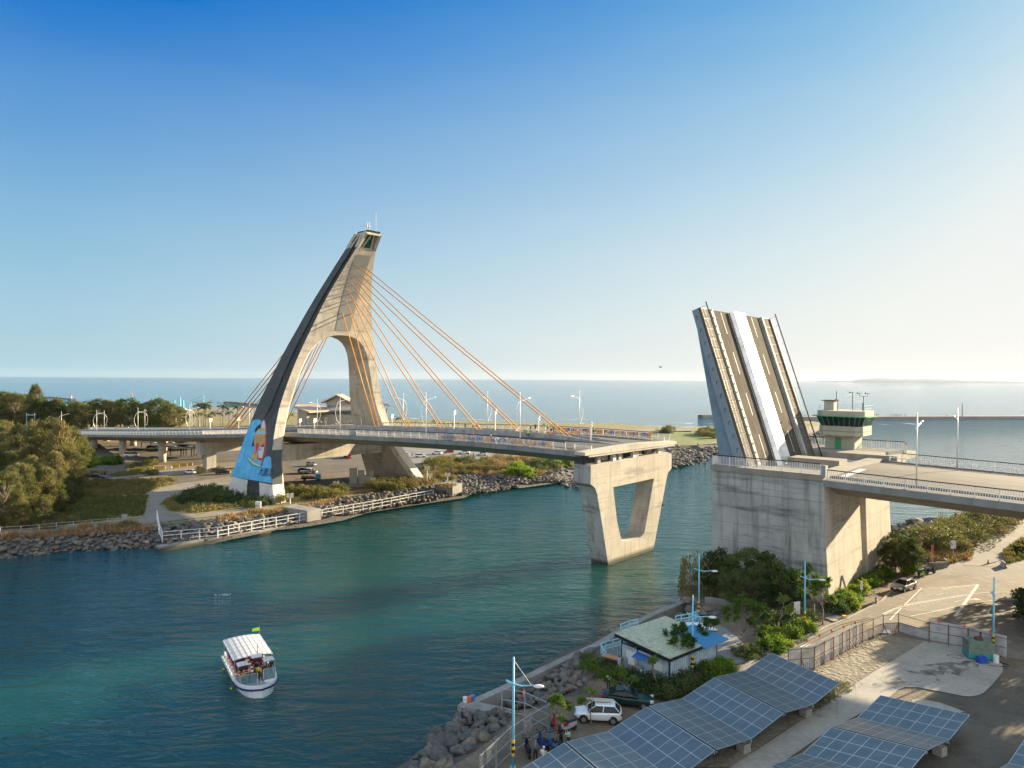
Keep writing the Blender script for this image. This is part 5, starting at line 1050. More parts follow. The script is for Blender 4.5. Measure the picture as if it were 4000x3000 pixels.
# scooters
def make_scooter(loc, rz, col, label, group=None):
    r = thing('scooter', label, 'scooter', loc, rz, group)
    for x in (.62, -.58):
        b = MB(); b.tube([(x, -.06, .25), (x, .06, .25)], .25, 14); b.build('wheel', M_black, r, local=True)
    b = MB(); b.loft([[Vector((x, -w, z0)), Vector((x, w, z0)), Vector((x, w*.8, z1)), Vector((x, -w*.8, z1))] for x, w, z0, z1 in ((-.85, .06, .55, .72), (-.6, .17, .42, .78), (-.15, .18, .30, .74), (.02, .14, .26, .42), (.35, .14, .26, .36), (.45, .17, .3, .95), (.56, .12, .4, 1.0))]); b.build('body', paint(*col), r, local=True)
    b = MB(); b.loft([[Vector((x, -w, z)), Vector((x, w, z)), Vector((x, w*.8, z+.1)), Vector((x, -w*.8, z+.1))] for x, w, z in ((-.75, .1, .78), (-.4, .16, .76), (-.1, .13, .74), (.0, .09, .72))]); b.build('seat', M_black, r, local=True)
    b = MB(); b.bar((.5, 0, .95), (.4, 0, 1.1), .06); b.bar((.4, -.33, 1.1), (.4, .33, 1.1), .04)
    for sy in (-1, 1): b.bar((.4, sy*.25, 1.1), (.42, sy*.32, 1.3), .02); b.box((.42, sy*.33, 1.32), (.03, .12, .08))
    b.build('handlebar', M_hand, r, local=True)
    b = MB(); b.ellip((.58, 0, .86), (.06, .11, .09), 8, 5); b.build('headlight', M_lamp, r, local=True)
    b = MB(); b.bar((.6, -.06, .25), (.5, -.06, .9), .035); b.bar((.6, .06, .25), (.5, .06, .9), .035); b.build('fork', M_steel, r, local=True)
    return r
CB = ('blue', (.02, .06, .25)); CL = ('light_grey', (.4, .42, .45))
for fn, x, y, a, c, l in [(H5, 1070, 1030, 200, CL, 'grey scooter nearest to the white car'), (H5, 940, 990, 150, CR, 'red scooter under the small tree beside the mesh fence'), (H5, 690, 1290, 120, CB, 'dark blue scooter in the parked row by the mesh fence, third from the bottom'), (H5, 830, 1300, 110, ('sky_blue', (.08, .22, .45)), 'light blue scooter in the middle of the parked row'), (H5, 960, 1330, 80, CK, 'black scooter with a teal helmet on it, closest to the solar panels'), (H5, 450, 1400, 100, CK, 'black scooter lowest in the parked row by the mesh fence'), (H7, 860, 1010, 10, ('teal', (.02, .14, .20)), 'teal scooter in front of the wooden direction sign'), (H7, 970, 990, 15, CK, 'black scooter parked behind the teal one beside the barriers'), (H7, 250, 1380, 60, CL, 'grey scooter on the kerb left of the sedan')]:
    make_scooter(G(fn, x, y), radians(a), c, l)
# ---------------------------------------------------------------- blue street lamps
M_sky = mat('sky_blue_pole_paint', (.16, .46, .62), .4, .1); M_yb = mat('yellow_band', (.62, .40, .02), .6)
def street_lamp(p, top, rz, label):
    r = thing('street_lamp', label, 'street lamp', p, rz, 'sky blue street lamps'); h = top
    b = MB(); b.tube([(0, 0, 0), (0, 0, h)], .11, 8, .07); b.build('pole', M_sky, r, local=True, smooth=True)
    b = MB(); b.box((0, 0, .15), (.4, .4, .3)); b.build('base', M_sky, r, local=True)
    b = MB()
    for k in range(5): b.cur = k % 2; b.tube([(0, 0, 1.1+k*.24), (0, 0, 1.34+k*.24)], .125, 10)
    b.build('warning_band', [M_yb, M_black], r, local=True)
    b = MB()
    for sy in (-.06, .08): b.tube([(-.55, sy*1.5, h-1.75), (-.1, sy, h-1.95), (.6, sy*.7, h-2.1), (1.25, 0, h-2.05), (1.5, 0, h-2.0)], .045, 5)
    b.build('arm', M_sky, r, local=True)
    b = MB(); b.bar((0, 0, h-.2), (1.3, 0, h-2.0), .02); b.build('stay_wire', M_steel, r, local=True)
    b = MB(); b.ellip((1.85, 0, h-2.08), (.42, .2, .13), 10, 6); b.build('lamp_head', mat('lamp_shell', (.6, .6, .62), .35) if not street_lamp.m else street_lamp.m, r, local=True, smooth=True)
    return r
street_lamp.m = mat('lamp_shell', (.6, .6, .62), .35)
street_lamp(Vector((at(2004, 3010, RG).x, at(2004, 3010, RG).y, RG)), 8.4, radians(-5), 'sky blue street lamp nearest to the camera, at the bottom beside the mesh fence')
street_lamp(G(H6, 1490, 1110), 8.1, radians(-5), 'sky blue street lamp between the blue roof section and the small tree')
street_lamp(G(H6, 1583, 270), 8.0, radians(0), 'sky blue street lamp beside the white rowing boat on the promenade')
street_lamp(G(Z8, 632, 398), 8.1, radians(-10), 'sky blue street lamp in the planting bed in front of the bascule pier')
street_lamp(G(Z8, 1990, 577), 8.3, radians(60), 'sky blue street lamp behind the corrugated hoarding at the right')
# ---------------------------------------------------------------- hut
hut = thing('waterfront_hut', 'long shed with a pale green sloping roof, blue corrugated section and ribbed blue grey walls', 'hut', (15, 70, RG), 0)
A, B_, D = at(*H6(375, 450), 6.3), at(*H6(1105, 205), 6.3), at(*H6(1165, 818), 5.9); C_ = B_+(D-A)
M_hroof = mat('pale_green_roof_sheet', (.42, .45, .33), .6, noise=[(3, (.28, .30, .23), .45, .65), (.6, (.24, .22, .17), .6, .75)])
M_blue = mat('blue_roof_sheet', (.05, .22, .42), .5); M_rib = mat('ribbed_wall_sheet', (.42, .52, .58), .6, noise=[(1.5, (.28, .35, .40), .45, .65)])
def par(u, v, dz=0.0): return A+(B_-A)*u+(D-A)*v+Vector((0, 0, dz))
def roofpiece(u0, u1, v0, v1, nm, m, dz=0.0):
    b = MB(); b.loft([[par(u, v, dz-.16) for u, v in ((u0, v0), (u1, v0), (u1, v1), (u0, v1))], [par(u, v, dz) for u, v in ((u0, v0), (u1, v0), (u1, v1), (u0, v1))]])
    L_ = (B_-A).length*(u1-u0)
    for k in range(int(L_/.35)): u = u0+(u1-u0)*(k+.5)/int(L_/.35); b.bar(par(u, v0, dz+.015), par(u, v1, dz+.015), .05, .04)
    return b.build(nm, m, hut)
roofpiece(0, .62, 0, 1, 'roof', M_hroof); roofpiece(.62, 1, 0, .42, 'roof', M_hroof); roofpiece(.62, 1.12, .42, 1.05, 'roof', M_blue, -.12)
b = MB(); b.bar(par(0, 0, -.2), par(0, 1, -.2), .12, .28); b.bar(par(0, 1, -.2), par(.62, 1, -.2), .12, .28); b.build('eave_board', M_hand, hut)
w0, w1_, w2, w3 = par(.07, .07), par(.07, .93), par(1.0, .93), par(.98, .07)
def wallseg(a, c, z0, z1, nm, m, t=.12):
    b = MB(); a = Vector((a.x, a.y, 0)); c = Vector((c.x, c.y, 0)); b.bar(a+Vector((0, 0, (z0+z1)/2)), c+Vector((0, 0, (z0+z1)/2)), t, z1-z0)
    n = int((c-a).length/.3)
    for k in range(n): p = a.lerp(c, (k+.5)/n); b.box((p.x, p.y, (z0+z1)/2), (.06, t*2, z1-z0-.02), math.atan2((c-a).y, (c-a).x))
    return b.build(nm, m, hut)
wallseg(w0, w1_, RG, RG+2.25, 'wall', M_rib); wallseg(w1_, w2, RG, RG+2.3, 'wall', M_rib); wallseg(w3, w0, RG, RG+2.3, 'wall', M_rib); wallseg(w2, w3, RG, RG+2.3, 'wall', M_rib)
b = MB()
for p in (w0, w1_, w0.lerp(w1_, .35), w0.lerp(w1_, .66), w1_.lerp(w2, .5), w2): b.bar((p.x, p.y, RG), (p.x, p.y, p.z-.12), .16)
b.build('post', M_hand, hut)
dw = (w1_-w0); dwn = Vector((dw.x, dw.y, 0)).normalized(); outn = Vector((-dwn.y, dwn.x, 0)); outn = -outn if outn.dot(Vector((-1, -1, 0))) < 0 else outn
def onwall(f_, z, o=.15): p = w0.lerp(w1_, f_); return Vector((p.x, p.y, z))+outn*o
rzw = math.atan2(dwn.y, dwn.x)
for f_, z, w in ((.22, RG+1.5, 1.3), (.80, RG+1.5, 1.0)):
    b = MB(); b.box(onwall(f_, z), (w, .1, .8), rzw); fr = b.build('window', M_white, hut)
    b = MB(); b.box(onwall(f_, z, .21), (w*.85, .04, .62), rzw); b.build('pane', M_dglass, fr)
b = MB(); b.box(onwall(.30, RG+1.1, .4), (.8, .5, .6), rzw); b.build('air_conditioner', M_white, hut)
b = MB(); b.loft([[onwall(.36, RG+2.05, .1), onwall(.60, RG+2.05, .1), onwall(.60, RG+1.8, 1.0), onwall(.36, RG+1.8, 1.0)], [onwall(.36, RG+2.09, .1), onwall(.60, RG+2.09, .1), onwall(.60, RG+1.84, 1.0), onwall(.36, RG+1.84, 1.0)]]); b.build('awning', mat('blue_awning', (.03, .13, .42), .6), hut)
b = MB(); b.box(onwall(.45, RG+.5, .7), (.9, .6, 1.0), rzw, taper=.9); b.build('water_tank', M_steel, label='grey tank standing under the blue awning of the hut', category='tank')
b = MB(); b.box(onwall(.56, RG+.4, .8), (.6, .5, .8), rzw, taper=.85); b.build('storage_crate', M_white, label='white crate against the hut wall under the awning', category='crate')
# small copper roofed bench shelter
p = G(H6, 350, 960); r = thing('information_stand', 'small stand with a rounded copper brown roof beside the blue railing', 'stand', p, radians(-35))
b = MB(); R = [[Vector((x, .35*cos(a), 1.05+.22*sin(a))) for a in [pi*k/8 for k in range(9)]] for x in (-1.0, 1.0)]; b.loft(R, closed=False); b.build('roof', mat('copper_roof', (.36, .17, .09), .5), r, local=True)
b = MB(); b.box((0, 0, .95), (1.9, .66, .1)); b.box((0, 0, .6), (1.7, .06, .6)); b.build('board', mat('brown_wood', (.14, .07, .04), .8), r, local=True)
for x in (-.9, .9): b = MB(); b.bar((x, 0, 0), (x, 0, 1.0), .1); b.build('leg', mat('brown_wood', (.14, .07, .04), .8), r, local=True)
# railings of the promenade (pale blue)
M_aqua = mat('aqua_rail_paint', (.30, .60, .66), .45)
def fence(nm, label, cat, pts, h, step, rails, rw, pw, m, z=None, group=None, top=None):
    r = thing(nm, label, cat, pts[0], 0, group)
    for a, c in zip(pts, pts[1:]):
        a = Vector(a); c = Vector(c); n = max(1, round((c-a).length/step)); b = MB()
        for hh in rails: b.bar(a+Vector((0, 0, hh)), c+Vector((0, 0, hh)), rw)
        b.build('rail', m, r)
        for k in range(n+(1 if c == pts[-1] else 0)): q = a.lerp(c, k/n); b = MB(); b.bar(q, q+Vector((0, 0, h)), pw); b.build('post', m, r)
    return r
fence('blue_railing', 'pale blue railing curving round the terrace left of the hut', 'railing', [G(H6, *q) for q in ((245, 885), (178, 800), (180, 760), (240, 730), (345, 700), (460, 672), (520, 655))], 1.15, 1.7, (.35, .7, 1.1), .09, .12, M_aqua)
fence('blue_railing', 'pale blue railing between the hut and the boulders below the pier', 'railing', [G(H6, *q) for q in ((1250, 345), (1330, 330), (1440, 312), (1530, 282), (1560, 265))], 1.15, 1.7, (.35, .7, 1.1), .09, .12, M_aqua)
fence('blue_railing', 'pale blue railing seen behind the far edge of the hut roof', 'railing', [G(H6, *q) for q in ((460, 470), (580, 420), (700, 390))], 1.15, 1.7, (.35, .7, 1.1), .09, .12, M_aqua)
# mesh fences
def meshmat():
    m = bpy.data.materials.new('chain_link'); m.use_nodes = True; N = m.node_tree.nodes; L = m.node_tree.links; b = N['Principled BSDF']; b.inputs['Base Color'].default_value = (.10, .14, .14, 1); b.inputs['Alpha'].default_value = .38; return m
M_mesh = meshmat()
def chain_fence(pts, h, label, mesh=True):
    r = thing('chain_link_fence', label, 'fence', pts[0], 0)
    for a, c in zip(pts, pts[1:]):
        n = max(1, round((c-a).length/2.7)); b = MB()
        for hh in (.15, h*.55, h): b.bar(a+Vector((0, 0, hh)), c+Vector((0, 0, hh)), .055)
        b.build('rail', M_steel, r)
        if mesh: b = MB(); b.poly([a+Vector((0, 0, .1)), c+Vector((0, 0, .1)), c+Vector((0, 0, h)), a+Vector((0, 0, h))]); b.build('mesh_panel', M_mesh, r)
        for k in range(n+(1 if c == pts[-1] else 0)): q = a.lerp(c, k/n); b = MB(); b.tube([q, q+Vector((0, 0, h+.1))], .06, 6); b.build('post', M_steel, r)
    return r
cf = [G(H5, *q) for q in ((-300, 1880), (180, 1400), (495, 1180), (800, 1000))]
chain_fence(cf, 2.1, 'grey mesh fence running from the bottom edge past the scooters')
chain_fence([G(H5, 800, 1000), G(H5, 400, 800), G(H5, 40, 740)], 2.1, 'open grey pipe fence crossing the boulders near the wing wall', False)
b = MB(); q = G(H5, 455, 1180); b.box(q+Vector((-.1, -.1, 1.25)), (.75, .03, 1.1), radians(35)); b.build('notice_board', mat('faded_red_notice', (.42, .22, .22), .6, noise=[(6, (.6, .58, .56), .48, .52)]), label='faded pink notice board hung on the mesh fence', category='sign')
# ---------------------------------------------------------------- hoarding fence
def hoarding(pts, h, label, group=None, braces=True):
    r = thing('hoarding_fence', label, 'fence', pts[0], 0, group); b = MB(); bf = []
    for a, c in zip(pts, pts[1:]):
        d = (c-a).normalized(); o = Vector((-d.y, d.x, 0)); n = int((c-a).length/.22)
        for k in range(n):
            p = a.lerp(c, k/n); q = a.lerp(c, (k+.5)/n); s_ = a.lerp(c, (k+1)/n); hh = h
            b.add([p, q, q+Vector((0, 0, hh)), p+Vector((0, 0, hh))], [(0, 1, 2, 3)]); b.add([q+o*.06, s_+o*.06, s_+o*.06+Vector((0, 0, hh)), q+o*.06+Vector((0, 0, hh))], [(0, 1, 2, 3)]); b.add([q, q+o*.06, q+o*.06+Vector((0, 0, hh)), q+Vector((0, 0, hh))], [(0, 1, 2, 3)])
    b.build('corrugated_panel', M_hsheet, r)
    return r
M_hsheet = mat('galvanised_hoarding', (.42, .43, .43), .6, .1, noise=[(.7, (.26, .265, .26), .45, .65)])
M_rust = mat('rusty_red_steel', (.10, .035, .03), .7)
HA = [G(Z8, 510, 690), G(Z8, 700, 640+30), G(Z8, 900, 545+15), G(Z8, 1045, 480), G(Z8, 1195, 412)]
def framework(pts, hts, r, step=2.4):
    for (a, c), (h0, h1) in zip(zip(pts, pts[1:]), hts):
        n = max(1, round((c-a).length/step)); b = MB()
        for hh in (.1, min(h0, h1)*.5, min(h0, h1)*.93): b.bar(a+Vector((0, 0, hh)), c+Vector((0, 0, hh)), .045)
        b.build('rail', M_rust, r)
        d = (c-a).normalized(); o = Vector((d.y, -d.x, 0))
        if o.dot(Vector((0, -1, 0))) < 0: o = -o
        for k in range(n): q = a.lerp(c, k/n)+o*.06; b = MB(); b.bar(q, q+Vector((0, 0, h0)), .06); b.bar(q+o*.9, q+Vector((0, 0, 1.1)), .06); b.bar(q+o*.9, q+o*.9+Vector((0, 0, .02))+o*.1, .06); b.build('post', M_rust, r)
hA = hoarding([HA[0], HA[1], HA[2], HA[3]], 2.3, 'tall corrugated hoarding along the road beside the sand lot'); framework(HA[:4], [(2.3, 2.3)]*3, hA, 1.9)
hB = hoarding([HA[3], HA[4], G(Z8, 1310, 405), G(Z8, 1530, 470)], 1.15, 'low corrugated hoarding with open posts above it at the corner of the sand lot'); framework([HA[3], HA[4], G(Z8, 1310, 405), G(Z8, 1530, 470)], [(2.2, 2.2)]*3, hB, 2.3)
HC = [G(Z8, 1530, 470), G(Z8, 1810, 520), G(Z8, 2085, 595)]
hC = hoarding(HC, 2.35, 'tall corrugated hoarding standing between the parking lot and the curved slab'); framework(HC, [(2.2, 2.2)]*2, hC, 2.4)
M_rl = mat('red_warning_lamp', (.62, .07, .03), .4)
k = 0
for a, c, n, nmz in ((HA[0], HA[3], 6, 'the road side hoarding'), (HC[0], HC[2], 3, 'the hoarding by the parking lot')):
    for i in range(n):
        q = a.lerp(c, (i+.4)/n); b = MB(); b.box(q+Vector((0, 0, 2.36)), (.08, .08, .12)); b.ellip(q+Vector((0, 0, 2.5)), (.12, .12, .12), 8, 5); b.build('warning_lamp', M_rl, label='small red lamp on '+nmz, category='lamp', group='warning lamps on '+nmz)
# ---------------------------------------------------------------- solar panel tables
M_pv = mat('photovoltaic_glass', (.065, .098, .118), .35, .0, noise=[(1.2, (.09, .12, .138), .4, .65)], spec=.6)
M_pvl = mat('panel_frame', (.42, .46, .48), .4, .4)
def table(P00, P10, P11, P01, nx, ny, nm, parent, th=.09):
    b = MB(); up = Vector((0, 0, -th)); q = [P00, P10, P11, P01]; nrm = (P10-P00).cross(P01-P00).normalized(); nrm = -nrm if nrm.z < 0 else nrm
    b.cur = 0; b.loft([[p+up for p in q], q]); b.cur = 1
    bl = lambda u, v: P00+(P10-P00)*u+(P01-P00)*v+(P11-P10-P01+P00)*u*v+nrm*.006
    for i in range(nx+1): a, c = bl(i/nx, 0), bl(i/nx, 1); d = (P10-P00).normalized()*.022; b.poly([a-d, a+d, c+d, c-d])
    for j in range(ny+1): a, c = bl(0, j/ny)+nrm*.003, bl(1, j/ny)+nrm*.003; d = (P01-P00).normalized()*.035; b.poly([a-d, a+d, c+d, c-d])
    return b.build(nm, [M_pv, M_pvl], parent)
def arrays(e0, step, wid, n, zr_, zv, lab, group, start=0):
    """e0: ridge corner, step: plan vector of one table, wid: plan vector across; ridge, valley, ridge ... n gull-wing pairs"""
    for k in range(n):
        base = e0+step*(2*k); r1 = base+step*.0; v = base+step*.985; r2 = base+step*1.94
        R1 = [Vector((p.x, p.y, zr_)) for p in (r1, r1+wid)]; Vv = [Vector((p.x, p.y, zv)) for p in (v, v+wid)]; R2 = [Vector((p.x, p.y, zr_)) for p in (r2, r2+wid)]
        t = thing('solar_array', lab[k], 'solar panels', (v+wid*.5).to_3d() if False else Vector(((v+wid*.5).x, (v+wid*.5).y, RG)), 0, group)
        table(R1[0], R1[1], Vv[1], Vv[0], 7, 3, 'panel_table', t); table(Vv[0], Vv[1], R2[1], R2[0], 7, 3, 'panel_table', t)
        b = MB()
        for f_ in (.1, .5, .9):
            a = Vv[0].lerp(Vv[1], f_)-Vector((0, 0, .2)); b.bar(R1[0].lerp(R1[1], f_)-Vector((0, 0, .17)), a, .12, .16); b.bar(a, R2[0].lerp(R2[1], f_)-Vector((0, 0, .17)), .12, .16)
        b.bar(Vv[0]-Vector((0, 0, .2)), Vv[1]-Vector((0, 0, .2)), .14, .2); b.bar(R1[0]-Vector((0, 0, .2)), R1[1]-Vector((0, 0, .2)), .08, .12); b.bar(R2[0]-Vector((0, 0, .2)), R2[1]-Vector((0, 0, .2)), .08, .12); b.build('frame', M_steel, t)
        for f_ in (.06, .5, .9):
            p = Vv[0].lerp(Vv[1], f_); b = MB(); b.box((p.x, p.y, RG+.35), (.75, .75, .75), radians(-60)); ft = b.build('footing', M_cpath, t)
            b = MB(); b.bar((p.x, p.y, RG+.7), (p.x, p.y, p.z-.25), .22); b.build('post', M_steel, t)
ZR_, ZV_ = 4.95, 4.35
e0 = at(*Z8(390, 555), ZR_); e0.z = 0; q4 = at(2167, 2943.5, ZR_); q0 = at(2796, 2652.6, ZR_); stp = (q4-q0)/4; stp.z = 0; rt = at(*Z8(885, 770), ZR_); wid = rt-at(*Z8(390, 555), ZR_); wid.z = 0
ST_ = at(*Z8(195, 685), ZV_)-at(*Z8(390, 555), ZR_); ST_.z = 0
arrays(e0, ST_*1.0, wid, 4, ZR_, ZV_, ['solar panel pair at the upper end of the left row, beside the hoarding', 'second solar panel pair from the top of the left row', 'third solar panel pair of the left row, below the flowering bush', 'lowest solar panel pair of the left row, at the bottom edge'], 'solar arrays of the left row')
f0 = at(*Z8(1180, 860), ZR_); f0.z = 0; fw_ = at(*Z8(1820, 1000), ZR_)-at(*Z8(1180, 860), ZR_); fw_.z = 0; fs2 = at(*Z8(1010, 1022), ZV_)-at(*Z8(1180, 860), ZR_); fs2.z = 0
arrays(f0, fs2, fw_, 2, ZR_, ZV_, ['upper solar panel pair of the middle row, right of the concrete road', 'lower solar panel pair of the middle row, at the bottom edge'], 'solar arrays of the middle row')
g0 = at(*Z8(2235, 1150), ZR_); g0.z = 0; arrays(g0, fs2, fw_, 1, ZR_, ZV_, ['solar panel pair cut off by the lower right corner'], None)
# ---------------------------------------------------------------- small street things on the right
M_cone = mat('orange_cone', (.62, .10, .03), .5)
CONE = []
def cone(p, label):
    if not CONE:
        r = thing('traffic_cone', label, 'traffic cone', p, 0, 'traffic cones'); b = MB(); b.tube([(0, 0, .04), (0, 0, .75)], .17, 12, .03); b.build('body', M_cone, r, local=True)
        b = MB(); b.tube([(0, 0, .36), (0, 0, .5)], .118, 12, .09); b.build('band', M_white, r, local=True); b = MB(); b.box((0, 0, .02), (.42, .42, .04)); b.build('foot', M_black, r, local=True); CONE.append(r); return r
    return dup(CONE[0], p, 0, 1, label)
for fn, x, y, l in [(H7, 1470, 822, 'orange cone on the left of the pair at the track entrance'), (H7, 1485, 815, 'orange cone touching the one on the left at the track entrance'), (H7, 1735, 858, 'single orange cone in the middle of the track entrance'), (H5, 388, 490, 'orange cone standing on the boulders behind the nearest lamp'), (H6, 1190, 1420, 'dull red cone at the kerb beside the solar panels'), (Z8, 1968, 572, 'left of the two cones at the foot of the right hand lamp'), (Z8, 1992, 575, 'right of the two cones at the foot of the right hand lamp')]: cone(G(fn, x, y), l)
def barrier(p, rz, L_, label, m, group=None, stripes=None, h=.85):
    r = thing('road_barrier', label, 'road barrier', p, rz, group); b = MB(); b.loft([[Vector((x, y, z)) for y, z in ((-.28, 0), (.28, 0), (.26, .2), (.1, .35), (.08, h), (-.08, h), (-.1, .35), (-.26, .2))] for x in (-L_/2, L_/2)]); b.build('body', m, r, local=True)
    if stripes:
        b = MB()
        for k in range(int(L_/.5)):
            x = -L_/2+.15+k*.5
            for sy in (-1, 1): b.poly([Vector((x, sy*.106, .36)), Vector((x+.2, sy*.106, .36)), Vector((x+.38, sy*.086, h-.03)), Vector((x+.18, sy*.086, h-.03))])
        b.build('stripe', stripes, r, local=True)
    return r
M_yel = mat('yellow_barrier', (.50, .34, .06), .7, noise=[(2, (.34, .24, .08), .45, .65)])
for i, (x, y) in enumerate([(1010, 915), (1055, 918), (1100, 905)]): barrier(G(H7, x+15, y), radians(-8+i*4), 1.6, 'pale concrete barrier in the short row by the scooters, %s' % ('left one', 'middle one', 'right one')[i], M_cpath, None)
barrier(G(H7, 1170, 868), radians(75), 1.6, 'pale concrete barrier standing apart near the white notice', M_cpath)
barrier(G(H7, 1938, 900), radians(70), 1.9, 'pale concrete barrier at the right side of the track entrance', M_cpath)
def sign(p, rz, w, h, zc, m, label, cat='sign', posts=1, pm=M_steel, nm='sign', extra=None):
    r = thing(nm, label, cat, p, rz); b = MB(); b.box((0, -.04, zc), (w, .04, h)); pn = b.build('panel', m, r, local=True)
    for k in range(posts): x = 0 if posts == 1 else (-w*.33, w*.33)[k]; b = MB(); b.bar((x, 0, 0), (x, 0, zc+h*.3), .07); b.build('post', pm, r, local=True)
    if extra: extra(r)
    return r
M_wood = mat('dark_brown_board', (.07, .05, .04), .7)
def arrow_text(r):
    b = MB(); b.poly([(-.95, -.065, 1.9), (-.72, -.065, 2.08), (-.72, -.065, 1.97), (-.5, -.065, 1.97), (-.5, -.065, 1.83), (-.72, -.065, 1.83), (-.72, -.065, 1.72)]); b.build('arrow', M_white, r, local=True)
def text(body, size, m, parent, loc, rot=(pi/2, 0, 0), nm='lettering', ext=.004):
    cu = bpy.data.curves.new(nm, 'FONT'); cu.body = body; cu.size = size; cu.extrude = ext; cu.align_x = 'CENTER'; cu.align_y = 'CENTER'
    o = bpy.data.objects.new(nm+'_tmp', cu); COL.objects.link(o); bpy.context.view_layer.update()
    me = bpy.data.meshes.new_from_object(o.evaluated_get(bpy.context.evaluated_depsgraph_get())); bpy.data.objects.remove(o); me.materials.clear(); me.materials.append(m)
    n = bpy.data.objects.new(nm, me); COL.objects.link(n); n.parent = parent; n.location = loc; n.rotation_euler = rot; return n
sg_ = sign(G(H7, 862, 960), radians(8), 2.1, .85, 1.9, M_wood, 'dark brown direction sign with a white arrow and characters, on two posts', posts=2, nm='direction_sign', extra=arrow_text)
text('停車場', .42, M_white, sg_, (.28, -.07, 2.02)); text('Parking', .2, M_white, sg_, (.28, -.07, 1.66))
sign(G(H7, 838, 760), radians(10), .45, 1.3, 2.5, mat('white_red_notice', (.6, .5, .48), .6, noise=[(4, (.5, .05, .05), .5, .54)]), 'tall narrow white and red notice at the edge of the dry scrub')
sign(G(H7, 990, 870), radians(10), .38, 1.6, 2.3, mat('red_flag_notice', (.62, .12, .12), .6, noise=[(5, (.6, .5, .45), .55, .6)]), 'narrow red notice on a thin post behind the barriers')
sign(G(H7, 1268, 800), radians(5), .9, 1.3, 2.4, mat('white_blue_notice', (.62, .64, .66), .5, noise=[(2.5, (.12, .16, .30), .58, .6)]), 'white notice board with a dark blue picture beside the track')
sign(G(H7, 1950, 800), radians(60), .5, 1.2, 1.3, mat('orange_notice', (.50, .14, .06), .6), 'leaning rusty orange plate at the right side of the track')
sign(G(Z6, 1170, 1070), radians(5), .3, 1.1, 2.2, mat('narrow_white_notice', (.6, .6, .55), .6), 'narrow white notice on a thin post below the pier corner')
sign(G(Z8, 575, 330), radians(20), .9, 1.6, 1.6, M_white, 'white utility panel standing in the planting bed near the lamp')
b = MB(); q = G(Z6, 1045, 1025)
for dx in (-.7, .7): b.bar(q+Vector((dx, -dx*.3, 0)), q+Vector((0, 0, 2.7)), .2)
b.build('prop_frame', M_grey, label='grey A-shaped steel prop leaning against the pier foot', category='frame')
b = MB(); q = G(Z8, 855, 310); b.box(q+Vector((0, 0, .06)), (2.2, 1.4, .12), radians(25)); b.build('planter_slab', M_cpath, label='square concrete slab with soil at the end of the planting bed', category='slab')
b = MB(); q = G(Z8, 918, 308); b.box(q+Vector((0, 0, .2)), (.5, .5, .4), taper=.85); b.build('orange_bucket', M_yb, label='small orange bucket at the end of the planting bed', category='bucket')
# upturned white boat on the promenade
p = G(H6, 1600, 395); b = MB(); R = []
for i in range(9):
    f_ = i/8; w = .75*math.sin(pi*(f_*.85+.12))**.7; R.append([Vector((-2+4*f_, w*cos(a), .15+.55*math.sin(a)*(w/.75))) for a in [pi*k/8 for k in range(9)]])
b.loft(R, closed=True); o = b.build('upturned_boat', mat('white_gelcoat', (.62, .64, .68), .3), None, local=True, smooth=True, label='white upturned dinghy lying on the promenade behind the blue roof', category='boat'); o.location = p; o.rotation_euler = (0, 0, radians(-25))
# generator / water tank rig on the curved slab
p = G(Z8, 1880, 590); r = thing('pump_trailer', 'square teal and rust stained tank rig with hoses on the curved slab', 'tank', p, radians(-12))
b = MB(); b.box((0, 0, 1.25), (2.3, 1.7, 1.3)); b.build('tank', mat('mossy_tank', (.13, .19, .14), .7, noise=[(2, (.08, .12, .09), .45, .65)]), r, local=True)
b = MB(); b.box((0, 0, .42), (2.35, 1.75, .45)); b.build('base', mat('teal_base', (.02, .24, .26), .6), r, local=True)
b = MB(); b.tube([(.1, .1, 1.9), (.1, .1, 2.15)], .4, 12); b.tube([(.3, .2, 1.9), (.3, .2, 2.7)], .1, 8); b.build('hatch', M_rust, r, local=True)
b = MB(); rnd = random.Random(3)
for cx, cy, rr_ in ((1.3, -1.6, .9), (-2.2, -.3, .8), (.6, -1.4, 1.3)): b.tube([Vector((cx+rr_*cos(a), cy+rr_*.6*sin(a), .06+.02*sin(3*a))) for a in [2*pi*k/18 for k in range(17)]], .04, 5)
b.build('hose', M_black, r, local=True)
b = MB(); b.box(p+Vector((-.5, -1.4, .35)), (.9, .6, .7), taper=.9); b.build('blue_bin', mat('blue_plastic', (.01, .06, .35), .4), label='deep blue plastic bin in front of the teal tank rig', category='bin')
b = MB(); b.tube([p+Vector((1.0, -1.3, 0)), p+Vector((1.0, -1.3, .8))], .27, 12); b.build('white_drum', M_white, label='white drum standing right of the blue bin', category='drum')
b = MB(); b.loft([[G(Z8, 1215, 410)+Vector((x, y, .1+z)) for x, y, z in ((-.5, -.3, 0), (.5, -.35, 0), (.55, .3, .15), (-.45, .35, .1))], [G(Z8, 1215, 410)+Vector((x, y, .25+z)) for x, y, z in ((-.35, -.2, 0), (.35, -.2, .1), (.35, .2, .15), (-.3, .2, .1))]]); b.build('tarpaulin', M_white, label='crumpled pale tarpaulin at the corner of the sand lot', category='tarpaulin')
# things at the near wall tip
for i, (x, y, m, nmz, l) in enumerate([(1650, 0, M_white, 'bucket', '')]): pass
for x, y, m, l in ((Z7(370, 838)+(M_white, 'white bucket on the seawall tip')), (Z7(397, 836)+(M_cone, 'white and orange bucket on the seawall tip')), (Z7(418, 826)+(mat('blue_box', (.03, .2, .45), .5), 'blue box on the seawall tip'))):
    q = at(x, y, 2.4); b = MB(); b.tube([q, q+Vector((0, 0, .45))], .2, 10, .24); b.build('bucket', m, label=l, category='bucket')
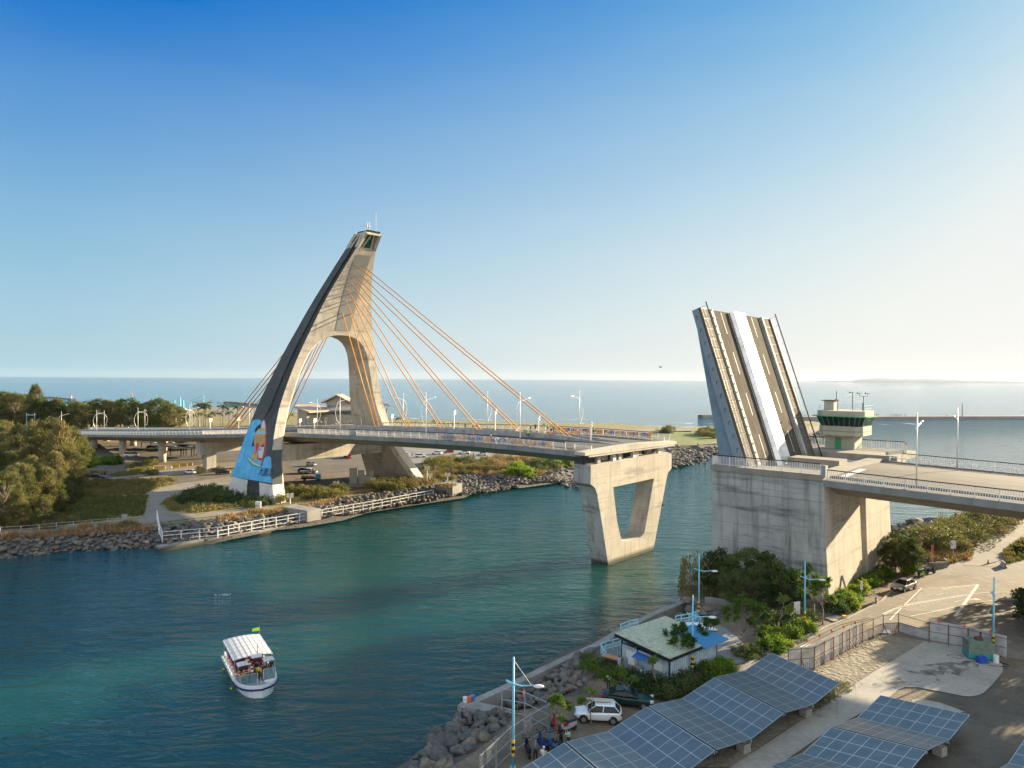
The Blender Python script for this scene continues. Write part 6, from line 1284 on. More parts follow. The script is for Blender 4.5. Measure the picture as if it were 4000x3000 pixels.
# off-frame trees whose shade falls on the yard (they stand just right of the view)
for x, y, s in ((66, 84, 1.0), (70, 92, 1.1), (63, 76, .9), (75, 88, 1.0), (60, 66, .8)):
    pass
# concrete chamber at the water beside the pier
q0 = at(*Z6(48, 1045), 1.5); r = thing('concrete_chamber', 'small concrete chamber with a dark doorway at the water beside the pier', 'chamber', (q0.x, q0.y, 1.0), 0)
b = MB(); b.box((q0.x+2.2, q0.y+.6, 2.2), (5.6, 2.4, 2.6), radians(-12)); b.build('wall', M_wall, r)
b = MB(); b.box((q0.x+.6, q0.y-.25, 2.0), (.9, .3, 1.8), radians(-12)); b.build('doorway', M_black, r)
b = MB(); a = G(Z6, 170, 1075); c = G(Z6, 480, 1110); b.bar(a+Vector((0, 0, .3)), c+Vector((0, 0, .3)), .4, 1.0); b.build('retaining_wall', M_wall, label='low retaining wall under the dark shrubs of the bascule pier', category='wall')
# ---------------------------------------------------------------- people
M_skin = mat('skin', (.36, .21, .14), .6); M_hair = mat('black_hair', (.012, .01, .01), .6)
CL_ = {}
def cloth(c):
    if c not in CL_: CL_[c] = mat('clothing_%d' % len(CL_), c, .85)
    return CL_[c]
POSES = {   # joints: pelvis, chest, neck, head, L/R shoulder-elbow-hand, L/R hip-knee-ankle-toe ; x is forward
 'stand': dict(pel=(0, 0, .93), che=(0, 0, 1.28), nk=(0, 0, 1.47), hd=(.01, 0, 1.62), arm=[((-.0, .2, 1.40), (-.03, .27, 1.13), (.06, .27, .88)), ((0, -.2, 1.40), (-.03, -.27, 1.13), (.06, -.27, .88))], leg=[((0, .1, .9), (.01, .11, .48), (-.01, .11, .07), (.15, .12, .03)), ((0, -.1, .9), (.02, -.11, .48), (0, -.11, .07), (.16, -.12, .03))]),
 'walk': dict(pel=(0, 0, .92), che=(.04, 0, 1.27), nk=(.06, 0, 1.46), hd=(.08, 0, 1.61), arm=[((.04, .2, 1.39), (-.13, .26, 1.15), (-.14, .25, .92)), ((.04, -.2, 1.39), (.12, -.26, 1.15), (.28, -.24, .98))], leg=[((0, .1, .9), (.2, .1, .52), (.26, .1, .08), (.40, .1, .05)), ((0, -.1, .9), (-.05, -.1, .48), (-.30, -.1, .14), (-.2, -.1, .03))]),
 'photo': dict(pel=(0, 0, .93), che=(0, 0, 1.28), nk=(.01, 0, 1.47), hd=(.03, 0, 1.62), arm=[((0, .2, 1.40), (.16, .25, 1.26), (.22, .08, 1.53)), ((0, -.2, 1.40), (.16, -.25, 1.26), (.22, -.08, 1.53))], leg=[((0, .1, .9), (.01, .11, .48), (-.01, .11, .07), (.15, .12, .03)), ((0, -.1, .9), (.02, -.11, .48), (0, -.11, .07), (.16, -.12, .03))]),
 'sit': dict(pel=(0, 0, .48), che=(.05, 0, .84), nk=(.08, 0, 1.03), hd=(.10, 0, 1.18), arm=[((.05, .2, .96), (.1, .26, .70), (.34, .18, .62)), ((.05, -.2, .96), (.1, -.26, .70), (.34, -.18, .62))], leg=[((.02, .1, .48), (.44, .12, .50), (.46, .12, .08), (.6, .12, .04)), ((.02, -.1, .48), (.44, -.12, .50), (.46, -.12, .08), (.6, -.12, .04))]),
}
PM = {}
def person_mesh(pose, shirt, pants, hat=None, sleeves=True):
    key = (pose, shirt, pants, hat)
    if key in PM: return PM[key]
    P = POSES[pose]; vs = [P['pel'], P['che'], P['nk'], P['hd']]; ed = [(0, 1), (1, 2), (2, 3)]; rad = [.15, .16, .06, .105]; part = [0, 1, 1, 2]
    top = (P['hd'][0], 0, P['hd'][2]+.08); vs.append(top); ed.append((3, 4)); rad.append(.085); part.append(3)
    for s, e, h in P['arm']:
        n = len(vs); hv = Vector(h); d = (hv-Vector(e)).normalized()
        vs += [s, e, h, tuple(hv+d*.09)]; ed += [(1, n), (n, n+1), (n+1, n+2), (n+2, n+3)]; rad += [.065, .045, .033, .04]; part += [1, 1 if sleeves else 2, 2, 2]
    for hp, k_, a, t in P['leg']:
        n = len(vs); vs += [hp, k_, a, t]; ed += [(0, n), (n, n+1), (n+1, n+2), (n+2, n+3)]; rad += [.095, .065, .045, .04]; part += [0, 0, 4, 4]
    me = bpy.data.meshes.new('pt'); me.from_pydata(vs, ed, []); o = bpy.data.objects.new('pt', me); COL.objects.link(o)
    md = o.modifiers.new('s', 'SKIN'); 
    for i, sv in enumerate(me.skin_vertices[0].data): sv.radius = (rad[i], rad[i]*(.72 if part[i] in (0, 1) and i < 2 else 1)); sv.use_root = (i == 0)
    o.modifiers.new('u', 'SUBSURF').levels = 1
    bpy.context.view_layer.update(); m2 = bpy.data.meshes.new_from_object(o.evaluated_get(bpy.context.evaluated_depsgraph_get())); bpy.data.objects.remove(o); bpy.data.meshes.remove(me)
    m2.materials.clear()
    for m in (cloth(pants), cloth(shirt), M_skin, cloth(hat) if hat else M_hair, M_black): m2.materials.append(m)
    pv_ = [Vector(v) for v in vs]; hz_ = P['hd'][2]
    for f in m2.polygons:
        c = f.center; best = 0; bd = 1e9
        for (a, e_) in ed:
            A_, B2 = pv_[a], pv_[e_]; t_ = max(0, min(1, (c-A_).dot(B2-A_)/max(1e-6, (B2-A_).length_squared))); d = (c-A_.lerp(B2, t_)).length
            if d < bd: bd = d; best = part[e_] if t_ > .5 else part[a]
        if c.z > hz_+.035 or (best in (2, 3) and c.x < P['hd'][0]-.03 and c.z > hz_-.08): best = 3
        elif c.z > P['nk'][2]+.02 and best != 2 and abs(c.y) < .12: best = 2
        f.material_index = best; f.use_smooth = True
    PM[key] = m2; return m2
def person(loc, rz, pose, shirt, pants, label, group=None, hat=None, sc=1.0):
    o = bpy.data.objects.new('person', person_mesh(pose, shirt, pants, hat)); COL.objects.link(o); o.location = loc; o.rotation_euler = (0, 0, rz); o.scale = (sc,)*3
    o['label'] = label; o['category'] = 'person'
    if group: o['group'] = group
    return o
NEON = (.30, .60, .05); NAVY = (.02, .03, .09); WHT = (.6, .6, .6); BLK = (.02, .02, .022); MAR = (.25, .03, .05); BLU = (.04, .12, .35); MINT = (.30, .50, .42)
def on_deck(x, y, dz=.2):
    z = 19.0
    for _ in range(12): p = at(x, y, z); z = zf(ST(p)[0])+dz
    return Vector((p.x, p.y, z))
DP = [  # crop F4: x, y of feet, pose, shirt, trousers, label
 (172, 372, 'walk', BLU, NAVY, 'person in blue walking along the far walkway, left of the bright vests'), (263, 380, 'walk', NEON, BLK, 'first person from the left in the cluster of bright green vests'), (293, 380, 'stand', NEON, NAVY, 'second person from the left in the cluster of bright green vests'), (322, 380, 'walk', NEON, BLK, 'third person from the left in the cluster of bright green vests'),
 (378, 392, 'walk', BLU, BLK, 'person in blue passing the tall floodlight on the deck'), (437, 384, 'walk', MAR, BLK, 'person in maroon on the far walkway right of the tall floodlight'), (527, 405, 'stand', BLK, BLK, 'person in black alone on the far walkway between two cables'), (623, 402, 'walk', NEON, BLK, 'person in a bright green top beside a cable anchor on the deck'), (650, 402, 'stand', WHT, NAVY, 'person in white beside the green topped walker'), (672, 402, 'walk', BLK, BLK, 'person in black right behind the one in white'),
 (1335, 418, 'stand', WHT, BLK, 'person in white by the far railing before the beach palms'), (1395, 425, 'stand', BLK, BLK, 'person in black leaning near the far guard rail'), (1548, 430, 'walk', NEON, BLK, 'person in a green top left of the resting group'), (1592, 455, 'sit', BLK, (.2, .15, .08), 'person sitting at the left of the resting group'), (1622, 450, 'stand', (.2, .2, .18), BLK, 'person in grey standing in the resting group'), (1690, 455, 'stand', BLK, BLK, 'person in black behind the outer cables'), (1740, 470, 'sit', (.4, .35, .05), BLK, 'person in a yellow top sitting by the outer cables'), (1837, 490, 'stand', BLK, MAR, 'person in dark clothes beside the orange gate post'), (1890, 488, 'stand', (.3, .2, .25), BLK, 'left person of the pair at the far boom gate'), (1915, 490, 'stand', WHT, MAR, 'right person of the pair at the far boom gate'), (2112, 470, 'stand', NEON, NAVY, 'person in a green vest by the floodlight near the open deck end')]
for i, (x, y, ps, sh, pt_, lb) in enumerate(DP): person(on_deck(*F4(x, y)), i*1.3, ps, sh, pt_, lb, 'people on the bridge deck')
for x, y, ps, sh, pt_, lb in [(625, 545, 'walk', MAR, BLK, 'woman in maroon walking along the near railing with a companion'), (655, 558, 'walk', BLK, BLK, 'person in black walking at the near railing beside the woman in maroon'), (842, 555, 'stand', (.45, .3, .25), WHT, 'person in pale pink at the near railing'), (928, 560, 'sit', (.5, .4, .2), BLK, 'person in ochre sitting at the near barrier')]:
    z = zf(95)+.05; p = on_t(*F4(x, y), 95.2); s_ = ST(p)[0]; person(W(s_, 95.2, zf(s_)+.03), TH+pi/2, ps, sh, pt_, lb, 'people on the bridge deck')
p = on_t(*F4(1325, 520), 106.9); person(W(ST(p)[0], 106.2, zf(ST(p)[0])+.5), radians(-60), 'sit', NEON, BLK, 'person in a bright green jacket sitting on the near median barrier', 'people on the bridge deck')
def M3(x, y): return 1150+x*.2486, 1500+y*.2486
for i, (x, y, sh, lb) in enumerate([(422, 645, WHT, 'person in white on the deck between the tower legs, leftmost'), (485, 648, NEON, 'person in green beside the floodlight between the tower legs'), (877, 628, NEON, 'person in green left of the far tower leg bench'), (1093, 645, BLK, 'person in black in front of the far tower leg'), (1240, 635, NEON, 'person in green just right of the leg bench'), (1685, 668, WHT, 'cyclist like figure in white beyond the far leg'), (1757, 662, NEON, 'person in a green vest next to the inner far cables'), (1910, 662, MAR, 'person in maroon walking right of the inner cables')]):
    person(on_deck(*M3(x, y)), i*.9, 'walk' if i % 2 else 'stand', sh, BLK, lb, 'people on the bridge deck')
for i, (x, y, sh, lb) in enumerate([(650, 652, MAR, 'person in maroon on the viaduct between the lamps, leftmost'), (695, 652, WHT, 'person in white on the viaduct left of the first lamp pair'), (880, 640, NEON, 'person in bright green alone on the viaduct'), (980, 645, WHT, 'person in pale clothes on the viaduct'), (1425, 630, NEON, 'person in green on the viaduct beside a lamp pair')]):
    person(on_deck(*Z1(x, y)), i*.9, 'walk', sh, BLK, lb, 'people on the bridge deck')
person(G(H5, 1090, 1335), radians(140), 'photo', MINT, BLK, 'person in a mint green shirt holding up a camera beside the solar panels')
person(G(H5, 690, 1560), radians(60), 'sit', WHT, NAVY, 'person in a white vest and pale cap crouching at the edge of the solar panels', hat=(.55, .6, .62), sc=1.1)
person(G(H5, 570, 1530), radians(110), 'stand', (.10, .12, .15), BLK, 'person in a dark grey top standing by the lowest scooter', hat=(.2, .2, .22))
person(Vector((G(Z7, 345, 930).x, G(Z7, 345, 930).y, 2.4)), radians(20), 'sit', NAVY, BLK, 'person in dark blue sitting on the wing wall at the water')
person(G(H6, 1655, 740), radians(200), 'stand', (.45, .30, .38), (.3, .35, .45), 'person in pink behind the small tree beside the hut')
person(G(H6, 435, 1020), radians(30), 'stand', (.3, .4, .5), (.4, .4, .4), 'person in pale blue at the left corner of the hut')
person(G(H6, 285, 1290), radians(60), 'stand', (.55, .42, .45), BLK, 'person in a pale pink top behind the dark green sedan')
person(spot(*Z1(1122, 1530), .6), radians(-60), 'sit', (.5, .45, .42), MAR, 'person in pale clothes sitting on the riprap at the left bank')
person(spot(*Z1(798, 1000), LG), radians(180), 'stand', BLK, BLK, 'person in black standing behind the dark car near the left trees')
person(spot(*Z4(292, 855), 1.0), radians(-90), 'sit', (.5, .45, .5), BLK, 'person crouching at the end of the white railing on the ledge')
person(spot(*Z4(1228, 715), 1.3), radians(-90), 'sit', (.5, .35, .28), BLK, 'person sitting at the far end of the river ledge')
for i, (x, y) in enumerate([(488, 545), (540, 545), (575, 550), (632, 540), (115, 545)]): person(spot(*Z4(x, y), LG), i, 'stand', (BLU, BLK, NAVY, BLK, MAR)[i], BLK, 'small figure among the white cars in the far car park', 'figures in the far car park')
for i, x in enumerate((3425, 3432, 3482, 3490, 3498, 3504, 3512, 3520, 3536, 3590, 3700, 3740)): person(dp_ if False else Vector(((x-2000)/FPX*565, 565, 2.6)), i, 'stand', BLK, BLK, 'tiny dark figure fishing on the long breakwater', 'anglers on the breakwater', sc=1.25)
for i, (x, y, ps) in enumerate([(258, 1230, 'walk'), (268, 1230, 'walk')]): person(spot(*Z5(x, y), LG), 1, ps, WHT, NAVY, 'walker in pale clothes on the track of the spit', 'pair walking on the spit')
# ---------------------------------------------------------------- lamps on the bridge
LPR = {}
def bridge_lamp(p, side, label, bow=True, group='double armed bridge lamps', h=9.3):
    """side: +1 arm reaches towards +V"""
    key = (bow,)
    rz = TH-pi/2 if side > 0 else TH+pi/2     # local +x... arm along local y
    rz = TH if side > 0 else TH+pi
    if key not in LPR:
        r = thing('bridge_lamp', label, 'street lamp', p, rz, group)
        b = MB(); b.tube([(0, 0, 0), (0, 0, h)], .10, 8, .06); b.build('pole', M_rail, r, local=True, smooth=True)
        b = MB(); b.tube([(0, 0, h-1.7), (1.1, 0, h-1.45), (2.2, 0, h-1.2)], .05, 5); b.bar((-.5, 0, h-1.9), (0, 0, h-1.7), .07); b.bar((-.25, 0, h), (0, 0, h-.4), .05); b.build('arm', M_rail, r, local=True)
        b = MB(); b.loft([[Vector((x, y*w, h-1.15+dz)) for y, dz in ((-1, 0), (1, 0), (.7, .12), (-.7, .12))] for x, w in ((2.1, .07), (2.35, .15), (2.85, .1))]); b.build('lamp_head', M_steel, r, local=True)
        if bow:
            b = MB(); b.tube([Vector((-.5-.75*sin(pi*k/12), 0, h-1.9-5.0*k/12)) if k > 0 else Vector((-.45, 0, h-1.9)) for k in range(12)]+[Vector((0, 0, h-6.9))], .05, 5); b.build('bow', M_rail, r, local=True)
            b = MB(); b.bar((0, 0, h-7), (-.9, 0, h-6.9), .06); b.box((-1.1, 0, h-6.88), (.5, .2, .1)); b.build('low_lamp', M_steel, r, local=True)
        LPR[key] = r; return r
    return dup(LPR[key], p, rz, None, label, group)
for i, s in enumerate((85.5, 111.4, 142.0, 222.5, 263.8, 304.9, 348.0)): bridge_lamp(W(s, 97.2, zf(s)+.1), 1, ['white lamp on the near side of the deck, the one closest to the V pier', 'white lamp on the near side of the deck in front of the inner cables', 'white lamp on the near side of the deck between the tower legs', 'white lamp on the near side of the viaduct just left of the palms', 'white lamp on the near side of the viaduct, in the middle pair', 'white lamp on the near side of the viaduct, in the left pair', 'white lamp on the near side of the viaduct at its leafy left end'][i])
fl = [89.6, 116.5, 147.6, 188.4]+[ST(on_t(x, 1660, 121))[0] for x in (976, 751.5, 567.6, 409)]
for i, s in enumerate(fl): bridge_lamp(W(s, 120.8, zf(s)+.1), -1, ['white lamp on the far side of the deck, nearest to the open end', 'white lamp on the far side of the deck behind the outer cables', 'white lamp on the far side of the deck just right of the far tower leg', 'white lamp on the far side of the deck in front of the pavilion', 'white lamp on the far side beside the back cables', 'white lamp on the far side of the viaduct left of the palms', 'white lamp on the far side of the viaduct, in the middle pair', 'white lamp on the far side of the viaduct, in the left pair'][i])
bridge_lamp(W(21.1, 97, zf(21)+.1), 1, 'tall lamp on the near kerb of the approach deck right of the control tower', False, h=9.0)
bridge_lamp(W(20.6, 118.5, zf(21)+.1), -1, 'tall lamp on the far kerb of the approach deck right of the control tower', False)
for x, l in ((203, 'left'), (264, 'right')):
    p = on_deck(*Z1(x, 640)); r = thing('street_lamp', 'sky blue street lamp at the %s of the pair above the left viaduct end' % l, 'street lamp', p, 0, 'pair of blue lamps on the viaduct'); sg = 1 if l == 'left' else -1
    b = MB(); b.tube([(0, 0, -1), (0, 0, 8.6)], .13, 6); b.build('pole', M_sky, r, local=True); b = MB(); b.tube([(0, 0, 8.2), (sg*1.2, 0, 7.4), (sg*2.6, 0, 7.7)], .07, 5); b.build('arm', M_sky, r, local=True); b = MB(); b.ellip((sg*3, 0, 7.7), (.5, .25, .15)); b.build('lamp_head', M_white, r, local=True)
# flood lights
FL = []
def floodlight(p, h, rz, label, group, rows=2):
    if FL:
        r = dup(FL[0], p, rz, (1, 1, 1), label, group)
        for c in kids(r):
            if c.name.startswith('pole'): c.scale = (1, 1, h/4)
            else: c.location = (0, 0, h-4)
        return r
    r = thing('floodlight_pole', label, 'floodlight', p, rz, group); b = MB(); b.tube([(0, 0, 0), (0, 0, 4)], .13, 8); b.build('pole', M_rail, r, local=True)
    b = MB(); b.bar((-.75, 0, 3.95), (.75, 0, 3.95), .14); b.bar((-.75, 0, 4.5), (.75, 0, 4.5), .08); b.bar((0, 0, 3.9), (0, 0, 4.6), .1); b.build('bracket', M_rail, r, local=True)
    for x in (-.45, .45):
        for z in (4.25, 4.78): b = MB(); b.box((x, -.15, z), (.66, .22, .38), 0, 0, -.35); b.build('lamp', M_lampf, r, local=True)
    FL.append(r); return r
M_lampf = mat('floodlight_casing', (.50, .45, .33), .4, .3)
for i, (s, t, h) in enumerate([(115.5, 109, 5.0), (102.9, 109, 4.3), (91, 109, 3.2), (78.2, 109, 2.6), (164.3, 104.5, 2.2), (165.8, 109, 2.3), (152, 120.5, 2.5), (196, 119.5, 2.2), (165.6, 120.5, 2.3), (214.5, 109, 3.4), (234, 109, 3.4)]):
    floodlight(W(s, t, zf(s)+.3), h, TH+.6, 'floodlight cluster on the deck, %s' % ['the tallest, between the inner cables', 'second from the tall one towards the open end', 'third one towards the open end', 'closest to the open end of the deck', 'just left of the lamp between the tower legs', 'behind the left one between the tower legs', 'right of the far tower leg', 'left of the pavilion front', 'in front of the far tower leg', 'under the back cables', 'left of the back cable anchors'][i], 'floodlights on the deck')
for i, (fn, x, y, yt) in enumerate([(Z3, 60, 1115, 1040), (Z3, 165, 1165, 1055), (Z3, 272, 1165, 1080), (Z3, 722, 1200, 1085), (Z3, 1183, 1065, 975), (Z3, 1548, 1032, 930), (Z4, 228, 745, 615), (Z4, 247, 740, 668), (Z4, 381, 735, 668)]):
    p = spot(*fn(x, y), LG); h = (fn(x, y)[1]-fn(x, yt)[1])*p.y/FPX-1.0; floodlight(p, max(1.6, h), .3 if i > 2 else 2.2, 'floodlight on the ground beside the tower, %s' % ['leftmost of the three at the painted leg', 'middle of the three at the painted leg', 'right of the three at the painted leg', 'right of the pale leg foot', 'in front of the shaded lot between the legs', 'left of the far leg foot', 'tall one right of the far leg', 'low one right of the far leg', 'by the concrete block on the bank'][i], 'floodlights around the tower')
# boom gates
for i, (x0, y0, x1, y1, l) in enumerate([(1485, 497, 1355, 497, 'orange boom gate with its striped bar over the near lane'), (1575, 497, 1690, 468, 'orange boom gate raised beside the outer cables'), (1850, 490, 1740, 462, 'orange boom gate by the pair of people'), (1890, 492, 1930, 445, 'orange gate post with a short white arm')]):
    p = on_deck(*F4(x0, y0), .3); q = on_deck(*F4(x1, y0), .3); d = (q-p).normalized(); r = thing('boom_gate', l, 'boom gate', p, math.atan2(d.y, d.x)); L_ = (q-p).length
    b = MB(); b.box((0, 0, .55), (.45, .45, 1.1)); b.build('post', M_orange, r, local=True)
    b = MB(); n = max(2, int(L_/.6))
    for k in range(n): b.cur = k % 3 == 1; b.bar((L_*k/n, 0, 1.0+.15*k/n), (L_*(k+1)/n, 0, 1.0+.15*(k+1)/n), .14)
    b.build('bar', [M_white, M_cone], r, local=True)
p = on_deck(*F4(1510, 490), .3); b = MB(); b.box(p+Vector((0, 0, .5)), (1.6, .8, 1.0), TH); b.build('concrete_block', M_cpath, label='cream concrete block beside the first orange gate post', category='block')
# coloured panels hung inside the railing near the open end
M_ban = mat('orange_blue_banner', (.60, .27, .03), .7, noise=[(.9, (.03, .14, .42), .5, .54), (1.7, (.55, .52, .48), .54, .58)])
for side, S0, S1 in ((1, 74, 100), (-1, 76, 104)):
    n = 9
    for k in range(n):
        s = S0+(S1-S0)*k/n; s2 = S0+(S1-S0)*(k+.92)/n; t = TC+side*14.62; b = MB(); b.loft([[W(s, t, zf(s)+.25), W(s, t+.03, zf(s)+.25), W(s, t+.03, zf(s)+1.2), W(s, t, zf(s)+1.2)], [W(s2, t, zf(s2)+.25), W(s2, t+.03, zf(s2)+.25), W(s2, t+.03, zf(s2)+1.2), W(s2, t, zf(s2)+1.2)]]); b.build('railing_banner', M_ban, bridge)
for s in (132.5, 101.5): 
    for t, nm in ((94.35, 'bay_panel'),): b = MB(); b.loft([[W(a, t, zf(a)), W(a, t-.15, zf(a)+.9), W(a, t, zf(a)+1.45)] for a in (s-1.4, s+1.4)], closed=False); b.build('bay_panel', M_grey, bridge)

# ---------------------------------------------------------------- mural on the near leg
def on_face(x, y, eps=.02):
    z = 10.0
    for _ in range(40): p = on_t(x, y, TCt-fw(z)-eps); z = z*.4+p.z*.6
    return on_t(x, y, TCt-fw(z)-eps)
def paint_poly(L, m, eps, step=9):
    b = MB(); y0 = min(p[1] for p in L); y1 = max(p[1] for p in L); n = len(L)
    def cuts(y):
        xs = []
        for i in range(n):
            (a, c), (d, e) = L[i], L[(i+1) % n]
            if (c > y) != (e > y): xs.append(a+(d-a)*(y-c)/(e-c))
        return sorted(xs)
    y = y0
    while y < y1-.01:
        ya = y+.01; yb = min(y+step, y1)-.01; A_, B2 = cuts(ya), cuts(yb)
        if len(A_) != len(B2): ym = (ya+yb)/2; A_ = B2 = cuts(ym)
        for i in range(0, min(len(A_), len(B2))-1, 2):
            q = [on_face(*L2(A_[i], y), eps), on_face(*L2(A_[i+1], y), eps), on_face(*L2(B2[i+1], yb), eps), on_face(*L2(B2[i], yb), eps)]; b.poly(q[::-1])
        y += step
    return b.build('mural', m, bridge)
def ell(cx, cy, rx, ry, n=14): return [(cx+rx*cos(2*pi*k/n), cy+ry*sin(2*pi*k/n)) for k in range(n)]
mb = mat('mural_blue', (.06, .34, .62), .7, noise=[(.5, (.14, .44, .68), .42, .65), (1.5, (.04, .27, .52), .55, .75)])
mr, mw, mt, my, mbk, mpk, mg, mgo = (mat('mural_'+a, c, .7) for a, c in (('red', (.42, .06, .05)), ('white', (.48, .53, .58)), ('tan', (.46, .27, .10)), ('yellow', (.50, .34, .05)), ('black', (.02, .02, .025)), ('pink', (.40, .24, .32)), ('green', (.04, .30, .16)), ('goggle_blue', (.25, .45, .55))))
paint_poly([(15, 1110), (70, 950), (165, 680), (250, 430), (340, 200), (385, 120), (430, 92), (490, 82), (545, 100), (580, 150), (600, 300), (620, 700), (603, 795), (640, 757), (680, 745), (715, 757), (733, 790), (738, 1000), (742, 1235), (580, 1205), (340, 1165)], mb, .03)
paint_poly([(595, 88), (625, 98), (650, 200), (650, 500), (625, 700), (600, 790), (560, 832), (510, 822), (475, 790), (500, 600), (540, 250), (565, 130)], mr, .05)
paint_poly([(590, 100), (612, 108), (628, 220), (622, 420), (598, 650), (572, 780), (510, 775), (500, 700), (520, 500), (548, 250), (570, 140)], mw, .06)
paint_poly([(445, 310), (437, 235), (458, 262), (472, 200), (490, 212), (500, 180), (515, 192), (530, 166), (540, 190), (553, 182), (550, 260), (470, 330)], mbk, .07)
paint_poly([(400, 560), (374, 582), (425, 400), (440, 360), (470, 400), (440, 570)], mbk, .07); paint_poly([(640, 380), (612, 440), (598, 582), (540, 582), (570, 500), (600, 380)], mbk, .07)
paint_poly([(440, 345), (625, 345), (622, 450), (590, 530), (540, 580), (480, 592), (435, 572), (420, 480)], mt, .09)
paint_poly([(455, 352), (462, 310), (490, 270), (530, 245), (575, 236), (615, 252), (638, 290), (640, 352)], my, .10)
paint_poly(ell(510, 320, 46, 40), mgo, .11); paint_poly(ell(592, 322, 40, 40), mgo, .11)
for L in ([(470, 405), (505, 430), (500, 436), (466, 412)], [(520, 432), (570, 418), (590, 405), (588, 412), (545, 432), (520, 440)], [(455, 455), (470, 448), (490, 470), (485, 474), (468, 456)], [(525, 468), (550, 452), (570, 455), (548, 460), (530, 474)], [(485, 495), (515, 495), (512, 500), (488, 500)]): paint_poly(L, mbk, .12, 4)
paint_poly([(450, 560), (460, 520), (485, 508), (515, 518), (520, 550), (505, 600), (480, 660), (450, 715), (440, 700), (462, 640), (455, 600)], mr, .12)
paint_poly([(425, 592), (455, 600), (462, 640), (440, 700), (400, 700), (402, 640)], mpk, .10); paint_poly([(505, 600), (560, 612), (568, 640), (505, 640), (492, 708), (455, 712)], mpk, .10)
paint_poly([(300, 720), (345, 765), (400, 830), (480, 885), (560, 910), (597, 935), (560, 962), (500, 952), (400, 922), (350, 885), (320, 800)], mg, .07); paint_poly([(308, 745), (400, 845), (500, 900), (595, 930), (590, 946), (500, 925), (400, 885), (335, 810)], mw, .08)
paint_poly([(395, 702), (495, 702), (485, 782), (440, 786), (385, 786)], my, .10); paint_poly([(388, 786), (410, 786), (395, 840), (362, 845)], mt, .10); paint_poly([(448, 786), (475, 786), (466, 838), (444, 838)], mt, .10)
paint_poly([(608, 765), (597, 765), (538, 940), (556, 945)], mbk, .10)
# signature characters
cu_p = on_face(*L2(640, 1045)); t_dir = (on_face(*L2(700, 1055), .05)-on_face(*L2(600, 1040), .05)).normalized(); up_ = (on_face(*L2(640, 1000), .05)-on_face(*L2(640, 1090), .05)).normalized(); nn = t_dir.cross(up_).normalized(); up_ = nn.cross(t_dir)
tx = text('大鵬灣', 2.2, mbk, bridge, (0, 0, 0), nm='signature', ext=.002)
Mw = Matrix((( t_dir.x, up_.x, nn.x, cu_p.x), (t_dir.y, up_.y, nn.y, cu_p.y), (t_dir.z, up_.z, nn.z, cu_p.z), (0, 0, 0, 1))) @ Matrix.Translation((0, 0, .12))
Mb = Matrix.Translation(bridge.location) @ bridge.rotation_euler.to_matrix().to_4x4(); tx.data.transform(Mb.inverted() @ Mw); tx.rotation_euler = (0, 0, 0); tx.location = (0, 0, 0)

# ---------------------------------------------------------------- left bank things
ledp = [Vector((p.x, p.y, 1.0)) for p in led]
def insetl(p, q, d=.5): v = (q-p).normalized(); return Vector((-v.y, v.x, 0))*d
rp = [spot(*Z1(1197, 1330), LG), spot(*Z1(1215, 1440), 1.8), spot(*Z1(1238, 1500), 1.0)]+[spot(*Z3(x, y), 1.0) for x, y in ((0, 1530), (210, 1490), (460, 1443), (700, 1402), (930, 1360), (1145, 1322), (1350, 1285), (1545, 1250), (1730, 1215), (1900, 1180), (2060, 1150), (2150, 1132))]
fence('river_railing', 'long white railing standing on the river ledge of the left bank', 'railing', rp, 2.0, 2.9, (.45, 1.25, 1.95), .10, .15, M_rail)
fence('wire_fence', 'thin grey post fence along the riverside track on the far left', 'fence', [spot(*Z1(x, y), LG) for x, y in ((-200, 1440), (0, 1445), (160, 1435), (300, 1425), (430, 1410), (560, 1400), (700, 1385), (820, 1375), (950, 1370), (1075, 1360))], 1.5, 4.0, (.9, 1.45), .05, .10, M_steel)
sign(spot(*Z1(950, 1385), LG), .1, 1.1, 1.2, 2.0, M_grey, 'square grey notice board beside the riverside track', posts=2)
def block(p, d, rz, nm, label, m=M_wall, taper=1.0): b = MB(); b.box(p+Vector((0, 0, d[2]/2)), d, rz, taper=taper); return b.build(nm, m, label=label, category='block')
block(spot(*Z3(790, 1360), 1.0)+Vector((.3, 2.2, 0)), (8.5, 3.6, 2.4), TH+pi/2+.12, 'concrete_block', 'long concrete chamber behind the white railing under the tower')
block(spot(*Z4(375, 838), 1.0)+Vector((.5, 2.2, 0)), (5.2, 4.4, 2.9), TH+pi/2+.2, 'concrete_block', 'square concrete chamber with dry grass on top at the railing end')
tufts(Z4, [(300, 762), (400, 752), (460, 765), (372, 785)], 3.75, 130, .4, M_dry, 'dry_grass', 31)
r = thing('stone_plinth', 'stepped pale stone plinth between the tower legs', 'plinth', spot(*Z3(1420, 1015), LG), .3)
b = MB(); b.box((0, 0, .3), (7.5, 3.5, .6)); b.build('base', M_cpath, r, local=True)
for x, w, h in ((-1.8, 2.0, 4.2), (.3, 1.6, 3.6), (1.8, 1.4, 2.2), (3.0, 1.2, 3.4)): b = MB(); b.box((x, 0, .6+h/2), (w, 1.2, h)); b.build('stone_panel', M_ctc, r, local=True)
block(spot(*Z3(405, 1245), LG), (1.2, .3, 1.7), .1, 'white_notice_slab', 'small white slab at the foot of the painted leg', M_white)
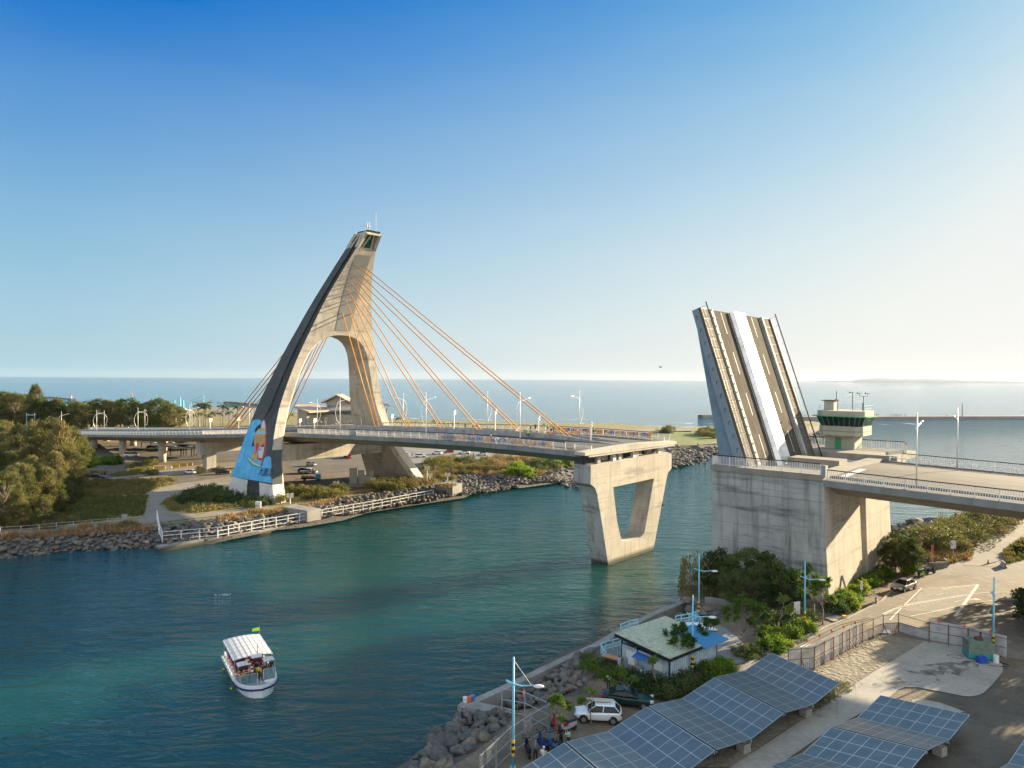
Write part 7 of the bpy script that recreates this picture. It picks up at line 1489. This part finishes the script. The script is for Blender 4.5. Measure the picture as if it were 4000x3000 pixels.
# painted barriers by the viaduct
for i, (x, y, a) in enumerate([(1040, 950, 5), (1100, 940, 8), (1190, 935, 8), (1240, 930, 10), (1300, 920, 10), (1360, 912, 10), (1400, 908, 10)]): barrier(spot(*Z1(x, y+6), LG), radians(a), 5.5, 'yellowish painted barrier in the line under the viaduct, number %s from the left' % ('one', 'two', 'three', 'four', 'five', 'six', 'seven')[i], M_yel if i not in (3,) else M_white, 'yellow barriers under the viaduct', M_cone if i == 3 else None, .95)
for i, x in enumerate((600, 630, 665, 700, 735)): block(spot(*Z1(x, 1035), LG), (1.6, .9, .9), .1, 'brown_block', 'weathered brown block in the short row left of the dark car, %s' % ('first', 'second', 'third', 'fourth', 'fifth')[i], M_yel if i % 2 else M_soil, .9)
# parked vehicles
def car_left(fn, x, y, kind, col, a, lb, nm='parked_car', g=None): return make_car(kind, col, spot(*fn(x, y), LG), radians(a), lb, g, nm)
car_left(Z1, 1000, 848, 'van', CW, 8, 'white van parked beside a viaduct column', 'parked_van')
car_left(Z1, 1155, 796, 'van', ('cream', (.5, .45, .33)), 200, 'cream minibus in front of the grey canopies', 'parked_van')
car_left(Z1, 1452, 980, 'hatch', CW, 160, 'white hatchback left of the portal pier')
car_left(Z1, 740, 1016, 'sedan', CK, 12, 'black car beside the row of brown blocks near the left trees')
car_left(Z1, 1700, 980, 'suv', CK, 8, 'black car parked left of the painted tower leg')
car_left(Z3, 938, 818, 'hatch', CS, -35, 'silver car driving on the road below the cross beam')
car_left(Z3, 870, 888, 'suv', CK, -15, 'black off-roader parked behind the blue stall truck')
car_left(Z3, 925, 892, 'suv', CW, -12, 'white off-roader parked behind the blue stall truck')
car_left(Z3, 2018, 732, 'suv', CW, 20, 'white crossover right of the far tower leg')
for i, (x, y, k_, c) in enumerate([(302, 530, 'hatch', CW), (505, 526, 'sedan', CW), (638, 538, 'hatch', CW), (50, 545, 'suv', CW), (390, 518, 'hatch', CR)]): make_car(k_, c, spot(*Z4(x, y), LG), radians(165+i*7), ['white hatchback in the far car park, the one nearest the tower leg', 'white sedan in the middle of the far car park', 'white hatchback at the right end of the far car park', 'white car half hidden by the tower leg', 'red hatchback behind the white cars'][i], None)
for i, (x, y, c) in enumerate([(1240, 735, CW), (1280, 735, CK), (1310, 742, CR)]): make_car('hatch', c, spot(*Z3(x, y), LG), radians(100), ['white car seen under the cross beam', 'black car seen under the cross beam', 'dark red car seen under the cross beam'][i])
# stall truck
r = thing('stall_truck', 'small blue truck with an open food stall under a flat roof', 'truck', spot(*Z3(925, 965), LG), radians(8))
b = MB(); b.box((2.2, 0, 1.2), (1.5, 1.6, 1.5), taper=.9); b.build('cab', paint('stall_blue', (.03, .20, .36)), r, local=True)
b = MB(); b.box((-.6, 0, .75), (4.0, 1.6, .35)); b.build('load_bed', M_hand, r, local=True)
b = MB(); b.box((-.6, 0, 2.75), (4.6, 2.4, .12)); b.build('roof', M_ctc, r, local=True)
for x in (-2.4, 1.1):
    for y in (-.9, .9): b = MB(); b.bar((x, y, .9), (x, y, 2.7), .08); b.build('post', M_hand, r, local=True)
for x in (2.2, -1.6):
    for y in (-.75, .75): b = MB(); b.tube([(x, y-.1, .33), (x, y+.1, .33)], .33, 12); b.build('wheel', M_black, r, local=True)
b = MB()
for k in range(9): b.box((-2.2+k*.38, random.uniform(-.4, .4), 1.15), (.3, .4, random.uniform(.3, .9)))
b.build('stall_goods', mat('mixed_goods', (.20, .14, .10), .8, noise=[(4, (.35, .30, .1), .5, .6), (7, (.05, .1, .15), .5, .6)]), r, local=True)
for i, (dx, dy, c) in enumerate([(-3.2, -1.6, (.5, .12, .1)), (-4.4, -1.2, (.5, .5, .5)), (-3.8, .4, (.4, .12, .1))]):
    q = r.location+Vector((dx, dy, 0)); b = MB(); b.box(q+Vector((0, 0, .72)), (1.1, .7, .06), .2)
    for ax, ay in ((-.45, -.25), (.45, -.25), (.45, .25), (-.45, .25)): b.bar(q+Vector((ax, ay, 0)), q+Vector((ax, ay, .7)), .05)
    b.build('stall_table', cloth(c), label='small folding table left of the stall truck, %s' % ('red one in front', 'white one at the far left', 'red one behind')[i], category='table')
# grey canopies behind the viaduct
M_can = mat('grey_canopy_sheet', (.40, .42, .44), .4, .3)
for i, (x, y, lb) in enumerate([(1150, 735, 'leftmost in the back row'), (1290, 735, 'second in the back row'), (1440, 730, 'third in the back row'), (1540, 735, 'right in the back row'), (1300, 765, 'left one of the front row'), (1380, 775, 'middle one of the front row'), (1500, 780, 'right one of the front row'), (1480, 755, 'between the two column rows')]):
    D_ = 290 if y < 750 else 262; c = CAM+ray(*Z1(x, y))/FPX*D_; r = thing('car_canopy', 'grey roofed parking canopy under the viaduct, '+lb, 'canopy', (c.x, c.y, LG), radians(-20), 'parking canopies'); hz = c.z-LG
    b = MB()
    for sg in (-1, 1): b.loft([[Vector((x_, 0, hz-.35)), Vector((x_, sg*4.5, hz+.45)), Vector((x_, sg*4.5, hz+.57)), Vector((x_, 0, hz-.23))] for x_ in (-6.5, 6.5)])
    b.build('roof', M_can, r, local=True)
    for x_ in (-5, 0, 5): b = MB(); b.bar((x_, 0, 0), (x_, 0, hz-.3), .25); b.build('post', M_hand, r, local=True)
# pavilion behind the bridge
def dp(x, y, D): return CAM+ray(*M3(x, y))/FPX*D
D0 = 345.0; r = thing('beach_pavilion', 'low beige pavilion with sloping roofs and a raised gable beyond the bridge', 'building', (dp(480, 600, D0).x, D0, LG), 0)
M_pav = mat('pavilion_wall', (.30, .28, .24), .85, noise=[(.3, (.25, .235, .205), .4, .65)]); M_proof = mat('pavilion_roof', (.42, .30, .21), .7, noise=[(.4, (.36, .26, .19), .4, .65)]); M_gl = mat('teal_glazing', (.04, .16, .15), .15, noise=[(.8, (.02, .06, .06), .5, .56)])
def low(p, z=LG): return Vector((p.x, p.y, z))
def solid(front, back_off, nm, m, zb=LG):
    b = MB(); f_ = [low(front[0], zb), low(front[1], zb), front[1], front[0]]; b.loft([f_, [p+Vector((back_off[0], back_off[1], 0)) for p in f_]]); return b.build(nm, m, r)
solid([dp(50, 400, D0), dp(195, 415, D0-8)], (6, 22), 'wall', M_pav); solid([dp(197, 420, D0-8), dp(350, 420, D0-2)], (4, 20), 'wall', M_ctc)
b = MB(); q = [dp(-8, 350, D0), dp(228, 432, D0-11), dp(560, 412, D0), dp(555, 362, D0+16), dp(295, 312, D0+24), dp(55, 318, D0+20)]; b.loft([[p-Vector((0, 0, .7)) for p in q], q]); b.build('roof', M_proof, r)
solid([dp(375, 590-110, D0+2), dp(945, 590-110, D0+2)], (0, 16), 'wall', M_pav)
b = MB(); q = [dp(345, 490, D0+3.5), dp(940, 490, D0+3.5), dp(940, 405, D0+3.5), dp(345, 412, D0+3.5)]; b.loft([q, [p+Vector((0, 12, 0)) for p in q]]); b.build('window', M_gl, r)
b = MB(); q = [dp(225, 480, D0-8.4), dp(350, 478, D0-2.4), dp(350, 445, D0-2.4), dp(225, 445, D0-8.4)]; b.loft([q, [p+Vector((.3, 1.0, 0)) for p in q]]); b.build('window', M_gl, r)
for x in (520, 600, 680, 760, 840): b = MB(); b.bar(dp(x, 492, D0+3.2), dp(x, 408, D0+3.2), .35); b.build('mullion_post', M_pav, r)
b = MB(); q = [dp(500, 412, D0), dp(945, 405, D0), dp(945, 300, D0+14), dp(520, 305, D0+14)]; b.loft([[p-Vector((0, 0, .6)) for p in q], q]); b.build('roof', mat('grey_roof', (.22, .21, .20), .8), r)
b = MB(); q = [dp(480, 302, D0+8), dp(658, 195, D0+8), dp(860, 300, D0+8), dp(760, 340, D0+8), dp(640, 350, D0+8), dp(540, 340, D0+8)]; b.loft([q, [p+Vector((0, 9, 0)) for p in q]]); b.build('gable_wall', M_pav, r)
b = MB(); 
for A_, B2 in ((dp(415, 303, D0+6), dp(657, 184, D0+6)), (dp(657, 184, D0+6), dp(885, 298, D0+6))): b.loft([[A_, B2, B2+Vector((0, 0, .6)), A_+Vector((0, 0, .6))], [p+Vector((0, 13, 0)) for p in (A_, B2, B2+Vector((0, 0, .6)), A_+Vector((0, 0, .6)))]])
b.build('gable_roof', M_proof, r)
b = MB(); q = [dp(1385, 350, D0), dp(1455, 310, D0), dp(1530, 355, D0), dp(1455, 345, D0)]; b.loft([q, [p+Vector((-6, 12, 0)) for p in q]]); b.build('roof', M_proof, r); b = MB(); b.bar(dp(1465, 370, D0+2), dp(1440, 480, D0+2), .6); b.build('prop', M_pav, r)
b = MB()
for x in (425, 440, 455, 470): b.bar(dp(x, 300, D0+10), dp(x, 240, D0+10), .15)
b.bar(dp(425, 262, D0+10), dp(470, 262, D0+10), .1); b.build('roof_antenna', M_steel, r)
# light blue masts of the beach playground
M_mast = mat('mast_blue', (.10, .42, .55), .5)
def dl(x, y, D): return CAM+ray(*L5(x, y))/FPX*D
r = thing('playground_masts', 'light blue masts, netting poles and white tent roofs of the beach playground', 'playground frame', (dl(400, 700, 520).x, 520, 1.5), 0)
for x, y0, y1, w in ((38, 460, 620, .5), (500, 495, 720, .9), (400, 560, 700, .7), (568, 560, 740, .8), (955, 480, 600, .7), (110, 570, 640, .2), (165, 570, 650, .2), (215, 565, 660, .2), (262, 565, 670, .2), (308, 570, 680, .2), (355, 575, 690, .2), (595, 600, 720, .2), (530, 560, 720, .25), (725, 600, 720, .3)):
    b = MB(); b.bar(dl(x, y0, 520), dl(x, y1, 520), w); b.build('mast', M_mast, r)
b = MB()
for a, c in (((0, 500), (38, 462)), ((38, 462), (80, 540)), ((265, 660), (405, 560)), ((500, 500), (568, 560)), ((680, 570), (955, 480)), ((110, 560), (400, 560)), ((180, 600), (265, 660)), ((955, 480), (975, 560))): b.bar(dl(*a, 520), dl(*c, 520), .22)
b.build('cable_net', M_mast, r)
b = MB(); q = [dl(545, 745, 500), dl(600, 715, 512), dl(740, 750, 500), dl(640, 770, 494)]; tp_ = dl(600, 700, 505); b.add([*q, tp_, dl(650, 735, 503)], [(0, 1, 4), (1, 2, 5, 4), (2, 3, 5), (3, 0, 4, 5), (0, 3, 2, 1)]); b.build('tent_roof', M_white, r)
b = MB(); b.tube([dl(400, 715, 515), dl(400, 690, 515)], 2.2, 10, .4); b.build('tent_roof', M_white, r)
# red and white beacon tower, beacon on the left breakwater, mast on the jetty
for (x, y, yt, D, l, nm) in ((1004*.5123, 1350+440*.5123, 1350+355*.5123, 540, 'thin red tipped blue mast standing left of the playground', 'mast'), (543*.5123, 1350+403*.5123, 1350+373*.5123, 960, 'small white and red beacon at the tip of the left breakwater', 'beacon')):
    a = CAM+ray(x, y)/FPX*D; c = CAM+ray(x, yt)/FPX*D; m_ = a.lerp(c, .6); r = thing(nm, l, nm, (a.x, a.y, 0), 0); k = .8 if nm == 'beacon' else .45
    b = MB(); b.tube([Vector((a.x, a.y, 0)), m_], k*1.3, 8, k); b.build('shaft', M_white if nm == 'beacon' else M_mast, r); b = MB(); b.tube([m_, c], k, 8, k*.6); b.build('top', M_red, r)
p = Vector(((3760-2000)/FPX*575, 575, 2.4)); b = MB(); b.tube([p, p+Vector((0, 0, 11))], .45, 6, .25); b.build('jetty_mast', M_ctc, label='thin pale mast standing on the long breakwater at the right', category='mast')
p = Vector(((2801-2000)/FPX*580, 580, 3)); b = MB(); b.tube([p, p+Vector((0, 0, 10))], .5, 6, .35); b.build('jetty_mast', M_ctc, label='pale mast at the left end of the long breakwater beside the raised leaf', category='mast')
# utility poles behind the viaduct
for i, (x, yt) in enumerate([(427, 495), (669, 512), (987, 540), (1340, 550), (1520, 558)]):
    p = spot(*Z1(x, 640), LG); top = CAM+ray(*Z1(x, yt))/FPX*p.y; r = thing('utility_pole', 'timber utility pole behind the viaduct, %s from the left' % ('first', 'second', 'third', 'fourth', 'fifth')[i], 'pole', p, 0, 'utility poles behind the viaduct'); b = MB(); b.bar((0, 0, 0), (0, 0, top.z-LG), .4); b.build('post', M_ctc, r, local=True); b = MB(); b.bar((-.3, 0, top.z-LG-1), (3.2, 0, top.z-LG-1.1), .3); b.bar((-.3, 0, top.z-LG-2), (2.6, 0, top.z-LG-2.1), .25); b.build('cross_arm', M_ctc, r, local=True)
# bird
p = CAM+ray(1427*K_ if False else 1427*1.80832, 793*1.80832)/FPX*120; r = None
b = MB(); b.ellip(p, (.28, .09, .08), 8, 5); b.loft([[p+Vector((.05, -.05, .02)), p+Vector((-.1, -.05, .02))], [p+Vector((-.05, -.55, .16)), p+Vector((-.12, -.55, .16))]], closed=False); b.loft([[p+Vector((.05, .05, .02)), p+Vector((-.1, .05, .02))], [p+Vector((-.05, .55, .16)), p+Vector((-.12, .55, .16))]], closed=False)
b.build('bird', M_black, label='dark bird flying over the channel above the horizon', category='bird')
# ---------------------------------------------------------------- tour boat
BA = math.atan2(-.857, .516); boat = thing('tour_boat', 'white tour boat with a pale canopy and a navy stripe, alone in the channel', 'boat', (-27.7, 75.3, 0), BA)
M_hull = mat('boat_hull_white', (.58, .62, .66), .35); M_strp = mat('boat_navy_stripe', (.012, .02, .09), .4); M_bdeck = mat('boat_deck', (.24, .25, .26), .8); M_canvas = mat('canopy_sheet', (.60, .58, .56), .6, noise=[(.9, (.52, .52, .53), .4, .65)])
def hull_y(x): # half beam
    return lerp([(-5.9, 1.65), (-5.0, 1.85), (0, 2.05), (3, 2.05), (4.4, 1.8), (5.2, 1.3), (5.7, .7), (5.9, .02)], x)
XS = [-5.9, -5, -3, -1, 1, 3, 4, 4.7, 5.2, 5.6, 5.85, 5.9]
def ring_at(z0, k0, z1, k1, off=0.0):
    R = []
    for x in XS:
        y = hull_y(x)
        sh = (x-2)*.06 if x > 2 else 0
        R.append([Vector((x*(1-.02*(1-k0)), -y*k0-off, z0)), Vector((x, -y*k1-off, z1+sh)), Vector((x, y*k1+off, z1+sh)), Vector((x*(1-.02*(1-k0)), y*k0+off, z0))])
    return R
b = MB(); b.loft(ring_at(-.5, .75, .78, 1.0)); b.build('hull', M_hull, boat, local=True)
b = MB()
R = []
for x in XS: y = hull_y(x)+.05; sh = (x-2)*.06 if x > 2 else 0; R.append([Vector((x*1.008, -y, .52+sh)), Vector((x*1.008, -y, .70+sh)), Vector((x*1.008, y, .70+sh)), Vector((x*1.008, y, .52+sh))])
b.loft(R); b.build('stripe', M_strp, boat, local=True)
b = MB(); sides = []
for sg in (-1, 1): b.loft([[Vector((x, sg*hull_y(x), .7+(max(0, x-2))*.06)), Vector((x, sg*hull_y(x), 1.0+(max(0, x-2))*.06)), Vector((x*.985, sg*(hull_y(x)-.16), 1.0+(max(0, x-2))*.06)), Vector((x*.985, sg*(hull_y(x)-.16), .7+(max(0, x-2))*.06))] for x in XS])
b.build('gunwale', M_hull, boat, local=True)
b = MB(); b.loft([[Vector((x*.98, -hull_y(x)*.93, .79+(max(0, x-2))*.06)), Vector((x*.98, hull_y(x)*.93, .79+(max(0, x-2))*.06))] for x in XS], closed=False); b.build('deck', M_bdeck, boat, local=True)
# canopy: gently arched panels with seams
def arch(x0, x1, w, z, rise, nm, seams=8, par=boat):
    b = MB(); n = 10; f_ = lambda x, k: Vector((x, w*(2*k/n-1), z+rise*(1-(2*k/n-1)**2)))
    b.loft([[f_(x, k) for k in range(n+1)] for x in (x0, x1)], closed=False); b.loft([[f_(x, k)-Vector((0, 0, .05)) for k in range(n+1)] for x in (x1, x0)], closed=False)
    o = b.build(nm, M_canvas, par, local=True)
    b = MB()
    for k in range(seams+1): yy = w*(2*k/seams-1); zz2 = z+rise*(1-(yy/w)**2); b.bar((x0, yy, zz2+.01), (x1, yy, zz2+.01), .03, .02)
    for i in range(int((x1-x0)/1.1)+1):
        x = min(x0+i*1.1, x1); b.tube([f_(x, k)+Vector((0, 0, .01)) for k in range(n+1)], .018, 4)
    b.build('canopy_seam', M_steel, o, local=True)
    return o
arch(-4.9, 1.6, 1.98, 2.62, .2, 'canopy'); 
b = MB(); b.loft([[Vector((1.6, -.4, 3.0)), Vector((2.7, -.35, 2.95)), Vector((2.7, -.35, 2.9)), Vector((1.6, -.4, 2.95))], [Vector((1.6, .75, 3.0)), Vector((2.7, .7, 2.95)), Vector((2.7, .7, 2.9)), Vector((1.6, .75, 2.95))]]); b.build('canopy_tongue', M_canvas, boat, local=True)
arch(2.1, 3.2, .55, 2.5, .06, 'side_canopy', 3).location = (0, -1.25, 0); arch(2.1, 3.2, .55, 2.5, .06, 'side_canopy', 3).location = (0, 1.3, 0)
for x in (-4.8, -2.6, -.5, 1.5):
    for y in (-1.85, 1.85): b = MB(); b.bar((x, y, .8), (x, y, 2.8), .06); b.build('post', M_steel, boat, local=True)
for x, y in ((3.1, -1.75), (3.1, -.75), (3.1, .8), (3.1, 1.8)): b = MB(); b.bar((x, y, .8), (x, y, 2.5), .05); b.build('post', M_steel, boat, local=True)
b = MB()
for y in (-1.9, 1.9):
    for z in (1.15, 1.35): b.bar((-4.8, y, z), (3.2, y, z), .035)
b.build('side_rail', M_steel, boat, local=True)
M_seat = mat('maroon_seat', (.12, .02, .05), .7)
for k in range(6):
    for y in (-.95, .95): b = MB(); b.box((-4.2+k*1.05, y, 1.1), (.5, 1.3, .1)); b.box((-4.45+k*1.05, y, 1.4), (.08, 1.3, .55)); b.build('seat', M_seat, boat, local=True)
for k in range(7): b = MB(); b.tube([(-4.6+k*1.05, -2.08, .95), (-3.8+k*1.05, -2.08, .95)], .13, 8); b.build('fender', M_hull, boat, local=True)
def shield(x, y0, y1, h, t):
    b = MB(); b.loft([[Vector((x, y0, 1.0)), Vector((x, y1, 1.0)), Vector((x-t, y1, 1.0+h)), Vector((x-t, y0, 1.0+h))], [Vector((x-.03, y0, 1.0)), Vector((x-.03, y1, 1.0)), Vector((x-t-.03, y1, 1.0+h)), Vector((x-t-.03, y0, 1.0+h))]])
    g_ = b.build('windscreen', M_ws, boat, local=True); b = MB(); e = [Vector((x, y0, 1.0)), Vector((x, y1, 1.0)), Vector((x-t, y1, 1.0+h)), Vector((x-t, y0, 1.0+h))]
    for i in range(4): b.bar(e[i], e[(i+1) % 4], .05)
    b.build('windscreen_frame', M_steel, g_, local=True)
M_ws = mat('pale_windscreen', (.10, .22, .25), .08); M_ws.node_tree.nodes['Principled BSDF'].inputs['Alpha'].default_value = .45
shield(4.2, -1.75, -.05, .85, .15); shield(4.1, .55, 1.75, 1.0, .3)
b = MB()
for y in (-.25, .1): b.bar((4.7, y, .95), (5.3, y, .95), .03); b.bar((4.7, y, .95), (4.7, y, 1.6), .03); b.bar((5.3, y, .95), (4.7, y, 1.6), .03)
for y in (.9, 1.1): b.bar((4.8, y, .95), (4.8, y, 1.7), .03)
b.build('bow_ladder', M_steel, boat, local=True)
b = MB(); b.box((4.7, .95, 1.08), (.5, .9, .14)); b.build('hatch', M_white, boat, local=True)
b = MB(); b.bar((1.9, .35, 3.0), (1.9, .35, 4.0), .05); b.build('mast', M_hand, boat, local=True)
b = MB(); b.bar((-4.9, 1.95, 2.7), (-4.9, 1.95, 3.5), .04); b.build('flag_pole', M_steel, boat, local=True)
b = MB(); b.loft([[Vector((-4.9, 1.95, 3.05)), Vector((-4.9, 1.95, 3.45))], [Vector((-5.2, 1.2, 2.95)), Vector((-5.2, 1.2, 3.3))]], closed=False); b.build('flag', mat('lime_flag', (.32, .62, .02), .7), label='bright lime green flag flying at the stern of the tour boat', category='flag') if False else b.build('flag', mat('lime_flag', (.32, .62, .02), .7), boat, local=True)
for x, y in ((-3.2, -2.15), (2.3, -2.3)): b = MB(); b.ellip((x, y, .1), (.12, .12, .12), 7, 5); b.build('buoy', mat('buoy_yellow', (.5, .45, .03), .6), boat, local=True)
Mb_ = Matrix.Translation(boat.location) @ Matrix.Rotation(BA, 4, 'Z')
YL = (.50, .38, .04)
for x, y, ps, sh, pt_, lb, a in [(3.5, -1.35, 'sit', YL, NAVY, 'passenger in yellow at the left window of the tour boat', 0), (3.6, -.75, 'stand', (.4, .3, .25), BLK, 'passenger in beige standing at the front of the tour boat', 1), (3.7, .15, 'stand', YL, BLK, 'crew member in yellow in the middle of the boat front', 2.5), (3.6, .55, 'stand', BLK, MAR, 'person in black beside the crew member in yellow on the boat', 3), (2.8, 0, 'sit', MAR, BLK, 'passenger in maroon seated just behind the boat front', .3), (2.6, .95, 'stand', (.5, .5, .52), BLK, 'person in light grey at the helm of the tour boat', 0), (2.9, 1.5, 'stand', BLK, BLK, 'person in black on the right side of the tour boat', .4), (1.5, -1.2, 'sit', BLK, BLK, 'passenger in black under the canopy edge', 0), (1.4, .4, 'sit', BLK, BLK, 'second passenger in black under the canopy edge', 0)]:
    person(Mb_ @ Vector((x, y, .82)), BA+a, ps, sh, pt_, lb)
# splash
b = MB(); q = at(868, 2323, 0); rnd = random.Random(5)
for _ in range(14): c = q+Vector((rnd.uniform(-1.1, 1.1), rnd.uniform(-.3, .3), .03)); b.box(c, (rnd.uniform(.1, .35), rnd.uniform(.04, .1), .03), rnd.uniform(-.3, .3))
b.build('splash', M_foam, kind='stuff')
# ---------------------------------------------------------------- labels: tell the members of a group apart by their order
ORD = ['leftmost', 'second from the left', 'third from the left', 'fourth from the left', 'fifth from the left', 'sixth from the left', 'seventh from the left', 'eighth from the left', 'ninth from the left', 'tenth from the left']
byl = {}
for o in COL.objects:
    if o.parent is None and 'label' in o.keys() and o['category'] not in ('boulder',): byl.setdefault(o['label'], []).append(o)
for lb, L_ in byl.items():
    n = len(L_)
    if n < 2 or n > 40: continue
    L_.sort(key=lambda o: proj(o.location)[0])
    for i, o in enumerate(L_):
        if i < (n+1)//2 or n == 2: w = ORD[i] if i < 10 else '%dth from the left' % (i+1)
        else: j = n-1-i; w = (ORD[j] if j < 10 else '%dth from the left' % (j+1)).replace('left', 'right')
        if n == 2: w = 'the left one' if i == 0 else 'the right one'
        o['label'] = lb+', '+w
# ---------------------------------------------------------------- sea air
hm = bpy.data.materials.new('sea_air'); hm.use_nodes = True; N = hm.node_tree.nodes; L = hm.node_tree.links
for n in list(N):
    if n.type == 'BSDF_PRINCIPLED': N.remove(n)
pv = N.new('ShaderNodeVolumePrincipled'); pv.inputs['Color'].default_value = (.93, .96, 1, 1); pv.inputs['Density'].default_value = .000012; pv.inputs['Anisotropy'].default_value = .35
out = [n for n in N if n.type == 'OUTPUT_MATERIAL'][0]; L.new(pv.outputs[0], out.inputs['Volume'])
b = MB(); b.box((0, 4500, 39), (24000, 11200, 86)); o = b.build('haze', hm, kind='stuff', rebase=False)
